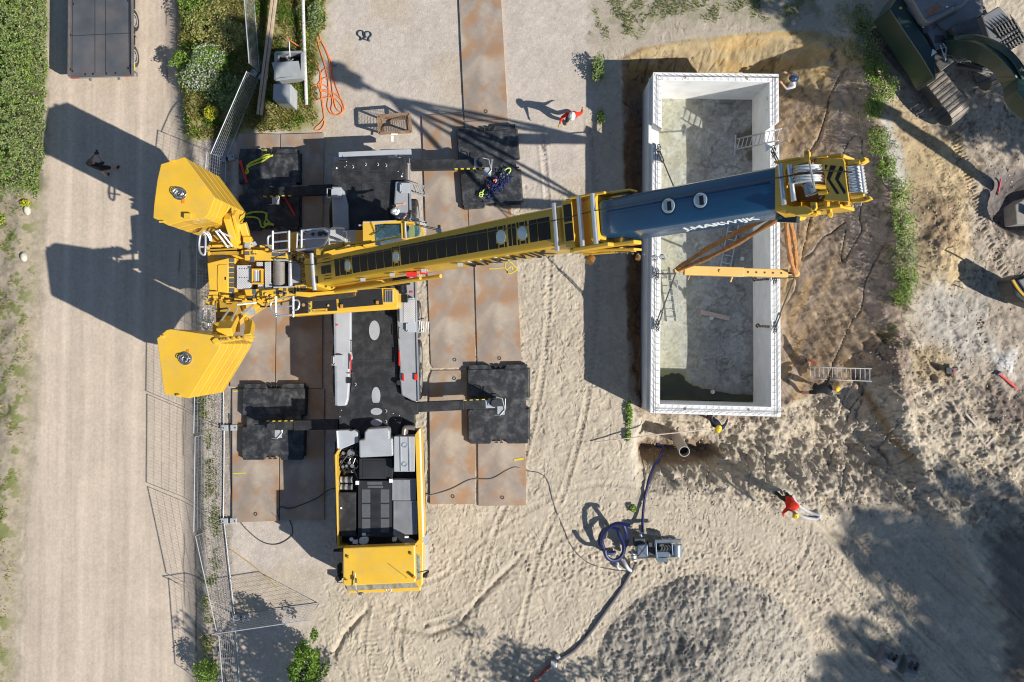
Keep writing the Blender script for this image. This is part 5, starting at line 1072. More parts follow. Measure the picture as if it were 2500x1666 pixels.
def spreader(L_, R_, lab):
    c_ = (L_+R_)/2; e = thing("spreader_beam", c_, lab, "lifting beam", "yellow spreader beams"); d = (R_-L_).normalized()
    a = L_+d*.22; b = R_-d*.16; mid = a+(b-a)*.555
    part("outer_tube", PALEY, lambda m: m.beam(a, mid, .29, .27), e, bevel=.02)
    part("inner_tube", PALEY, lambda m: m.beam(mid-d*.02, b-d*.12, .25, .24), e, bevel=.02)
    part("pin_hole", DGRY, lambda m: [m.cyl(mid+d*(.12+i*.26)+Vector((0, 0, .12)), mid+d*(.12+i*.26)+Vector((0, 0, .125)), .033, 12) for i in range(6)], e)
    part("end_lug", PALEY, lambda m: (m.beam(b-d*.12, R_, .1, .2), m.beam(L_-d*.02, a, .1, .2), m.cyl(L_-Vector((0, 0, .06)), L_+Vector((0, 0, .12)), .09, 12), m.cyl(R_-Vector((0, 0, .06)), R_+Vector((0, 0, .1)), .10, 12)), e, bevel=.01)
    part("end_shackle", STEEL, lambda m: [m.tube(catmull([p+Vector((x_, -.05, z_)) for x_, z_ in ((-.08, .05), (-.08, -.12), (0, -.2), (.08, -.12), (.08, .05))], 4), .022, 7) for p in (L_, R_)]+[m.cyl(p+Vector((-.13, 0, .04)), p+Vector((.13, 0, .04)), .025, 8) for p in (L_, R_)], e, 'auto')
    part("tube_bolt", PALEY, lambda m: (m.cyl(a+d*1.12+Vector((0, 0, .12)), a+d*1.12+Vector((0, 0, .17)), .05, 12), m.beam(a+d*.22-Vector((0, .13, .1)), a+d*.18-Vector((0, .28, .2)), .02, .02), m.beam(mid-d*.3-Vector((0, .13, .1)), mid-d*.34-Vector((0, .3, .2)), .04, .03)), e)
    part("sticker", WHT, lambda m: m.box(mid-d*.08-Vector((0, .146, 0)), (.42, .004, .05)), e)
spreader(SE["near_left"], SE["near_right"], "pale yellow telescopic spreader beam hanging over the white box in full view")
spreader(SE["far_left"], SE["far_right"], "pale yellow spreader beam half hidden beneath the blue boom section")
# ---------------------------------------------------------------- the concrete box
CONC = M("concrete_white", (.76, .755, .735), .85, 0, .08, 1.2, bump=.2, bscale=30, dust=.35, dcol=(.45, .44, .42), dscale=2)
REB = M("rebar", (.07, .055, .05), .6, .4, .3, 8)
RUST = M("rust", (.28, .13, .06), .8, .2, .3, 6)
zt, zf = 2.0, -.28
BX = thing("concrete_basement_box", W(1748, 597, zt)-Vector((0, 0, 2.6)), "open white precast concrete box hanging from the crane over the excavated pit", "concrete box")
o_ = {"tl": W(1595, 177, zt), "tr": W(1901, 181, zt), "br": W(1907, 1018, zt), "bl": W(1588, 1009, zt)}
i_ = {"tl": W(1616.5, 197, zt), "tr": W(1879, 201, zt), "br": W(1883, 994, zt), "bl": W(1611, 987, zt)}
def wall(name, oa, ob, ia, ib, cuts):
    """wall between outer edge oa-ob and inner edge ia-ib, with lower stretches (t0,t1,z)"""
    segs = []; t = 0.
    for t0, t1, zc in cuts: segs += [(t, t0, zt), (t0, t1, zc)]; t = t1
    segs.append((t, 1, zt)); m = MB()
    for a, b, zc in segs:
        m.prism([oa.lerp(ob, a), oa.lerp(ob, b), ia.lerp(ib, b), ia.lerp(ib, a)], zf-.27, zc)
    w_ = m.build(name, CONC, BX)
    # thin outer leaf standing a little proud, and the seam between the leaves
    m = MB()
    for a, b, zc in segs:
        if zc < zt: continue
        p, q = oa.lerp(ia, .34).lerp(ob.lerp(ib, .34), a), oa.lerp(ia, .34).lerp(ob.lerp(ib, .34), b)
        m.beam(p+Vector((0, 0, .003)), q+Vector((0, 0, .003)), .012, .006)
    m.build("leaf_seam", M("seam", (.25, .24, .23), .9), w_)
    m = MB(); L_ = (ob-oa).length; n = int(L_/.235); dv = (ob-oa)/L_; wv = (ia-oa); 
    for a, b, zc in segs:
        if zc < zt: continue
        m.tube([oa.lerp(ob, a)+wv*.52+Vector((0, 0, .05)), oa.lerp(ob, b)+wv*.52+Vector((0, 0, .05))], .007, 5)
        k = a*L_+.12
        while k < b*L_-.1:
            c = oa+dv*k+wv*.52; j = random.uniform(-.03, .03)
            m.tube([c+wv*-.40-dv*(.11+j)+Vector((0, 0, .01)), c+Vector((0, 0, .055)), c+wv*.40-dv*(.10-j)+Vector((0, 0, .01))], .0045, 4)
            k += .235
    m.build("rebar_lattice", REB, w_); return w_
wall("side_wall", o_["tl"], o_["bl"], i_["tl"], i_["bl"], [(.148, .205, 1.45)])
wall("side_wall", o_["tr"], o_["br"], i_["tr"], i_["br"], [(.140, .205, 1.45)])
mk = lambda a, b: Vector((a.x, b.y, a.z))
q_ = .002
wall("end_wall", o_["tl"]+Vector((q_, 0, 0)), o_["tr"]-Vector((q_, 0, 0)), i_["tl"]+Vector((q_, 0, 0)), i_["tr"]-Vector((q_, 0, 0)), [])
wall("end_wall", o_["bl"]+Vector((q_, 0, 0)), o_["br"]-Vector((q_, 0, 0)), i_["bl"]+Vector((q_, 0, 0)), i_["br"]-Vector((q_, 0, 0)), [])
part("wall_sill", CONC, lambda m: (m.beam(o_["tl"]+Vector((-.05, -.1, -.35)), o_["bl"]+Vector((-.05, .1, -.35)), .10, .08),), BX)
part("pad_plate", M("stain", (.34, .26, .2), .8), lambda m: [m.ring(W(x_, y_, 2.0), W(x_, y_, 2.012), .05, .02, 10) for x_, y_ in ((1587+85, 998), (1827, 1000), (1823, 193), (1672, 190))], BX)
# floor
fx = np.linspace(i_["bl"].x-.05, i_["br"].x+.05, 100); fy = np.linspace(i_["bl"].y-.1, i_["tl"].y+.1, 240); FX, FY = np.meshgrid(fx, fy); a_ = FX.ravel(); b_ = FY.ravel()
fz = zf+.05*fbm(a_*.6, b_*.6, 4, 70)+.05*fbm(a_*2.2, b_*2.2, 4, 77, .6)-.10*ss((i_["bl"].x+2.4-a_)/1.6)*ss((-.55-b_)/1.0)-.11*ss((-1.45-b_)/.6)*ss((i_["bl"].x+3.2-a_)/1.)-.09*ss((-1.85-b_)/.25)
ncr = 1-np.abs(2*fbm(a_*1.1+fbm(a_*2, b_*2, 2, 71), b_*1.1, 5, 72)); f2 = fbm(a_*7, b_*7, 4, 73); f3 = fbm(a_*.7, b_*.7, 4, 74)
fc = C(.29, .295, .285)[None, :]*(1+.55*f2+.5*f3)[:, None]
fc = mixc(fc, (.44, .46, .46), ss(fbm(a_*1.4, b_*1.4, 5, 76, .65)*12-.4)*.6); fc = mixc(fc, (.13, .12, .10), ss((ncr-.955)*30)*.7); fc = mixc(fc, (.40, .385, .25), ss((i_["bl"].x+2.6-a_)/2.4+.9*fbm(a_*1.2, b_*1.2, 4, 79))*.6)  # yellow tint towards the west wall: sunlight of the lit strip painted into the floor
fc = mixc(fc, (.13, .12, .085), ss((fbm(a_*4, b_*4, 4, 75)+.55-np.hypot((a_-9.0)/.5, (b_-7.6)/.62)*.55)*5)*.9)
fc = fc*(1+.5*fbm(a_*16, b_*16, 3, 78)+.3*f2)[:, None]; fc = mixc(fc, (.12, .115, .10), ss((f2-.16)*14)*.5)
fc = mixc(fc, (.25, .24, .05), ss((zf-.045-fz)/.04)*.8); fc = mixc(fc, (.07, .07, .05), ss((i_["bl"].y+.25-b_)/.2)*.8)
I2 = np.arange(100*240).reshape(240, 100)
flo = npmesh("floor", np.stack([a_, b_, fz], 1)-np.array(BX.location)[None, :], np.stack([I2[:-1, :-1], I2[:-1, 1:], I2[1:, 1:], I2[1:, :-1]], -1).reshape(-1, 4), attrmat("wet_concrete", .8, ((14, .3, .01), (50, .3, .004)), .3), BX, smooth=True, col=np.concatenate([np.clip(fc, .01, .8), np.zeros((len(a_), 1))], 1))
part("floor_slab", CONC, lambda m: m.prism([o_["tl"]+Vector((.02, -.02, 0)), o_["tr"]+Vector((-.02, -.02, 0)), o_["br"]+Vector((-.02, .02, 0)), o_["bl"]+Vector((.02, .02, 0))], zf-.36, zf-.272), BX)
WAT = M("muddy_water", (.055, .055, .025), .04, 0, .2, 2)
m = MB(); xw, yw = i_["bl"].x-.02, i_["bl"].y-.02; m.add([(xw, yw, zf-.075), (xw+4.2, yw, zf-.075), (xw+4.2, yw+3.4, zf-.075), (xw, yw+3.4, zf-.075)], [(0, 1, 2, 3)]); tag(m.build("water", WAT), kind="structure")
part("wall_mark", M("mark_grey", (.22, .22, .21), .8), lambda m: [m.box(p, s_) for p, s_ in ((i_["tr"]+Vector((-.003, -.5, -.3)), (.004, .12, .06)), (i_["tr"]+Vector((-.003, -.9, -.35)), (.004, .05, .05)), (W(1855, 288, .6), (.003, .10, .04)), (W(1858, 916, .6), (.003, .14, .04)), (W(1682, 203, 1.9), (.14, .004, .03)))], BX)
# things on and in the box
def tladder(foot, head, wd, n, lab, name="ladder", r=.022):
    e = thing(name, foot, lab, "ladder"); a, b = Vector(foot), Vector(head); d = (b-a).normalized(); s = d.cross(Vector((0, 0, 1))).normalized()*wd/2
    for k in (-1, 1): part("rail", ALU, lambda m: m.beam(a+s*k, b+s*k, r*1.3, r*2.8), e)
    for i in range(n):
        p = a+(b-a)*((i+.6)/n); part("rung", ALU, lambda m: m.tube([p-s, p+s], .016, 7), e)
    return e, s
lad, s_ = tladder(W(1797, 353, zf+.05), W(1904, 329, 2.35), .42, 10, "aluminium ladder leaning in the upper notch of the box's right wall"); part("stabiliser_foot", ALU, lambda m: m.beam(W(1796, 330, zf+.05), W(1793, 380, zf+.05), .05, .04), lad)
tladder(W(1645, 787, zf+.10), W(1641, 660, zf+.24), .36, 7, "ladder lying on the sunlit floor strip below the spreader's left end")
tladder(W(1771, 655, zf+.06), W(1796, 520, zf+.10), .37, 7, "ladder lying in the shade on the box floor between sling and boom")
WOOD = M("timber", (.45, .34, .24), .8, 0, .15, 5, bump=.2, bscale=20); WOODP = M("timber_pale", (.55, .44, .38), .8, 0, .1, 4)
tag(part("board", WOODP, lambda m: m.beam(W(1711, 762, zf+.12), W(1781, 778, zf+.06), .17, .05), None, bevel=.005), "pale board lying askew on the box floor next to a white pipe stub", "board")
for i, (x_, y_, l_) in enumerate(((1737, 776, "white pipe stub touching the pale board in the box"), (1812, 632, "white pipe stub on the shaded floor right of the slings"), (1740, 957, "white pipe stub near the water at the box's lower end"))):
    m = MB(); m.ring(W(x_, y_, zf), W(x_, y_, zf+.10), .08, .065, 20); m.cyl(W(x_, y_, zf), W(x_, y_, zf+.06), .066, 18); tag(m.build("pipe_stub", WHT, None, 'auto'), l_, "pipe", "pipe stubs in the box floor")
CHN = M("chain_steel", (.16, .16, .16), .45, .7, .2, 10)
def chain_leg(a, b, lab):
    e = thing("chain_sling", b, lab, "lifting chain", "chain legs between spreaders and box"); a = Vector(a); b = Vector(b); d = (b-a).normalized()
    part("wire_leg", CHN, lambda m: (m.tube([a, a+(b-a)*.74], .022, 6), m.tube([a+(b-a)*.70-Vector((.05, 0, 0)), b-Vector((.05, 0, 0))], .022, 6), m.tube([a+(b-a)*.74+Vector((.03, 0, 0)), b+Vector((.04, 0, 0))], .022, 6)), e, 'auto')
    def hk(m):
        for k in range(5):
            c = b+Vector((.03*math.sin(k*2.3), -.07*k+.14, .04+.02*(k % 2))); m.tube([c+Vector((math.cos(t)*.05, math.sin(t)*.07, .02*math.sin(2*t+k))) for t in [6.2832*i/8 for i in range(8)]], .018, 5, closed=True)
    part("anchor_hook", CHN, hk, e, 'auto'); return e
chain_leg(SE["near_left"], W(1604, 795, 2.1), "long chain leg from the spreader's left end down to the lower left wall")
chain_leg(SE["near_right"], W(1891, 800, 2.1), "long chain leg from the spreader's right end to the lower right wall")
chain_leg(SE["near_left"]+Vector((0, -.1, -.2)), W(1603, 669, 2.1), "short chain from the spreader's left end to the middle of the left wall")
chain_leg(SE["near_right"]+Vector((0, -.1, -.2)), W(1890, 680, 2.1), "short chain from the spreader's right end to the middle of the right wall")
chain_leg(SE["far_left"], W(1608, 368, 2.1), "chain leg running from under the boom to the upper left wall")
chain_leg(SE["far_right"], W(1887, 371, 2.1), "chain leg running from under the boom head to the upper right wall")
for (ax1, ay1), (bx, by), l_ in (((1884, 681), (1847, 684), "rusty hook and chain hanging inside the right wall beside the spreader beam"), ((1884, 798), (1854, 797), "rusty hook and chain hanging inside the right wall at its lower anchor")):
    m = MB(); a = W(ax1, ay1, 1.9); b = W(bx, by, 1.3)
    for k in range(9):
        c = a.lerp(b, k/8); m.tube([c+Vector((math.cos(t)*.06, math.sin(t)*.028, math.sin(t)*.03*(k % 2))) for t in [6.2832*i/8 for i in range(8)]], .014, 5, closed=True)
    m.tube(catmull([b+Vector((-.06, -.05, 0)), b+Vector((-.12, .02, 0)), b+Vector((-.05, .08, 0)), b+Vector((.0, .04, 0))], 4), .03, 6); tag(m.build("chain_hook", RUST, None, 'auto'), l_, "hook")
# ---------------------------------------------------------------- fences
def fence(b0, b1, t0, t1, lab, hf=2.0):
    B0, B1 = G(*b0, .08), G(*b1, .08); zz0, zz1 = B0.z+hf, B1.z+hf; T0, T1 = W(*t0, zz0), W(*t1, zz1)
    e = thing("wire_fence", (B0+B1)/2, lab, "fence panel", "temporary wire fence panels")
    part("frame", M("fence_tube", (.45, .47, .49), .5, .3), lambda m: m.tube([B0, B1, T1, T0], .019, 7, closed=True), e, 'auto')
    def wires(m):
        n = max(4, int((B1-B0).length/.12))
        for i in range(1, n): m.tube([B0.lerp(B1, i/n), T0.lerp(T1, i/n)], .0035, 3, caps=False)
        for j in range(1, 9): m.tube([B0.lerp(T0, j/9), B1.lerp(T1, j/9)], .0042, 3, caps=False)
    part("wire_mesh", M("fence_wire", (.42, .44, .46), .5, .4), wires, e)
    return e
fence((635, 178), (619, -30), (608, 155), (592, -52), "fence panel at the top edge standing in the grass left of the long timber")
fence((632, 194), (556, 384), (602, 175), (514, 376), "slanting fence panel between the cable pit and the upper counterweight")
fence((553, 390), (546, 612), (505, 371), (480, 604), "fence panel partly hidden by the upper counterweight")
fence((546, 616), (545, 828), (481, 606), (478, 832), "fence panel behind the crane's rear platform")
fence((545, 832), (548, 1044), (477, 836), (473, 1058), "fence panel partly hidden by the lower counterweight")
fence((549, 1051), (547, 1264), (476, 1067), (473, 1298), "fence panel between the two grey fence feet")
fence((549, 1277), (574, 1500), (477, 1310), (528, 1540), "slanting fence panel above the corner of the fence")
fence((578, 1503), (779, 1474), (519, 1549), (750, 1515), "fence panel turned off to the right across the tree's shadow")
fence((576, 1530), (592, 1740), (534, 1553), (552, 1780), "fence panel running out at the bottom edge")
FBL = M("fence_block", (.36, .37, .38), .8, 0, .12, 6, dust=.3)
for x_, y_, rz, l_ in ((632, 186, -.5, "fence foot where two panels meet by the long timber"), (556, 388, .2, "fence foot in the shade beside the upper counterweight"), (562, 1044, .02, "pale fence foot left of the yellow stroke beside the black mat"), (561, 1271, .02, "pale fence foot at the lower left corner of the steel plates"), (590, 1507, -.05, "fence foot at the fence's corner in the tree's shade")):
    c = G(x_, y_); e = thing("fence_weight", c, l_, "fence foot", "fence feet", rz)
    for dx in (-.17, .17): m = MB(); m.box((c.x+dx*1.0, c.y, c.z+.07), (.26, .22, .13)); m.build("block", FBL, e, bevel=.02)
    m = MB(); m.box((c.x, c.y, c.z+.05), (.14, .16, .08)); [m.cyl((c.x+k, c.y, c.z+.136), (c.x+k, c.y, c.z+.14), .03, 10) for k in (-.22, .22)]; m.build("block_core", DGRY, e)
# ---------------------------------------------------------------- people
SKIN = M("skin", (.52, .28, .19), .55, 0, .05, 8)
def cloth(n, c): return M("cloth_"+n, c, .9, 0, .18, 9, bump=.35, bscale=22)
CL = {"black": cloth("black", (.010, .010, .012)), "red": cloth("red", (.74, .035, .012)), "white": cloth("white", (.66, .64, .62)), "navy": cloth("navy", (.02, .025, .045)), "dark": cloth("dark", (.025, .025, .028)), "boot": M("boot", (.03, .025, .022), .7), "tan": M("boot_tan", (.28, .17, .07), .8), "glove": M("glove", (.45, .38, .10), .9), "grey": cloth("grey", (.20, .21, .23)), "brown": cloth("brown", (.16, .07, .035)), "skin": SKIN}
HELM = {"white": M("helmet_white", (.80, .80, .76), .35, 0, .02, 3, coat=.3), "yellow": M("helmet_yellow", (.82, .56, .02), .35, 0, .03, 3, coat=.3), "navy": M("helmet_navy", (.02, .04, .11), .35, 0, .03, 3, coat=.3)}
HAIR = M("hair_brown", (.16, .10, .06), .8, 0, .3, 30, bump=.5, bscale=90)
BASE = dict(pelvis=(0, 0, .95), spine=(0, .0, 1.14), chest=(0, .01, 1.36), neck=(0, .03, 1.50), head=(0, .06, 1.60), crown=(0, .05, 1.70),
  Lsh=(-.19, 0, 1.42), Lel=(-.26, .04, 1.13), Lwr=(-.27, .18, .92), Rsh=(.19, 0, 1.42), Rel=(.26, .04, 1.13), Rwr=(.27, .18, .92),
  Lhi=(-.10, 0, .90), Lkn=(-.12, .04, .50), Lan=(-.12, 0, .10), Lto=(-.13, .18, .05), Rhi=(.10, 0, .90), Rkn=(.12, .04, .50), Ran=(.12, 0, .10), Rto=(.13, .18, .05))
RAD = dict(pelvis=(.175, .14), spine=(.165, .13), chest=(.195, .15), neck=(.06, .06), head=(.083, .092), crown=(.06, .07), sh=(.085, .085), el=(.058, .058), wr=(.032, .03), hi=(.115, .115), kn=(.08, .08), an=(.056, .056), to=(.048, .042))
BONES = [("pelvis", "spine"), ("spine", "chest"), ("chest", "neck"), ("neck", "head"), ("head", "crown")]+[b for s in "LR" for b in (("chest", s+"sh"), (s+"sh", s+"el"), (s+"el", s+"wr"), ("pelvis", s+"hi"), (s+"hi", s+"kn"), (s+"kn", s+"an"), (s+"an", s+"to"))]
def person(loc, rz, lab, shirt, trousers, boots, helmet=None, pose={}, sleeve="shirt", lower="trousers", hands="skin", brimdir=1):
    e = thing("person", loc, lab, "person", None, rz); P = {k: Vector(v) for k, v in BASE.items()}
    for k, v in pose.items(): P[k] = Vector(v)
    names = list(P); V_ = [P[k] for k in names]; E_ = [(names.index(a), names.index(b)) for a, b in BONES]; R_ = [RAD[k if k in RAD else k[1:]] for k in names]
    reg = {}
    segs = []
    def region(a, b):
        k = a[1:] if a[0] in "LR" and a not in RAD else a; kb = b[1:] if b[0] in "LR" and b not in RAD else b
        if kb in ("crown", "head"): return "skin"
        if kb == "to": return boots
        if kb == "an": return trousers if lower == "trousers" else "skin"
        if kb == "kn" or kb == "hi": return trousers
        if kb == "wr": return shirt if sleeve == "shirt" else "skin"
        return shirt
    for a, b in BONES: segs.append((P[a], P[b], region(a, b)))
    for s in "LR":
        w_ = P[s+"wr"]; d = (w_-P[s+"el"]).normalized(); side = d.cross(Vector((0, 0, 1)))
        if side.length < .2: side = Vector((1, 0, 0))
        side.normalize(); up_ = side.cross(d).normalized(); pal = w_+d*.075
        base = len(V_); V_.append(pal); R_.append((.036, .020)); E_.append((names.index(s+"wr"), base)); segs.append((w_, pal+d*.12, hands))
        for j, (o_x, ln) in enumerate(((-.033, .070), (-.011, .082), (.011, .076), (.033, .060))):
            a = pal+d*.03+side*o_x; k1 = a+d*ln*.5-up_*.012; k2 = k1+d*ln*.35-up_*.035; b0 = len(V_); V_ += [a, k1, k2]; R_ += [(.0105, .0105), (.0095, .0095), (.008, .008)]; E_ += [(base, b0), (b0, b0+1), (b0+1, b0+2)]
        sg = -1 if s == "L" else 1
        a = pal-d*.03+side*(-.04*sg); k1 = a+d*.03+side*(-.022*sg)-up_*.01; b0 = len(V_); V_ += [a, k1]; R_ += [(.013, .013), (.010, .010)]; E_ += [(base, b0), (b0, b0+1)]
    me = bpy.data.meshes.new("sk"); me.from_pydata([tuple(v) for v in V_], E_, []); o = bpy.data.objects.new("sk", me); COL.objects.link(o)
    o.modifiers.new("s", 'SKIN').use_smooth_shade = True
    for i, d in enumerate(me.skin_vertices[0].data): d.radius = R_[i]; d.use_root = (i == 0)
    ssf = o.modifiers.new("u", 'SUBSURF'); ssf.levels = 1; ssf.render_levels = 1
    bpy.context.view_layer.update()
    nm = bpy.data.meshes.new_from_object(o.evaluated_get(bpy.context.evaluated_depsgraph_get())); bpy.data.objects.remove(o)
    keys = []; nm.materials.clear()
    for p in nm.polygons:
        c = p.center; best = None
        for a, b, rg in segs:
            ab = b-a; t = max(0, min(1, (c-a).dot(ab)/max(ab.length_squared, 1e-6))); dd = (c-a-ab*t).length
            if best is None or dd < best[0]: best = (dd, rg)
        if best[1] not in keys: keys.append(best[1]); nm.materials.append(CL[best[1]])
        p.material_index = keys.index(best[1]); p.use_smooth = True
    nm.name = "body"; b = bpy.data.objects.new("body", nm); COL.objects.link(b); b.parent = e
    hd = P["crown"]; dn = (P["crown"]-P["neck"]).normalized(); fw = Vector((0, 1, 0)); fw = (fw-dn*fw.dot(dn)).normalized(); sd = fw.cross(dn); R3 = Matrix((sd, fw, dn)).transposed()
    def loc_mesh(fn, name, mat):
        m = MB(); fn(m); me_ = bpy.data.meshes.new(name); me_.from_pydata(m.v, [], m.f); me_.materials.append(mat); bm_fix(me_); me_.polygons.foreach_set("use_smooth", [True]*len(me_.polygons)); q = bpy.data.objects.new(name, me_); COL.objects.link(q); q.parent = e; return q
    hc = P["head"]
    loc_mesh(lambda m: (m.ell(hc+fw*.088-dn*.005, (.013, .022, .02), 8, 6, R3), m.ell(hc+sd*.083-dn*.0, (.010, .02, .03), 8, 6, R3), m.ell(hc-sd*.083, (.010, .02, .03), 8, 6, R3)), "nose_and_ears", SKIN)
    loc_mesh(lambda m: [m.ell(hc+fw*.080+sd*k*.032+dn*.02, (.012, .008, .008), 8, 5, R3) for k in (-1, 1)], "eyes", M("eye", (.05, .04, .035), .3))
    loc_mesh(lambda m: m.ell(hc+fw*.078-dn*.045, (.024, .008, .006), 8, 4, R3), "mouth", M("lips", (.35, .12, .1), .5))
    if helmet:
        loc_mesh(lambda m: (m.ell(hd-dn*.035, (.116, .142, .118), 20, 9, R3, 0.), m.ell(hd-dn*.04+fw*.018, (.128, .165, .012), 20, 4, R3), m.ell(hd+dn*.07, (.018, .12, .022), 8, 6, R3)), "helmet", HELM[helmet])
    else: loc_mesh(lambda m: m.ell(hd-dn*.05-fw*.012, (.096, .112, .098), 16, 8, R3, -.2), "hair", HAIR)
    return e
GR = lambda x_, y_: G(x_, y_)
pa = person(GR(270, 420), math.radians(-12), "person in black shirt and shorts holding a camera in the counterweight's shadow on the road", "black", "black", "boot", None, dict(Lel=(-.24, .18, 1.18), Lwr=(-.10, .36, 1.28), Rel=(.25, .18, 1.16), Rwr=(.10, .36, 1.28), Rkn=(.16, .10, .5), Ran=(.24, .14, .10), Rto=(.30, .30, .05), Lkn=(-.10, -.02, .5), Lan=(-.05, -.20, .10), Lto=(-.02, -.05, .05)), sleeve="skin", lower="skin")
m = MB(); hc = GR(270, 420)+Vector((.10, .42, 1.32)); m.box(hc, (.14, .08, .10)); m.cyl(hc+Vector((0, .04, 0)), hc+Vector((0, .13, 0)), .04, 14); tag(m.build("camera", BLKM, None, bevel=.01), "black camera held by the person on the road", "camera")
person(GR(1391, 297), math.radians(172), "person in red shirt and white helmet striding over the gravel with arms spread", "red", "navy", "tan", "white", dict(spine=(0, .03, 1.13), chest=(0, .10, 1.34), neck=(0, .15, 1.47), head=(0, .2, 1.56), crown=(0, .21, 1.66), Lsh=(-.19, .07, 1.40), Rsh=(.19, .12, 1.38), Rel=(.34, .20, 1.14), Rwr=(.38, .40, 1.02), Lel=(-.34, -.06, 1.16), Lwr=(-.36, -.24, 1.02), Rkn=(.12, .12, .5), Ran=(.12, .02, .10), Rto=(.12, .2, .05), Lkn=(-.10, -.05, .5), Lan=(-.10, -.36, .16), Lto=(-.10, -.22, .05)), hands="glove")
person(W(1914, 226, -1.72), math.radians(70), "bare-armed person in white shirt and dark helmet pressed against the box's outer right corner", "white", "grey", "boot", "navy", dict(chest=(0, .08, 1.36), neck=(0, .12, 1.49), head=(0, .16, 1.58), crown=(0, .16, 1.68), Lel=(-.30, .22, 1.25), Lwr=(-.22, .42, 1.34), Rel=(.32, .16, 1.2), Rwr=(.26, .38, 1.3)), sleeve="skin")
zg = hgt(1735, 1026)
person(G(1732, 1024), math.radians(-22), "person in navy top and yellow helmet guiding the box's lower wall by hand", "navy", "brown", "boot", "yellow", dict(spine=(0, -.06, 1.10), chest=(.02, -.16, 1.32), neck=(.04, -.18, 1.45), head=(.06, -.22, 1.55), crown=(.06, -.25, 1.64), Lsh=(-.17, -.12, 1.38), Rsh=(.21, -.14, 1.36), Lel=(-.28, .08, 1.28), Lwr=(-.30, .30, 1.36), Rel=(.32, .04, 1.32), Rwr=(.30, .28, 1.40)))
person(G(1972, 948), math.radians(-80), "person in dark clothes with bare legs and yellow helmet bending over the long ladder", "dark", "black", "boot", "yellow", dict(pelvis=(0, .0, .92), spine=(0, .16, 1.06), chest=(0, .36, 1.20), neck=(.03, .50, 1.30), head=(.06, .60, 1.36), crown=(.07, .66, 1.44), Lsh=(-.18, .38, 1.26), Rsh=(.20, .38, 1.22), Lel=(-.34, .52, 1.10), Lwr=(-.36, .62, .92), Rel=(.30, .52, 1.02), Rwr=(.28, .64, .80), Lkn=(-.14, .16, .52), Lan=(-.16, .12, .14), Lto=(-.16, .30, .08), Rkn=(.12, -.08, .48), Ran=(.14, -.30, .12), Rto=(.16, -.14, .05)), lower="skin")
person(G(1905, 1206), math.radians(190), "person in red shirt and yellow helmet pulling grey hose over the churned sand", "red", "black", "boot", "yellow", dict(pelvis=(0, .0, .93), spine=(0, .10, 1.10), chest=(0, .26, 1.26), neck=(0, .38, 1.37), head=(.0, .48, 1.43), crown=(.0, .55, 1.51), Lsh=(-.19, .26, 1.31), Rsh=(.19, .28, 1.30), Rel=(.30, .44, 1.08), Rwr=(.26, .58, .92), Lel=(-.27, .32, 1.0), Lwr=(-.30, .36, .78), Lkn=(-.16, .06, .5), Lan=(-.20, -.02, .10), Lto=(-.2, .14, .05), Rkn=(.14, .02, .5), Ran=(.18, -.14, .10), Rto=(.18, .04, .05)))
person(W(966, 538, 1.75), math.radians(-70), "person in black with a white helmet standing on the crane's black deck", "black", "black", "boot", "white", dict(chest=(0, .10, 1.32), neck=(0, .15, 1.45), head=(0, .2, 1.54), crown=(0, .2, 1.64), Lel=(-.28, .26, 1.18), Lwr=(-.24, .46, 1.20), Rel=(.28, .26, 1.14), Rwr=(.18, .46, 1.16)), sleeve="skin")
# seated operator with seat, seen through the cab's roof glass
part("operator_seat", M("seat_grey", (.09, .10, .12), .8), lambda m: (m.box(W(935, 572, 3.05), (.5, .52, .12)), m.box(W(922, 573, 3.4), (.12, .5, .7)), m.box(W(946, 571, 2.85), (1.5, .8, .06))), OC, bevel=.03)
person(W(936, 572, 2.62), math.radians(-85), "crane operator in dark clothes seated under the blue roof glass of the cab", "navy", "black", "boot", None, dict(pelvis=(0, 0, .50), spine=(0, -.02, .68), chest=(0, 0, .90), neck=(0, .02, 1.04), head=(0, .05, 1.14), crown=(0, .05, 1.24), Lsh=(-.19, 0, .96), Rsh=(.19, 0, .96), Lel=(-.28, .16, .78), Lwr=(-.24, .40, .78), Rel=(.28, .16, .78), Rwr=(.24, .40, .78), Lhi=(-.1, .05, .5), Lkn=(-.14, .45, .50), Lan=(-.14, .55, .12), Lto=(-.14, .70, .07), Rhi=(.1, .05, .5), Rkn=(.14, .45, .50), Ran=(.14, .55, .12), Rto=(.14, .70, .07)), sleeve="skin")
# ---------------------------------------------------------------- trailer
TRM = M("trailer_floor", (.115, .12, .13), .6, .3, .25, 1.2, dust=.55, dcol=(.22, .14, .075), dscale=1.1, bump=.3, bscale=60)
TL = thing("flatbed_trailer", W(250, 60, -.4), "black flatbed trailer with a worn steel floor cut off by the top edge", "trailer")
part("load_floor", TRM, lambda m: m.pp([(171, -70), (321, -70), (323, 182), (170, 187)], .72, .55), TL, bevel=.01)
part("floor_joint", DGRY, lambda m: (m.beam(W(172, 88, .728), W(321, 81, .728), .02, .01), m.beam(W(232, -60, .728), W(232, 180, .728), .015, .008), m.beam(W(258, -60, .728), W(258, 180, .728), .015, .008), m.beam(W(178, -60, .728), W(176, 176, .728), .015, .008), m.beam(W(313, -60, .728), W(316, 176, .728), .015, .008)), TL)
part("side_rail", M("trailer_edge", (.20, .18, .17), .5, .4, .2, 4, dust=.5, dcol=(.3, .15, .06)), lambda m: (m.beam(W(171, -70, .70), W(169, 187, .70), .06, .14), m.beam(W(322, -70, .72), W(324, 184, .72), .04, .16)), TL)
part("rail_trim", WHT, lambda m: m.beam(W(324, -70, .6), W(325.5, 183, .6), .025, .05), TL)
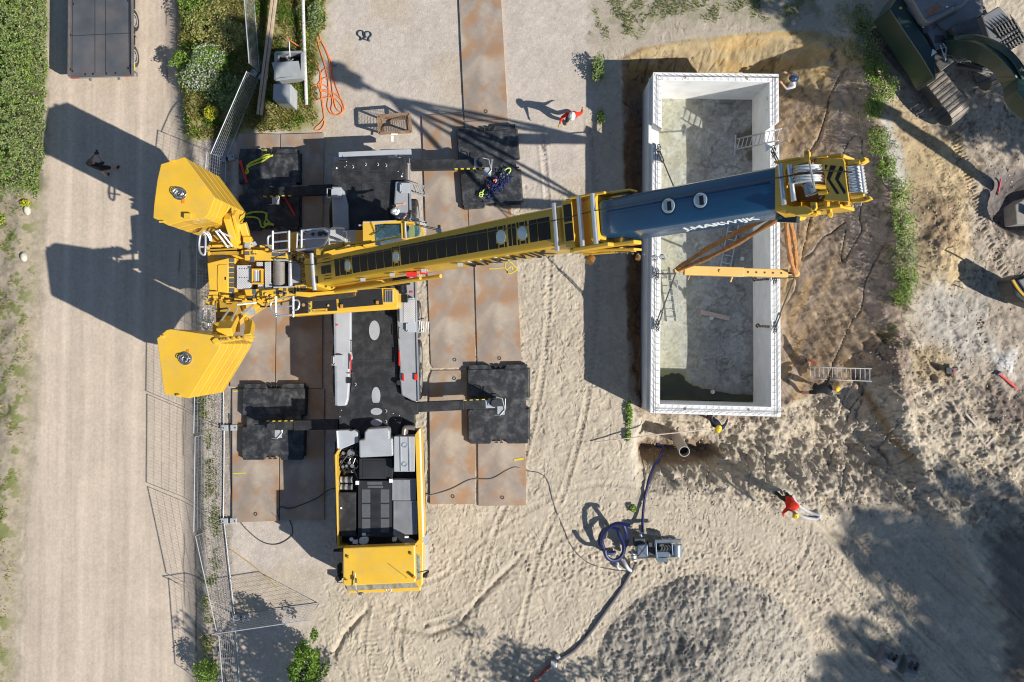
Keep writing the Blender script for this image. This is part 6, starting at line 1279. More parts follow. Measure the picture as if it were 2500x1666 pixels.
part("rear_bumper", M("bumper_grey", (.30, .30, .31), .6, 0, .1, 5, dust=.4), lambda m: (m.beam(W(170, 188, .4), W(329, 182, .4), .10, .25), m.beam(W(170, 186, .68), W(323, 179, .68), .05, .06)), TL, bevel=.01)
part("tail_light", RED, lambda m: (m.beam(W(174, 189.5, .45), W(192, 189, .45), .06, .1), m.beam(W(302, 185, .45), W(320, 184, .45), .06, .1)), TL)
part("lashing_slot", BLKP, lambda m: [m.box(W(x_, y_, .725), (.05, .08, .012)) for x_, y_ in ((179, 10), (177, 174), (313, 3), (313, 167), (172, 86), (172, 170), (319, 79), (318, 162), (208, 182), (227, 181), (260, 180), (282, 179))], TL)
part("hitch_hook", STEEL, lambda m: (m.box(W(220, 192, .2), (.06, .16, .1)), m.box(W(290, 190, .2), (.06, .16, .1)), m.tube([W(319, 86, .6), W(328, 84, .5), W(333, 92, .4)], .025, 6), m.box(W(329, 180, .2), (.10, .14, .3))), TL)
for y_ in (-40, 50, 138):
    for x_, s_ in ((322, 1), (215, -1)): wheel(W(x_, y_, -.03), .40, .24, TL, "wheel", sgn=s_)
part("mudguard", DGRY, lambda m: [m.box(W(320, y_, .30), (.3, .5, .04)) for y_ in (6, 94)], TL); part("chassis", DGRY, lambda m: m.box(W(248, 0, .2), (1.0, 4.2, .35)), TL); part("side_marker", M("marker_yellow", (.6, .55, .1), .6), lambda m: m.box(W(327, 163, .15), (.04, .3, .12)), TL)
# ---------------------------------------------------------------- excavator
EG = M("excavator_green", (.008, .030, .024), .35, 0, .1, 2, coat=.3, dust=.1, dcol=(.1, .1, .08)); EX = M("excavator_grey", (.17, .175, .185), .45, 0, .12, 3, dust=.3, dcol=(.2, .17, .14)); ED = M("excavator_dark", (.045, .047, .05), .55, 0, .2, 4, dust=.2)
TRK = M("track_steel", (.24, .21, .18), .7, .4, .25, 4, dust=.7, dcol=(.36, .30, .23), dscale=3)
def ORG(x_, y_): return W(x_, y_, 0)
EV = thing("excavator", G(2300, 80), "dark green tracked excavator at the top right corner", "excavator")
def crawler(a, b, wd, z0):
    A = W(*a, z0+.5); B = W(*b, z0+.5); d = (B-A).normalized(); s = d.cross(Vector((0, 0, 1))).normalized()
    t_ = part("track", ED, lambda m: m.beam(A+d*.3, B-d*.3, wd*.6, .72), EV)
    def sh(m):
        L_ = (B-A).length; n = int(L_/.19); R_ = .5
        for i in range(n+1):
            c = A+d*(i*L_/n)
            for u_ in (.5, -.46): m.beam(c-d*.085+Vector((0, 0, u_)), c+d*.085+Vector((0, 0, u_)), wd, .045); m.beam(c+d*.06+Vector((0, 0, u_+math.copysign(.04, u_))), c+d*.085+Vector((0, 0, u_+math.copysign(.04, u_))), wd, .05)
        for e_, sg in ((A, -1), (B, 1)):
            for k in range(1, 8):
                al = math.pi*k/8; c = e_+d*(sg*R_*math.sin(al))+Vector((0, 0, .5*math.cos(al))); tn = d*(sg*math.cos(al))-Vector((0, 0, math.sin(al))); m.beam(c-tn*.09, c+tn*.09, wd, .05, d*(sg*math.sin(al))+Vector((0, 0, math.cos(al)+1e-4)))
    part("track_shoes", TRK, sh, t_)
    part("track_bolts", ED, lambda m: [m.box(A+(B-A)*((i+.5)/24)+s*o_+Vector((0, 0, .525)), (.05, .05, .012)) for i in range(24) for o_ in (-.06, .06)], t_)
z0 = 0.0
crawler((2170, 80), (2318, 266), .78, .05); crawler((2345, -10), (2420, 180), .70, .05)
part("undercarriage", ED, lambda m: m.pp([(2215, 20), (2300, 150), (2390, 90), (2330, -40)], .9, .4), EV)
Q = lambda p, z1, z_: (lambda m: m.pp(p, z1, z_))
part("engine_cover", EG, Q([(2172, 22), (2186, 0), (2205, -30), (2226, -20), (2214, 22), (2278, 120), (2283, 134), (2286, 196), (2280, 190), (2255, 146)], 2.5, 1.1), EV, bevel=.06)
part("side_door", EG, Q([(2178, 34), (2212, 22), (2280, 130), (2278, 142), (2282, 190), (2262, 160)], 2.42, 1.2), EV, bevel=.03)
part("upper_deck", EX, Q([(2208, 14), (2330, -60), (2400, -40), (2400, 30), (2325, 96), (2310, 110), (2286, 122), (2270, 88)], 2.45, 1.3), EV, bevel=.02)
part("raised_hood", EX, Q([(2214, -20), (2236, 10), (2256, 46), (2266, 54), (2276, 54), (2350, 16), (2372, -6), (2330, -70), (2240, -60)], 2.95, 2.4), EV, bevel=.08)
part("hood_rust", M("rust_pink", (.26, .13, .09), .8, 0, .2, 6), lambda m: m.pp([(2258, 26), (2276, 14), (2290, 6), (2300, 18), (2290, 32), (2268, 40)], 2.955, 2.9), EV)
part("access_platform", EX, Q([(2284, 60), (2310, 46), (2340, 30), (2352, 60), (2312, 76)], 2.5, 2.2), EV); part("deck_handhold", ED, lambda m: (m.ring(W(2277, 62, 2.46), W(2277, 62, 2.475), .13, .11, 20), m.cyl(W(2260, 75, 2.45), W(2260, 75, 2.5), .10, 18), m.tube([W(2283, 50, 2.6), W(2318, 105, 2.6)], .03, 6), m.tube([W(2260, 46, 3.0), W(2340, 10, 3.0)], .012, 5), m.box(W(2295, 96, 2.46), (.35, .25, .03))), EV)
part("tool_box", ED, Q([(2275, 105), (2318, 100), (2322, 112), (2330, 150), (2296, 176), (2280, 150)], 2.1, 1.2), EV, bevel=.03)
part("cabin", ED, Q([(2325, 65), (2385, 38), (2404, 90), (2345, 118)], 2.9, 1.2), EV, bevel=.04)
part("step_rail", GALV, lambda m: (m.tube(catmull([W(2296, 110, 2.6), W(2300, 122, 2.6), W(2306, 140, 2.5)], 3), .02, 6), m.tube([W(2302, 106, 2.6), W(2310, 116, 2.6), W(2308, 150, 2.5)], .02, 6), m.tube([W(2296, 118, 2.4), W(2310, 116, 2.4)], .02, 6)), EV)
part("warning_label", M("label_yellow", (.7, .5, .05), .5), lambda m: m.box(W(2199, 20, 2.505), (.10, .08, .005)), EV)
part("panel_label", WHT, lambda m: (m.pp([(2277, 120), (2288, 128), (2274, 138)], 2.52, 2.4), m.box(W(2254, 67, 2.47), (.06, .04, .01)), m.box(W(2312, 17, 2.97), (.08, .05, .01))), EV)
def arm(m):
    P = [W(2320, 108, 2.4), W(2360, 112, 3.1), W(2410, 128, 3.9), W(2450, 155, 4.3), W(2480, 200, 4.2), W(2504, 255, 4.6), Vector((18.2, 6.0, 5.8)), Vector((21.9, 4.7, 7.0))]; P = catmull(P, 4); rg = []
    for i, p in enumerate(P):
        t = (P[min(i+1, len(P)-1)]-P[max(i-1, 0)]).normalized(); s = t.cross(Vector((0, 0, 1))).normalized(); u = s.cross(t); w_ = .22; hh = .30+.12*math.sin(math.pi*i/len(P)); rg.append([p+s*w_-u*hh, p+s*w_+u*hh, p-s*w_+u*hh, p-s*w_-u*hh])
    m.loft(rg)
AR = part("boom_arm", EG, arm, EV, bevel=.02)
part("arm_hose", M("hose_dark_green", (.015, .05, .045), .4), lambda m: [m.tube(catmull([W(2330, 96-i*1.5, 3.1), W(2370, 98-i*3, 3.6), W(2420, 112-i*3.5, 4.4), W(2465, 142-i*4+i, 4.8), W(2492+i*2, 185-i*2, 4.7), W(2512+i*2, 240, 4.2)], 5), .025, 6) for i in range(5)], AR, 'auto')
part("arm_cylinder", ED, lambda m: m.tube([W(2338, 160, 1.9), W(2400, 172, 2.6)], .09, 14), EV, 'auto'); part("piston_rod", ALU, lambda m: m.tube([W(2400, 172, 2.6), W(2440, 180, 3.1)], .05, 12), EV, 'auto'); part("arm_lamp", ORA, lambda m: m.box(W(2493, 236, 4.4), (.07, .07, .05)), EV)
part("swing_bearing", STEEL, lambda m: [m.tube(catmull([W(2325+i*4, 140+i*4, 1.6), W(2350+i*3, 150-i*4, 1.9), W(2370, 150+i, 2.0)], 4), .02, 6) for i in range(5)], EV, 'auto')
BK = thing("excavator_bucket", G(2440, 80), "grey rake bucket with pointed tines lying beside the excavator's cabin", "bucket")
part("bucket_shell", EX, Q([(2397, 40), (2440, 14), (2462, 40), (2476, 80), (2440, 110), (2416, 100)], 1.5, .6), BK, bevel=.05)
def tines(m):
    for i in range(7):
        a = W(2428+i*7.4, 70-i*3.8, 1.62); b = W(2462+i*7, 125-i*4.2, 1.3); m.beam(a, b, .05, .12); m.tube([a-(b-a)*.22, a], [.01, .035], 5)
    for k in range(4): m.beam(W(2436+k*9, 82+k*12, 1.60), W(2482+k*8, 58+k*11, 1.60), .03, .04)
part("bucket_tines", RUST if 0 else ED, tines, BK)
# small machine and bucket at the right edge
ME = thing("mini_excavator", G(2490, 700), "yellow-rimmed mini excavator just entering at the right edge", "excavator")
part("rear_body", DGRY, Q([(2467, 685), (2478, 676), (2500, 668), (2560, 700), (2560, 760), (2500, 738), (2480, 722)], 1.5, .5), ME, bevel=.08); part("body_rim", YEL, lambda m: m.tube(catmull([W(2472, 684, 1.53), W(2484, 704, 1.53), (W(2500, 722, 1.53)), W(2530, 745, 1.53)], 4), .05, 8), ME, 'auto'); part("seat_cover", EX, Q([(2486, 684), (2510, 676), (2530, 706), (2508, 716)], 1.6, 1.4), ME, bevel=.04); part("roof_post", BLKP, lambda m: (m.tube([W(2492, 674, 1.5), W(2500, 664, 2.3), W(2540, 660, 2.4)], .03, 6), m.tube([W(2466, 726, 1.3), W(2452, 722, 1.3), W(2450, 732, 1.3), W(2476, 742, 1.2)], .02, 6)), ME)
BB2 = EV
part("digging_bucket", M("bucket_dusty", (.26, .24, .21), .8, .1, .15, 5, bump=.3), Q([(2478, 500), (2506, 482), (2540, 500), (2530, 545), (2482, 548)], .9, .1), BB2, bevel=.04); part("cutting_edge", ED, Q([(2476, 500), (2482, 496), (2486, 546), (2480, 550)], .5, .1), BB2); part("bucket_ear", ED, lambda m: m.box(W(2512, 515, 1.0), (.1, .3, .3)), BB2)
part("dipper_stick", EG, lambda m: m.loft([[Vector(c)+Vector(d) for d in ((-w_, 0, -w_), (w_, 0, -w_), (w_, 0, w_), (-w_, 0, w_))] for c, w_ in (((22.0, 4.6, 7.1), .2), ((21.4, 4.7, 5.6), .36), ((20.0, 4.75, 1.6), .22))]), EV, bevel=.02)
for (x_, y_, a, l_) in ((2160, 1600, -.5, "wider of the two steel buckets lying in the shade at the lower right"), (2212, 1622, -.28, "narrower of the two steel buckets lying in the shade at the lower right")):
    c = G(x_, y_); e = thing("steel_bucket", c, l_, "bucket", "spare buckets in the shade", a); wd = .62 if a < -.4 else .42
    prof = [(-.30, .05), (-.30, .42), (-.12, .52), (.16, .46), (.32, .25), (.34, .04), (.20, -.02)]
    m = MB(); n = len(prof)
    for s_ in (-1, 1):
        X = s_*wd/2; vs = [(c.x+X+t, c.y+p[0], c.z+p[1]) for t in (-.02, .02) for p in prof]; m.add(vs, [tuple(range(n)), tuple(range(2*n-1, n-1, -1))]+[(i, (i+1) % n, (i+1) % n+n, i+n) for i in range(n)])
    m.build("bucket_side", M("bucket_steel", (.16, .17, .19)), e)
    m = MB()
    for i in range(1, n-1): a_, b_ = prof[i], prof[i+1]; m.beam((c.x, c.y+a_[0], c.z+a_[1]), (c.x, c.y+b_[0], c.z+b_[1]), wd, .03, Vector((0, .3, 1)))
    m.build("bucket_shell", M("bucket_steel", (.16, .17, .19), .5, .1, .15, 5), e)
    m = MB(); m.box((c.x-.1, c.y+.15, c.z+.58), (.05, .3, .18)); m.box((c.x+.1, c.y+.15, c.z+.58), (.05, .3, .18)); m.cyl((c.x-.15, c.y+.2, c.z+.62), (c.x+.15, c.y+.2, c.z+.62), .035, 10); m.build("bucket_ear", ED, e)
# ---------------------------------------------------------------- pump and hoses
PB = M("pump_blue", (.13, .17, .22), .4, .3, .12, 5, dust=.2); PU = thing("water_pump", G(1600, 1350), "blue-grey diesel water pump with motor on the sand", "water pump")
part("pump_housing", PB, Q([(1556, 1333), (1581, 1329), (1583, 1360), (1556, 1362)], .9, .3), PU, bevel=.03); part("housing_rib", ED, lambda m: (m.beam(W(1557, 1334, .905), W(1582, 1359, .905), .02, .02), m.beam(W(1557, 1361, .905), W(1580, 1331, .905), .02, .02), m.box(W(1569, 1346, .905), (.05, .05, .03))), PU)
part("engine_frame", PB, lambda m: (m.beam(W(1598, 1322, .95), W(1663, 1320, .95), .12, .08), m.beam(W(1600, 1321, .9), W(1603, 1364, .9), .06, .1), m.beam(W(1640, 1328, .9), W(1642, 1356, .9), .05, .08), m.box(W(1618, 1352, .7), (.5, .2, .3))), PU, bevel=.02)
part("motor", M("motor_blue", (.22, .27, .33), .35, .4, .1, 5), lambda m: m.cyl(W(1652, 1330, .65), W(1652, 1358, .65), .19, 22), PU, 'auto')
part("motor_parts", ED, lambda m: (m.pr(1583, 1325, 1600, 1356, .6, .2), m.pr(1602, 1328, 1640, 1356, .5, .2), m.box(W(1560, 1322, .5), (.4, .3, .4))), PU, bevel=.02); part("exhaust_pipe", STEEL, lambda m: [m.tube(catmull([W(1610+i*7, 1332, .75), W(1616+i*7, 1338, .85), W(1612+i*7, 1346, .8)], 4), .025, 7) for i in range(4)], PU, 'auto'); part("suction_flange", GALV, lambda m: (m.cyl(W(1545, 1343, .5), W(1548, 1366, .45), .07, 14), m.ring(W(1547, 1356, .5), W(1547, 1359, .5), .10, .06, 16), m.ring(W(1548, 1366, .5), W(1548, 1369, .5), .10, .06, 16), m.cyl(W(1564, 1320, .55), W(1565, 1300, .5), .055, 12), m.ring(W(1564.5, 1311, .5), W(1564.5, 1308, .5), .08, .05, 14)), PU, 'auto'); part("drip_tray", PB, Q([(1600, 1364), (1629, 1358), (1631, 1372), (1606, 1373)], .25, .22), PU)
part("skid", ED, lambda m: (m.beam(W(1556, 1328, .2), W(1662, 1322, .2), .06, .1), m.beam(W(1556, 1362, .2), W(1662, 1358, .2), .06, .1)), PU)
m = MB(); m.tube(catmull([G(1520, 1366, .15), G(1526, 1376, .2), G(1532, 1386, .15), G(1540, 1392, .1)], 4), .075, 10); m.tube(catmull([G(1507, 1372, .12), G(1506, 1382, .15), G(1514, 1388, .1)], 4), .06, 10); tag(m.build("pipe_fitting", GALV, None, 'auto'), "heap of steel pipe couplings beside the pump's outlet", "pipe fitting")
HB = M("hose_blue", (.008, .014, .085), .4, 0, .15, 3, coat=.2); HG = M("hose_grey", (.11, .11, .12), .6, 0, .12, 3); HO = M("cable_orange", (.72, .20, .05), .6, 0, .08, 3); HK_ = M("cable_dark", (.05, .05, .05), .7)
def hose(pts, r, mat, name, lab, cat, k=8, dz=None, n=8, group=None):
    P = [G(p[0], p[1], (p[2] if len(p) > 2 else r)) for p in pts]; m = MB(); m.tube(catmull(P, k), r, n); return tag(m.build(name, mat, None, 'auto'), lab, cat, group)
hose([(1602, 1084, .1), (1616, 1090, .2), (1610, 1112, .2), (1594, 1134, .35), (1584, 1160, .25), (1578, 1190, .15), (1571, 1230, .12), (1566, 1275, .25), (1565, 1302, .45)], .05, HB, "suction_hose", "blue hose running from the wet trench up to the pump", "hose")
def coil(m):
    c = (1491, 1320); P = []
    for i in range(42):
        a = 1.2+i*.20; R_ = 32 if i < 21 else 27; P.append(G(c[0]+math.cos(a)*R_*.9+(i > 22)*3, c[1]+math.sin(a)*R_*1.05+(i > 22)*8-(i < 22)*5, .12+i*.02))
    m.tube(P, .075, 9); m.tube(catmull([G(1514, 1268, .9), G(1522, 1290, .75), G(1527, 1312, .5), G(1522, 1335, .3)], 5), .07, 9); m.tube(catmull([G(1530, 1270, 1.0), G(1500, 1266, .9), G(1476, 1284, .7), G(1466, 1310, .5), G(1472, 1334, .3)], 6), .07, 9)
tag(part("hose_coil", HB, coil, None, 'auto'), "coiled thick blue hose standing left of the pump", "hose")
hose([(1548, 1368, .4), (1546, 1385, .15), (1538, 1400), (1515, 1440), (1480, 1490), (1440, 1545), (1400, 1588), (1362, 1610)], .058, HG, "discharge_hose", "grey discharge hose curving down the sand from the pump", "hose")
hose([(1362, 1610, .1), (1335, 1630, .1), (1310, 1655, .1), (1270, 1690, .1)], .06, M("hose_red", (.26, .05, .035), .6), "red_hose", "red hose continuing to the bottom edge below the coupling", "hose"); m = MB(); m.box(G(1351, 1617, .14), (.22, .26, .18)); m.cyl(G(1356, 1603, .12), G(1366, 1598, .12), .09, 12); tag(m.build("hose_coupling", GALV, None, bevel=.02), "steel coupling joining the grey hose to the red hose", "coupling")
hose([(1928, 1206, .3), (1946, 1232, .12), (1975, 1250), (2000, 1258), (1990, 1266), (1962, 1262), (1938, 1246), (1924, 1226, .3)], .06, M("hose_pale", (.50, .50, .50), .7), "grey_hose", "pale grey hose looped behind the red-shirted person in the yellow helmet", "hose")
hose([(684, 1270, .1), (680, 1245, .12), (690, 1236, .12), (712, 1240, .1), (770, 1218, .1), (815, 1192, .1), (880, 1196, .1)], .02, HK_, "black_cable", "black cable crossing the shaded steel plate to the crane", "cable")
hose([(1045, 1210, .1), (1100, 1194, .1), (1150, 1170, .1), (1200, 1168, .1), (1240, 1146, .1), (1262, 1140, .1), (1290, 1150), (1318, 1156), (1338, 1176), (1352, 1230), (1376, 1290), (1400, 1340), (1440, 1376), (1500, 1392), (1540, 1394)], .018, M("cable_grey", (.14, .13, .12), .7), "grey_cable", "thin grey cable winding from the steel plates over sand to the pump", "cable")
hose([(560, 1010), (563, 1080), (566, 1200), (580, 1262), (610, 1300), (645, 1325), (680, 1328), (710, 1310), (714, 1290), (705, 1265)], .018, HK_, "ground_cable", "dark cable along the left edge of the plates looping over the gravel", "cable")
hose([(562, 1342), (600, 1368), (640, 1400), (676, 1435)], .018, M("lath", (.42, .28, .08), .8), "wooden_lath", "thin ochre lath lying on the gravel inside the fence", "lath", 4)
# orange cable bundle
R5 = random.Random(4)
oc = [[(765, 18), (766, 50), (775, 76), (785, 100), (800, 135), (806, 160), (812, 220), (820, 262), (836, 275), (839, 255), (825, 235), (800, 222), (783, 220), (778, 205), (795, 190), (812, 195)],
      [(778, 66), (782, 95), (795, 120), (808, 150), (810, 165), (790, 172), (782, 190), (784, 215), (788, 250), (792, 285), (785, 300), (772, 312), (769, 318), (782, 318), (792, 300), (788, 260), (784, 230), (790, 224), (808, 232), (812, 250), (810, 270), (822, 282), (838, 272), (840, 262), (822, 215), (815, 190), (808, 165)],
      [(772, 72), (778, 110), (790, 150), (800, 190), (803, 230), (800, 262), (812, 280), (832, 280), (835, 262), (815, 240), (790, 240), (770, 246), (761, 225), (764, 210), (790, 208), (805, 220)],
      [(706, 101, .4), (722, 112, .3), (745, 124), (760, 140), (775, 160), (780, 172), (786, 195), (782, 225)]]
for i, (pts, l_) in enumerate(zip(oc, ("outermost strand of the orange cable heap beside the grass", "orange cable strand with a low loop reaching towards the plates", "orange cable strand with a wide left loop near the pole", "orange cable leading from the open cable pit over to the heap"))):
    hose(pts, .022, HO, "orange_cable", l_, "cable", 6, n=6, group="orange cables beside the grass")
# ---------------------------------------------------------------- small things on the yard
PCB = thing("cable_pit", G(705, 165), "open grey cable pit with its lid laid across it", "cable pit"); GB = M("cabinet_grey", (.33, .35, .355), .5, .1, .08, 4, dust=.15)
def rimf(m):
    a = [(677, 134), (741, 132), (741, 192), (676, 200)]; b = [(683, 138), (734, 137), (734, 188), (682, 194)]
    for i in range(4): p, q = a[i], a[(i+1) % 4]; m.beam(W(*p, .30), W(*q, .30), .09, .5)
part("pit_frame", GB, rimf, PCB, bevel=.01); part("pit_inside", M("pit_dark", (.02, .022, .025), .8), Q([(680, 137), (737, 136), (737, 190), (680, 196)], .1, -.1), PCB); part("pit_lid", GB, lambda m: m.add([W(663, 153, .62), W(729, 149, .72), (W(738, 191, .55)), W(676, 198, .45), W(663, 153, .57), W(729, 149, .67), W(738, 191, .50), W(676, 198, .40)], [(0, 1, 2, 3), (7, 6, 5, 4), (0, 4, 5, 1), (1, 5, 6, 2), (2, 6, 7, 3), (3, 7, 4, 0)]), PCB)
part("lid_stay", GALV, lambda m: (m.tube([W(708, 138, .5), W(706, 102, .7)], .015, 6), m.tube(catmull([W(704, 136, .5), W(700, 142, .5), W(710, 148, .6), W(716, 144, .6)], 4), .015, 6), m.box(W(703, 101, .7), (.12, .03, .03))), PCB)
CBN = thing("electric_cabinet", G(697, 232), "grey electric cabinet with its door facing the pole", "cabinet"); part("cabinet_body", GB, Q([(668, 205), (709, 206), (708, 253), (666, 243)], 1.05, 0), CBN, bevel=.01); part("cabinet_door", M("door_pale", (.42, .44, .45), .5), lambda m: m.prism([W(709, 207, 1.0), W(711, 207, 1.0), W(710, 252, 1.0), W(708, 252, 1.0)], .05), CBN, bevel=.005); part("door_handle", DGRY, lambda m: m.box(W(711.5, 218, .7), (.03, .07, .1)), CBN); part("cabinet_leg", GALV, lambda m: [m.beam(W(668+i*40, 250, .1), W(662+i*62, 262, .0), .02, .05) for i in range(2)], CBN)
tb = MB(); tb.beam(G(676, 2, .55), G(633, 283, .18), .10, .10); tag(tb.build("timber_beam", WOOD, None, bevel=.01), "left timber of the long pair lying over the grass by the cable pit", "timber", "pair of long timbers"); tb = MB(); tb.beam(G(684, 3, .55), G(641, 285, .18), .10, .10); tag(tb.build("timber_beam", WOOD, None, bevel=.01), "right timber of the long pair lying over the grass by the cable pit", "timber", "pair of long timbers")
birch = M("birch_pole", (.58, .56, .52), .8, 0, .25, 14, dust=.7, dcol=(.13, .12, .10), dscale=8)
m = MB(); m.tube([G(746, -30, .5), G(748, 120, .35), G(750, 258, .1)], .065, 12); tag(m.build("birch_pole", birch, None, 'auto'), "mottled white pole lying in the grass left of the orange cables", "pole")
for dx, l_, rot in ((-6, "left one of two big dark shackles lying on the gravel", .5), (9, "right one of two big dark shackles lying on the gravel", -.3)):
    c = G(889+dx, 88+dx*.2, .04); m = MB(); R3 = Matrix.Rotation(rot, 3, 'Z'); pts = [Vector((-.09, -.16, 0)), Vector((-.07, -.05, 0)), Vector((-.12, .06, 0)), Vector((-.06, .16, 0)), Vector((.06, .16, 0)), Vector((.12, .06, 0)), Vector((.07, -.05, 0)), Vector((.09, -.16, 0))]
    m.tube(catmull([c+R3 @ p for p in pts], 4), .024, 7); m.cyl(c+R3 @ Vector((-.14, -.15, 0)), c+R3 @ Vector((.14, -.15, 0)), .022, 8); tag(m.build("shackle", M("shackle_blue", (.04, .07, .10), .4, .4), None, 'auto'), l_, "shackle", "pair of shackles")
m = MB(); m.ell(G(816, 158, .05), (.12, .09, .06), 8, 5); tag(m.build("grey_stone", M("stone_slate", (.18, .19, .2), .8), None), "dark grey stone right of the orange cables", "stone")
RW = M("rust_wood", (.27, .17, .10), .75, .1, .25, 5, dust=.3); WB = thing("mesh_basket", G(965, 305), "rusty mesh basket with a tilted frame near the crane's rear", "basket")
c4b = [G(930, 330), G(1002, 322), G(996, 285), G(934, 290)]; c4t = [W(922, 338, .95), W(1008, 331, .95), W(999, 272, .95), W(923, 283, .95)]
c4b = [W(933, 326, .05), W(1000, 322, .05), W(996, 290, .05), W(936, 293, .05)]; c4t = [W(926, 326, .9), W(1004, 322, .9), W(999, 278, .9), W(924, 284, .9)]
part("basket_frame", RW, lambda m: [m.beam(c4t[i], c4t[(i+1) % 4], .09, .07) for i in range(4)]+[m.beam(c4b[i], c4b[(i+1) % 4], .06, .06) for i in range(4)]+[m.beam(c4b[i], c4t[i], .06, .06) for i in range(4)], WB)
def bm_(m):
    for i in range(4):
        a, b, c_, d = c4b[i], c4b[(i+1) % 4], c4t[(i+1) % 4], c4t[i]
        for k in range(1, 12): m.tube([a.lerp(b, k/12), d.lerp(c_, k/12)], .006, 3)
        for k in range(1, 9): m.tube([a.lerp(d, k/9), b.lerp(c_, k/9)], .006, 3)
    for k in range(1, 12): m.tube([c4b[0].lerp(c4b[1], k/12), c4b[3].lerp(c4b[2], k/12)], .006, 3)
part("basket_mesh", RW, bm_, WB); part("paper_tag", WHT, lambda m: (m.box(W(958, 339, .8), (.09, .22, .01)), m.box(W(963, 328, .95), (.25, .05, .01))), WB)
# chain pile, slings, bars on the mats
CBL = M("chain_blue", (.035, .05, .15), .5, .3, .25, 20); CP = thing("chain_pile", W(1208, 448, MATZ), "pile of dark blue chain on the upper right mat", "chain")
def pile(m):
    r_ = random.Random(2)
    for k in range(330):
        t = r_.random(); c = Vector(W(1192+46*t+r_.gauss(0, 7), 478-44*t+r_.gauss(0, 9), 0)); c.z = MATZ+.03+r_.random()*.16; ax = Vector((r_.uniform(-1, 1), r_.uniform(-1, 1), r_.uniform(-1, 1))).normalized(); o1 = ax.orthogonal().normalized(); o2 = ax.cross(o1)
        m.tube([c+o1*math.cos(6.2832*i/7)*.045+o2*math.sin(6.2832*i/7)*.026 for i in range(7)], .011, 4, closed=True)
part("chain_links", CBL, pile, CP); part("chain_hook", M("hook_red", (.65, .16, .08), .5), lambda m: (m.tube(catmull([W(1204, 441, .55), W(1212, 439, .56), W(1209, 446, .54)], 4), .03, 7), m.tube(catmull([W(1193, 450, .45), W(1190, 456, .45), W(1196, 460, .45)], 4), .028, 7)), CP, 'auto')
LIME = M("lime", (.45, .62, .12), .45)
for cx, cy, rx, ry, rot, l_ in ((1238, 419, .16, .085, .75, "large lime lifting ring at the upper end of the blue chain"), (1187, 468, .15, .095, .55, "lime lifting ring at the lower end of the blue chain")):
    c = W(cx, cy, MATZ+.1); R3 = Matrix.Rotation(rot, 3, 'Z'); m = MB(); m.tube([c+R3 @ Vector((math.cos(6.2832*i/20)*rx, math.sin(6.2832*i/20)*ry, .02*math.sin(6.28*i/20))) for i in range(20)], .026, 7, closed=True)
    for k in range(2): d = R3 @ Vector((-rx-.05-.05*k, .03*(1-2*k), 0)); m.tube([c+d+Vector((math.cos(6.2832*i/10)*.06, math.sin(6.2832*i/10)*.045, .03)) for i in range(10)], .022, 6, closed=True)
    tag(m.build("lifting_ring", LIME, None, 'auto'), l_, "lifting ring", "lime lifting rings")
SY = M("sling_yellow", (.52, .55, .05), .8, 0, .15, 12)
def strap(loops, lab, z_=MATZ+.03):
    m = MB()
    for pts in loops:
        P = catmull([W(x_, y_, z_+.03*math.sin(i*1.3)) for i, (x_, y_) in enumerate(pts)], 5)
        m.tube(P, .034, 6)
    tag(m.build("yellow_sling", SY, None, 'auto'), lab, "sling", "yellow slings on the mats")
strap([[(666, 380), (650, 383), (625, 392), (610, 402), (602, 415), (600, 424), (606, 420), (604, 410), (618, 402), (640, 394), (655, 384), (666, 379)], [(602, 408), (612, 398), (632, 390), (645, 380), (660, 378)]], "upper yellow sling half in the sun at the mat's corner")
strap([[(600, 525), (615, 519), (640, 518), (652, 526), (645, 548), (655, 545), (668, 550), (655, 548), (640, 555), (632, 535), (615, 530), (600, 530)], [(652, 520), (650, 532), (660, 545), (668, 548)]], "lower yellow sling lying in the shade on the black mat")
strap([[(640, 352+15), (650, 366)]], "yellow sling end poking over the mat's top edge")
for (a, b, l_) in (((587, 394), (603, 447), "red bar beside the upper yellow sling"), ((694, 480), (721, 527), "red bar lying by the left outrigger foot")):
    m = MB(); m.beam(W(*a, MATZ+.1), W(*b, MATZ+.06), .07, .07); m.beam(W(a[0]-1, a[1], MATZ+.1), W(a[0]+2, a[1]+4, MATZ+.1), .12, .09); tag(m.build("red_bar", RED, None, bevel=.01), l_, "steel bar", "red bars on the mat")
# pit tools, pipe, poles
CP2 = M("casing_steel", (.40, .37, .33), .45, .35, .1, 4, dust=.3); m = MB(); pa_, pb_ = G(1648, 1060, -.1), W(1671, 1103, .35); ax = (pb_-pa_); m.ring(pa_, pb_, .20, .175, 28); tag(m.build("steel_casing_pipe", CP2, None, 'auto'), "open steel pipe standing slanted out of the wet trench", "pipe"); m = MB(); m.cyl(pa_, pb_-ax*.12, .172, 24); m.build("pipe_hollow", M("hollow", (.008, .008, .01), .9), bpy.data.objects["steel_casing_pipe"])
m = MB(); m.tube([G(1449, 1080, .1), W(1600, 1062, .5), W(1732, 1049, .6)], .022, 8); tag(m.build("wooden_pole", WOODP, None, 'auto'), "long thin pole lying across the trench below the box", "pole")
ld, s_ = tladder(G(1972, 911, .02), W(2128, 916, .55), .46, 14, "long aluminium ladder leaning up the pit's right slope")
def tool(a, b, lab, mat, wd=.04, nm="sledgehammer"):
    e = thing(nm, (Vector(a)+Vector(b))/2, lab, "hammer" if nm == "sledgehammer" else "tool"); part("handle", mat, lambda m: m.beam(a, b, wd, wd), e, bevel=.01); d = (Vector(b)-Vector(a)).normalized(); n_ = d.cross(Vector((0, 0, 1)))*.10; part("head", DGRY, lambda m: m.beam(Vector(a)-n_, Vector(a)+n_, .07, .07), e, bevel=.01)
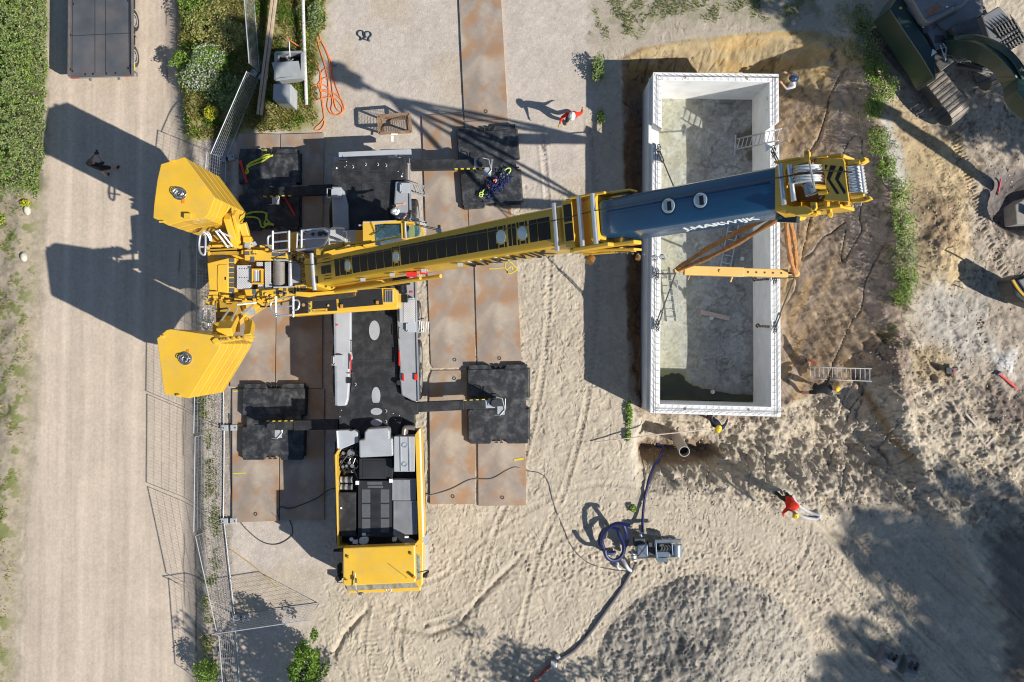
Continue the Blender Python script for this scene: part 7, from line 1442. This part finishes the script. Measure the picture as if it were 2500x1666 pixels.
tool(G(1968, 879, .05), G(1993, 887, .05), "red-handled sledgehammer on the pit floor above the ladder", RED)
tool(G(2436, 912, .08), G(2480, 949, .08), "red and white surveying staff lying at the right edge", M("staff_red", (.75, .06, .06), .5), .07, "surveying_staff")
tool(G(2433, 475, .1), G(2436, 440, .2), "red stake beside the dark hole at the right", M("stake_pink", (.7, .1, .15), .6), .05, "marker_stake")
m = MB(); a = G(2315, 905, .1); m.box(a, (.3, .22, .14)); m.cyl(a+Vector((.1, .1, .05)), a+Vector((.25, .1, .05)), .05, 10); m.build("motor_block", BLKM); tag(bpy.data.objects["motor_block"], "small black motor left lying on the earth at the right", "motor"); m = MB(); m.box(a+Vector((.14, -.03, .08)), (.1, .07, .04)); m.build("red_cap", RED, bpy.data.objects["motor_block"])
for (p, q, l_) in (((2383, 1113), (2425, 1068), "pale timber strip lying diagonal in the churned sand"), ((2356, 1010), (2382, 1040), "thin pale lath above the diagonal timber strip"), ((2393, 1076), (2404, 1086), "short pale lath touching the diagonal timber strip")):
    m = MB(); m.beam(G(*p, .06), G(*q, .06), .07, .04); tag(m.build("timber_strip", WOODP, None), l_, "timber", "timber strips in the sand")
for x_, y_, s_, l_ in ((68, 514, .20, "pale boulder under the yellow flowers at the road edge"), (60, 628, .19, "lower pale boulder at the road edge below the flowers")):
    m = MB(); c = G(x_, y_, .05); m.ell(c, (.13, s_, .14), 9, 6, Matrix.Rotation(.1, 3, 'Z')); o = m.build("boulder", M("boulder", (.52, .48, .40), .9, 0, .15, 8, bump=.6, bscale=14), None, 'auto'); tag(o, l_, "boulder")
# ---------------------------------------------------------------- vegetation and loose ground cover
def leaves(name, P, L_, Wd, mats, parent=None, up=.5, lab=None, cat=None, grp=None, kind=None, midx=None):
    n = len(P); a = RNG.uniform(0, 6.283, n); el = RNG.uniform(-.9, .9, n)*(1-up)+up*.25
    d = np.stack([np.cos(a)*np.cos(el), np.sin(a)*np.cos(el), np.sin(el)], 1); nr = RNG.normal(size=(n, 3)); nr[:, 2] += 1.2; s = np.cross(d, nr); s /= np.linalg.norm(s, axis=1)[:, None]+1e-9
    L_ = (np.asarray(L_)*RNG.uniform(.6, 1.3, n))[:, None]; Wd = (np.asarray(Wd)*RNG.uniform(.7, 1.3, n))[:, None]
    V = np.stack([P-d*L_*.5, P+s*Wd*.5, P+d*L_*.5, P-s*Wd*.5], 1).reshape(-1, 3)
    if parent is not None: V = V-np.array(origin(parent))[None, :]
    o = npmesh(name, V, np.arange(4*n).reshape(n, 4), mats, parent, matidx=midx); return tag(o, lab, cat, grp, kind)
def blades(name, PX, PY, h, wd, mats, lab=None, cat=None, kind="stuff", midx=None, lean=.5):
    z_ = height(PX, PY); n = len(PX); X = (PX-1250)/65.15; Y = (833-PY)/65.15; a = RNG.uniform(0, 6.283, n); s = np.stack([np.cos(a), np.sin(a), a*0], 1); hh = h*RNG.uniform(.5, 1.4, n); b = RNG.uniform(0, 6.283, n); ln = lean*RNG.uniform(.3, 1.6, n)*hh
    P = np.stack([X, Y, z_-.01], 1); w_ = (wd*RNG.uniform(.6, 1.4, n))[:, None]; T = P+np.stack([np.cos(b)*ln, np.sin(b)*ln, hh], 1); Md = P*.45+T*.55; Md[:, 2] += hh*.12
    V = np.stack([P-s*w_, P+s*w_, Md+s*w_*.7, T, Md-s*w_*.7], 1).reshape(-1, 3); o = npmesh(name, V, np.arange(5*n).reshape(n, 5), mats, None, matidx=midx); return tag(o, lab, cat, None, kind)
def scat(n, box, fn):
    X = RNG.uniform(box[0], box[2], n); Y = RNG.uniform(box[1], box[3], n); k = RNG.uniform(0, 1, n) < fn(X, Y); return X[k], Y[k]
GRA = leafmat("grass_blades", [(.16, .19, .035), (.28, .29, .06), (.42, .38, .12), (.58, .50, .24)], .6)
GRN = leafmat("bright_leaves", [(.08, .16, .02), (.18, .30, .04), (.34, .44, .08)], .5)
HED = leafmat("hedge_leaves", [(.07, .13, .035), (.16, .24, .06), (.28, .35, .11), (.36, .38, .22)], .5)
DRY = leafmat("dry_stalks", [(.26, .21, .11), (.38, .32, .18), (.18, .17, .06)], .8)
WFL = leafmat("white_flowers", [(.6, .6, .58), (.75, .75, .72)], .6); YFL = leafmat("yellow_flowers", [(.65, .52, .01), (.8, .68, .02)], .6)
gz = [(442, -60), (795, -60), (790, 60), (782, 100), (770, 200), (770, 290), (715, 316), (600, 314), (530, 338), (455, 330), (440, 180)]
X, Y = scat(70000, (436, -60, 800, 345), lambda x, y: zone(x, y, gz, 16, 16, 22, 80)*ss(.75+2.4*fbm(x/26, y/26, 3, 81)))
blades("grass", X, Y, .14, .014, [GRA, GRN], midx=(fbm(X/30, Y/30, 3, 82) > .09))
X, Y = scat(24000, (1440, -60, 2010, 130), lambda x, y: zone(x, y, [(1445, -60), (2010, -60), (1960, 40), (1800, 40), (1700, 60), (1600, 45), (1530, 90), (1448, 105)], 30, 30, 24, 83)*ss(.35+4.5*fbm(x/26, y/26, 3, 84)))
blades("sparse_grass", X, Y, .10, .011, [GRN, GRA], midx=(RNG.uniform(0, 1, len(X)) > .6))
X, Y = scat(30000, (-60, 470, 110, 1750), lambda x, y: ss((np.interp(y, *RL)-8-x)/50)*ss(.2+4.2*fbm(x/22, y/30, 4, 85))*.8)
blades("verge_grass", X, Y, .10, .011, [GRA, GRN], midx=(fbm(X/30, Y/30, 3, 86) > .12))
X, Y = scat(26000, (478, 640, 545, 1740), lambda x, y: np.exp(-((x-(512+10*np.sin(y/90)+(y > 1300)*(y-1300)*.03))/14)**2)*ss(.25+4*fbm(x/16, y/24, 3, 87)))
blades("strip_grass", X, Y, .11, .011, [GRA, GRN], midx=(RNG.uniform(0, 1, len(X)) > .5))
# hedge along the left edge
n = 52000; X = RNG.uniform(-90, 112, n); Y = RNG.uniform(-90, 500, n); eg = np.interp(Y, [-90, 0, 200, 400, 500], [106, 104, 103, 94, 84])+14*fbm(Y/22, Y*0, 3, 90); k = (X < eg)*(RNG.uniform(0, 1, n) < ss((492-Y+30*fbm(X/20, Y/20, 2, 91))/30)) > 0; X, Y, eg = X[k], Y[k], eg[k]
cl_ = fbm(X/13, Y/13, 3, 92); top = .95*ss((eg-X)/32)+.35*fbm(X/50, Y/50, 2, 93)+1.5*cl_*ss((eg-X)/14); zb = height(X, Y)+.1+np.maximum(top, .02)-RNG.exponential(.07, len(X))
leaves("hedge", np.stack([(X-1250)/65.15*(1-zb/H*0), (833-Y)/65.15, zb], 1), .085, .042, [HED, GRN, GRA], None, .6, "dense green hedge along the left edge of the road", "hedge", midx=np.where(fbm(X/30, Y/30, 3, 120)+.25*RNG.normal(size=len(X)) > .16, 1, np.where(RNG.uniform(0, 1, len(X)) > .9, 2, 0)))
# ground under it is coloured darker in the terrain
def shrub(c, rx, ry, rz, n, mat, lab, cat="shrub", name="shrub", leaf=(.09, .045), flowers=None, twigs=True, grp=None):
    c = Vector(c); e = thing(name, c, lab, cat, grp); u = RNG.normal(size=(n, 3)); u /= np.linalg.norm(u, axis=1)[:, None]; r = RNG.uniform(.25, 1, n)**.45; lump = 1+1.5*fbm(u[:, 0]*2.4+c.x*3, u[:, 1]*2.4+u[:, 2]*2.2+c.y*3, 3, 95); P = u*(r*lump)[:, None]*np.array([rx, ry, rz])[None, :]+np.array([c.x, c.y, c.z+rz*.95])[None, :]; P[:, 2] = np.maximum(P[:, 2], c.z+.02)
    leaves("foliage", P, leaf[0], leaf[1], mat, e, .45)
    if flowers:
        fm, fn_ = flowers; u = RNG.normal(size=(fn_, 3)); u[:, 2] = abs(u[:, 2])+.3; u /= np.linalg.norm(u, axis=1)[:, None]; cl2 = fbm(u[:, 0]*3+c.x, u[:, 1]*3+c.y, 2, 96) > -.08; u = u[cl2]; P = u*np.array([rx, ry, rz])[None, :]*1.06+np.array([c.x, c.y, c.z+rz])[None, :]; leaves("blossom", P, .042, .042, fm, e, .9)
    if twigs:
        m = MB(); r_ = random.Random(int(c.x*100))
        for k in range(7): a = r_.uniform(0, 6.28); m.tube(catmull([c, c+Vector((math.cos(a)*rx*.3, math.sin(a)*ry*.3, rz*.7)), c+Vector((math.cos(a)*rx*.7, math.sin(a)*ry*.7, rz*1.4))], 3), [.018*(1-.12*i) for i in range(7)], 5)
        m.build("stem", M("bark", (.10, .075, .05), .9), e)
    return e
shrub(G(520, 150), .62, .48, .42, 2600, GRN, "upper white-flowering shrub at the edge of the shade", flowers=(WFL, 420)); shrub(G(500, 195), .60, .52, .42, 2600, HED, "lower white-flowering shrub at the edge of the shade", flowers=(WFL, 420)); shrub(G(447, 152), .36, .34, .32, 900, GRN, "bright green bush left of the white blossoms"); shrub(G(460, 190), .34, .36, .3, 800, HED, "grey-green bush at the road edge left of the white blossoms")
shrub(G(520, 280), .25, .26, .22, 400, GRN, "bush with bright yellow flowers above the gravel", flowers=(YFL, 240)); shrub(G(68, 498), .2, .12, .12, 160, GRN, "yellow-flowering plant beside the upper pale boulder", flowers=(YFL, 160)); shrub(G(6, 536), .18, .22, .15, 160, GRN, "yellow-flowering plant at the left edge", flowers=(YFL, 110)); shrub(G(748, 88), .3, .18, .12, 220, GRN, "small plant with scattered yellow flowers by the mottled pole", flowers=(YFL, 60))
shrub(G(515, 60), .8, .7, .35, 2200, GRA, "low bush in the grass at the edge of the big shadow"); shrub(G(560, 95), .6, .6, .35, 1500, GRA, "low bush beside the upper fence panel"); shrub(G(560, 230), .7, .6, .3, 1600, HED, "dark low bush between flowering shrubs and slanting fence"); shrub(G(480, 20), .5, .8, .3, 1500, GRN, "bush at the top edge by the road"); shrub(G(775, 45), .3, .7, .3, 1100, HED, "blue-green bush on the gravel's edge by the orange cables")
shrub(G(1459, 176), .24, .42, .35, 900, HED, "young grey-green bush on the pit's upper left edge"); shrub(G(1466, 288), .12, .24, .14, 200, GRN, "small weed tuft right of the red-shirted person"); shrub(G(1535, 1010), .12, .5, .1, 420, GRN, "narrow weed tuft beside the box's lower left corner", twigs=False); shrub(G(1532, 1065), .10, .25, .1, 220, GRN, "weed tuft by the end of the long pole", twigs=False); shrub(G(1545, 1240), .12, .14, .12, 160, GRN, "weed on the sand above the hose coil", twigs=False)
shrub(G(513, 1632), .42, .5, .35, 1300, GRN, "bush at the bottom edge left of the last fence panel")
# weeds along the ridge
zr = []
for i, (x_, y_, rx, ry, rz, m_, l_) in enumerate(((2100, 60, .35, .6, .3, HED, "shaded weed clump at the ridge's top end"), (2120, 130, .38, .5, .35, HED, "dark weed clump left of the excavator's track end"), (2135, 185, .36, .45, .35, GRN, "weed clump beside the excavator's near track"), (2155, 225, .36, .42, .4, GRN, "pale-topped weed clump at the ridge's bend"), (2128, 265, .3, .4, .25, GRN, "weed clump above the grey clay patch"), (2140, 350, .3, .5, .25, GRN, "loose weed clump right of the boom head"), (2160, 410, .3, .4, .22, GRN, "thin weed clump just beyond the boom head"),
    (2190, 480, .34, .6, .4, GRN, "dense weed clump on the middle ridge"), (2200, 550, .40, .6, .4, GRN, "densest weed clump left of the dark earth heap"), (2205, 620, .38, .55, .35, HED, "weed clump at the foot of the middle ridge"), (2210, 680, .36, .45, .35, GRN, "lowest big weed clump on the ridge"), (2195, 725, .3, .3, .2, GRN, "small weed clump ending the ridge"))):
    shrub(G(x_, y_), rx*1.25, ry*1.15, rz*.8, 800, m_, l_, grp="weed clumps along the ridge", flowers=(DRY, 150) if i % 2 else None, leaf=(.08, .035))
X, Y = scat(34000, (1990, -50, 2280, 850), lambda x, y: np.exp(-(line(x, y, ridge)/34)**2)*ss(.35+4*fbm(x/20, y/20, 3, 97))); blades("ridge_grass", X, Y, .17, .011, [GRN, DRY], midx=(RNG.uniform(0, 1, len(X)) > .55))
X, Y = scat(900, (2000, 300, 2180, 850), lambda x, y: ss(5*fbm(x/12, y/12, 2, 98)-.6)); blades("pit_side_weeds", X, Y, .08, .012, GRN)
# trees
BARK = M("bark", (.10, .075, .05), .9)
def tree(base, h_, crown, n, mat, lab, trunk=.12, leaf=(.16, .09), limbs=9, grp=None, seed=1):
    base = Vector(base); e = thing("tree", base, lab, "tree", grp); r_ = random.Random(seed); c = base+Vector((crown[3], crown[4], h_-crown[2]))
    m = MB(); m.tube(catmull([base-Vector((0, 0, .2)), base+Vector((.1, .05, h_*.35)), c+Vector((0, 0, crown[2]*.4))], 5), [trunk*(1-.07*i) for i in range(11)], 9)
    tips = []
    for k in range(limbs):
        a = 6.28*k/limbs+r_.uniform(-.3, .3); z_ = r_.uniform(-.6, .7); q = c+Vector((math.cos(a)*crown[0]*.75, math.sin(a)*crown[1]*.75, z_*crown[2])); s0 = base.lerp(c, r_.uniform(.45, .95)); m.tube(catmull([s0, s0.lerp(q, .5)+Vector((0, 0, .15)), q], 3), [trunk*.4*(1-.13*i) for i in range(7)], 6); tips.append(q)
    m.build("trunk", BARK, e, 'auto')
    cent = np.array([tuple(c+Vector((max(-1, min(1, r_.gauss(0, .5)))*crown[0], max(-1, min(1, r_.gauss(0, .5)))*crown[1], max(-.8, min(.8, r_.gauss(0, .45)))*crown[2]))) for _ in range(34)]+[tuple(t) for t in tips]); ki = RNG.integers(0, len(cent), n); rr_ = np.array([crown[0], crown[1], crown[2]])*.30
    u = RNG.normal(size=(n, 3)); u /= np.linalg.norm(u, axis=1)[:, None]; P = cent[ki]+u*(RNG.uniform(.2, 1, n)**.5)[:, None]*rr_[None, :]; leaves("crown", P, leaf[0], leaf[1], mat, e, .4); return e
tree((-7.35, -12.1, 0), 2.7, (.52, 1.0, 1.0, .05, .45), 4600, leafmat("tree_bright", [(.06, .13, .015), (.12, .22, .02), (.20, .30, .04)], .45), "bright green young tree poking in at the bottom edge", .05, (.11, .06), seed=3)
tree((-4.5, -14.6, 0), 5.6, (1.6, 1.5, 1.2, 0, 0), 4200, HED, "larger tree below the bottom edge casting the leafy shadow by the fence", .14, (.15, .09), seed=5)
tree((7.4, -16.0, 0), 7.0, (2.1, 1.5, 1.1, 0, 0), 3200, HED, "tree beyond the bottom edge whose leafy shade reaches the red hose", .13, (.16, .10), seed=8)
for i, (x_, y_, h_, cx, cy, cz) in enumerate(((34.6, -17.6, 19.5, 2.2, 1.8, 2.6), (33.4, -21.6, 19.5, 1.7, 1.6, 2.6), (38.4, -16.8, 19.5, 2.4, 1.5, 2.6), (37.0, -20.4, 20, 2.6, 2.0, 2.8), (35.6, -24.0, 19, 1.7, 1.6, 2.2), (41.0, -19.8, 20, 2.8, 2.2, 3))):
    tree((x_, y_, 0), h_, (cx, cy, cz, 0, 0), 4300, HED, ("tall tree beyond the lower right corner, first of the row that shades the sand", "tall tree beyond the lower right corner nearest the bottom edge", "tall tree beyond the right edge shading the two buckets' corner", "tallest tree in the middle of the group beyond the corner", "tree furthest below the bottom edge beyond the corner", "tree furthest right beyond the corner")[i], .28, (.30, .20), 12, "trees beyond the lower right corner", seed=20+i)
for i, (x_, y_, h_) in enumerate(((20.0, 8.5, 9.6), (27.5, 4.2, 10.5))): tree((x_, y_, 0), h_, (1.7, 1.5, 1.8, 0, 0), 6000, HED, ("lower tree beyond the right edge near the excavator", "higher tree beyond the right edge near the digging bucket")[i], .2, (.2, .12), 10, "trees beyond the excavator", seed=40+i)
# loose stones and clods
def stones(name, X, Y, s, mats, midx=None, flat=.6):
    n = len(X); z_ = height(X, Y); c = np.stack([(X-1250)/65.15, (833-Y)/65.15, z_-s*.12], 1); b = np.array([(1, 0, 0), (0, 1, 0), (-1, 0, 0), (0, -1, 0), (0, 0, 1), (0, 0, -1)], float); J = b[None]*RNG.uniform(.6, 1.3, (n, 6, 1))*np.asarray(s).reshape(-1, 1, 1)*np.array([1, 1, flat])[None, None]; a = RNG.uniform(0, 6.28, n); ca, sa = np.cos(a)[:, None], np.sin(a)[:, None]; J = np.stack([J[..., 0]*ca-J[..., 1]*sa, J[..., 0]*sa+J[..., 1]*ca, J[..., 2]], -1)+RNG.normal(0, .12, (n, 6, 3))*np.asarray(s).reshape(-1, 1, 1)
    f = np.array([(0, 1, 4), (1, 2, 4), (2, 3, 4), (3, 0, 4), (1, 0, 5), (2, 1, 5), (3, 2, 5), (0, 3, 5)]); V = (c[:, None]+J).reshape(-1, 3); Fc = (f[None]+6*np.arange(n)[:, None, None]).reshape(-1, 3); mi = None if midx is None else np.repeat(midx, 8); return tag(npmesh(name, V, Fc, mats, matidx=mi), kind="stuff")
STN = leafmat("gravel_stones", [(.14, .12, .11), (.26, .22, .20), (.38, .34, .32), (.55, .52, .50)], .9, 0); CLD = leafmat("sand_clods", [(.34, .28, .20), (.42, .36, .27), (.48, .42, .33)], .95, 0); CLB = leafmat("earth_clods", [(.14, .10, .075), (.26, .19, .13), (.36, .28, .18)], .95, 0)
X, Y = scat(26000, (490, 330, 572, 1740), lambda x, y: np.exp(-((x-np.interp(y, [300, 900, 1300, 1700], [520, 530, 530, 560]))/20)**2)); stones("gravel", X, Y, RNG.uniform(.012, .034, len(X)), STN)
X, Y = scat(16000, (430, -60, 1450, 1560), lambda x, y: zone(x, y, [(560, 325), (800, 325), (800, -60), (1445, -60), (1440, 500), (1000, 520), (820, 1360), (770, 1480), (560, 1500)], 20, 10, 30, 100)*.8); stones("yard_pebbles", X, Y, RNG.uniform(.006, .019, len(X)), STN)
chz = [(1580, 1050), (1880, 1010), (2080, 960), (2150, 780), (2290, 860), (2500, 900), (2520, 1250), (2400, 1320), (2180, 1230), (1960, 1280), (1620, 1230)]
X, Y = scat(15000, (820, 480, 2350, 1720), lambda x, y: np.clip(zone(x, y, [(1290, 480), (1440, 480), (1520, 760), (1540, 1180), (2000, 1250), (2350, 1720), (760, 1720), (820, 1400), (1020, 1250), (1290, 1240)], 60, 30, 60, 110), 0, 1)*ss(.2+4*fbm(x/60, y/60, 3, 111))); stones("sand_crumbs", X, Y, RNG.uniform(.006, .017, len(X)), CLD)
X, Y = scat(26000, (1560, 780, 2560, 1330), lambda x, y: zone(x, y, chz, 60, 40, 40, 101)*ss(.5+3.2*fbm(x/30, y/30, 3, 102))); stones("sand_clods", X, Y, .008+.06*RNG.uniform(0, 1, len(X))**4, CLD, flat=.8)
X, Y = scat(12000, (1450, 1400, 2000, 1720), lambda x, y: ss((1.08-np.hypot((x-1730)/270, (y-1640)/235))*6)*ss(.35+3*fbm(x/28, y/28, 3, 103))); stones("heap_clods", X, Y, .006+.045*RNG.uniform(0, 1, len(X))**4, leafmat("heap_soil", [(.24, .21, .17), (.33, .29, .235), (.40, .36, .30)], .95, 0), flat=.8)
X, Y = scat(26000, (1900, 80, 2560, 1000), lambda x, y: (.55*zone(x, y, [(2230, 250), (2560, 250), (2560, 1000), (2140, 950), (2180, 700)], 60, 30, 40, 104)+.4*zone(x, y, [(2000, 700), (2180, 760), (2180, 960), (2060, 930)], 40, 20, 40, 106)+zone(x, y, [(2240, 480), (2330, 490), (2330, 640), (2240, 650)], 40, 20, 20, 107)+zone(x, y, [(2215, 850), (2330, 840), (2330, 960), (2240, 970)], 30, 20, 20, 108))*ss(.35+4*fbm(x/26, y/26, 3, 105))); stones("earth_clods", X, Y, .008+.06*RNG.uniform(0, 1, len(X))**4, [CLB, CLD], midx=(RNG.uniform(0, 1, len(X)) > .5), flat=.8)
for o in list(bpy.data.objects):
    if "_z" in o: del o["_z"]
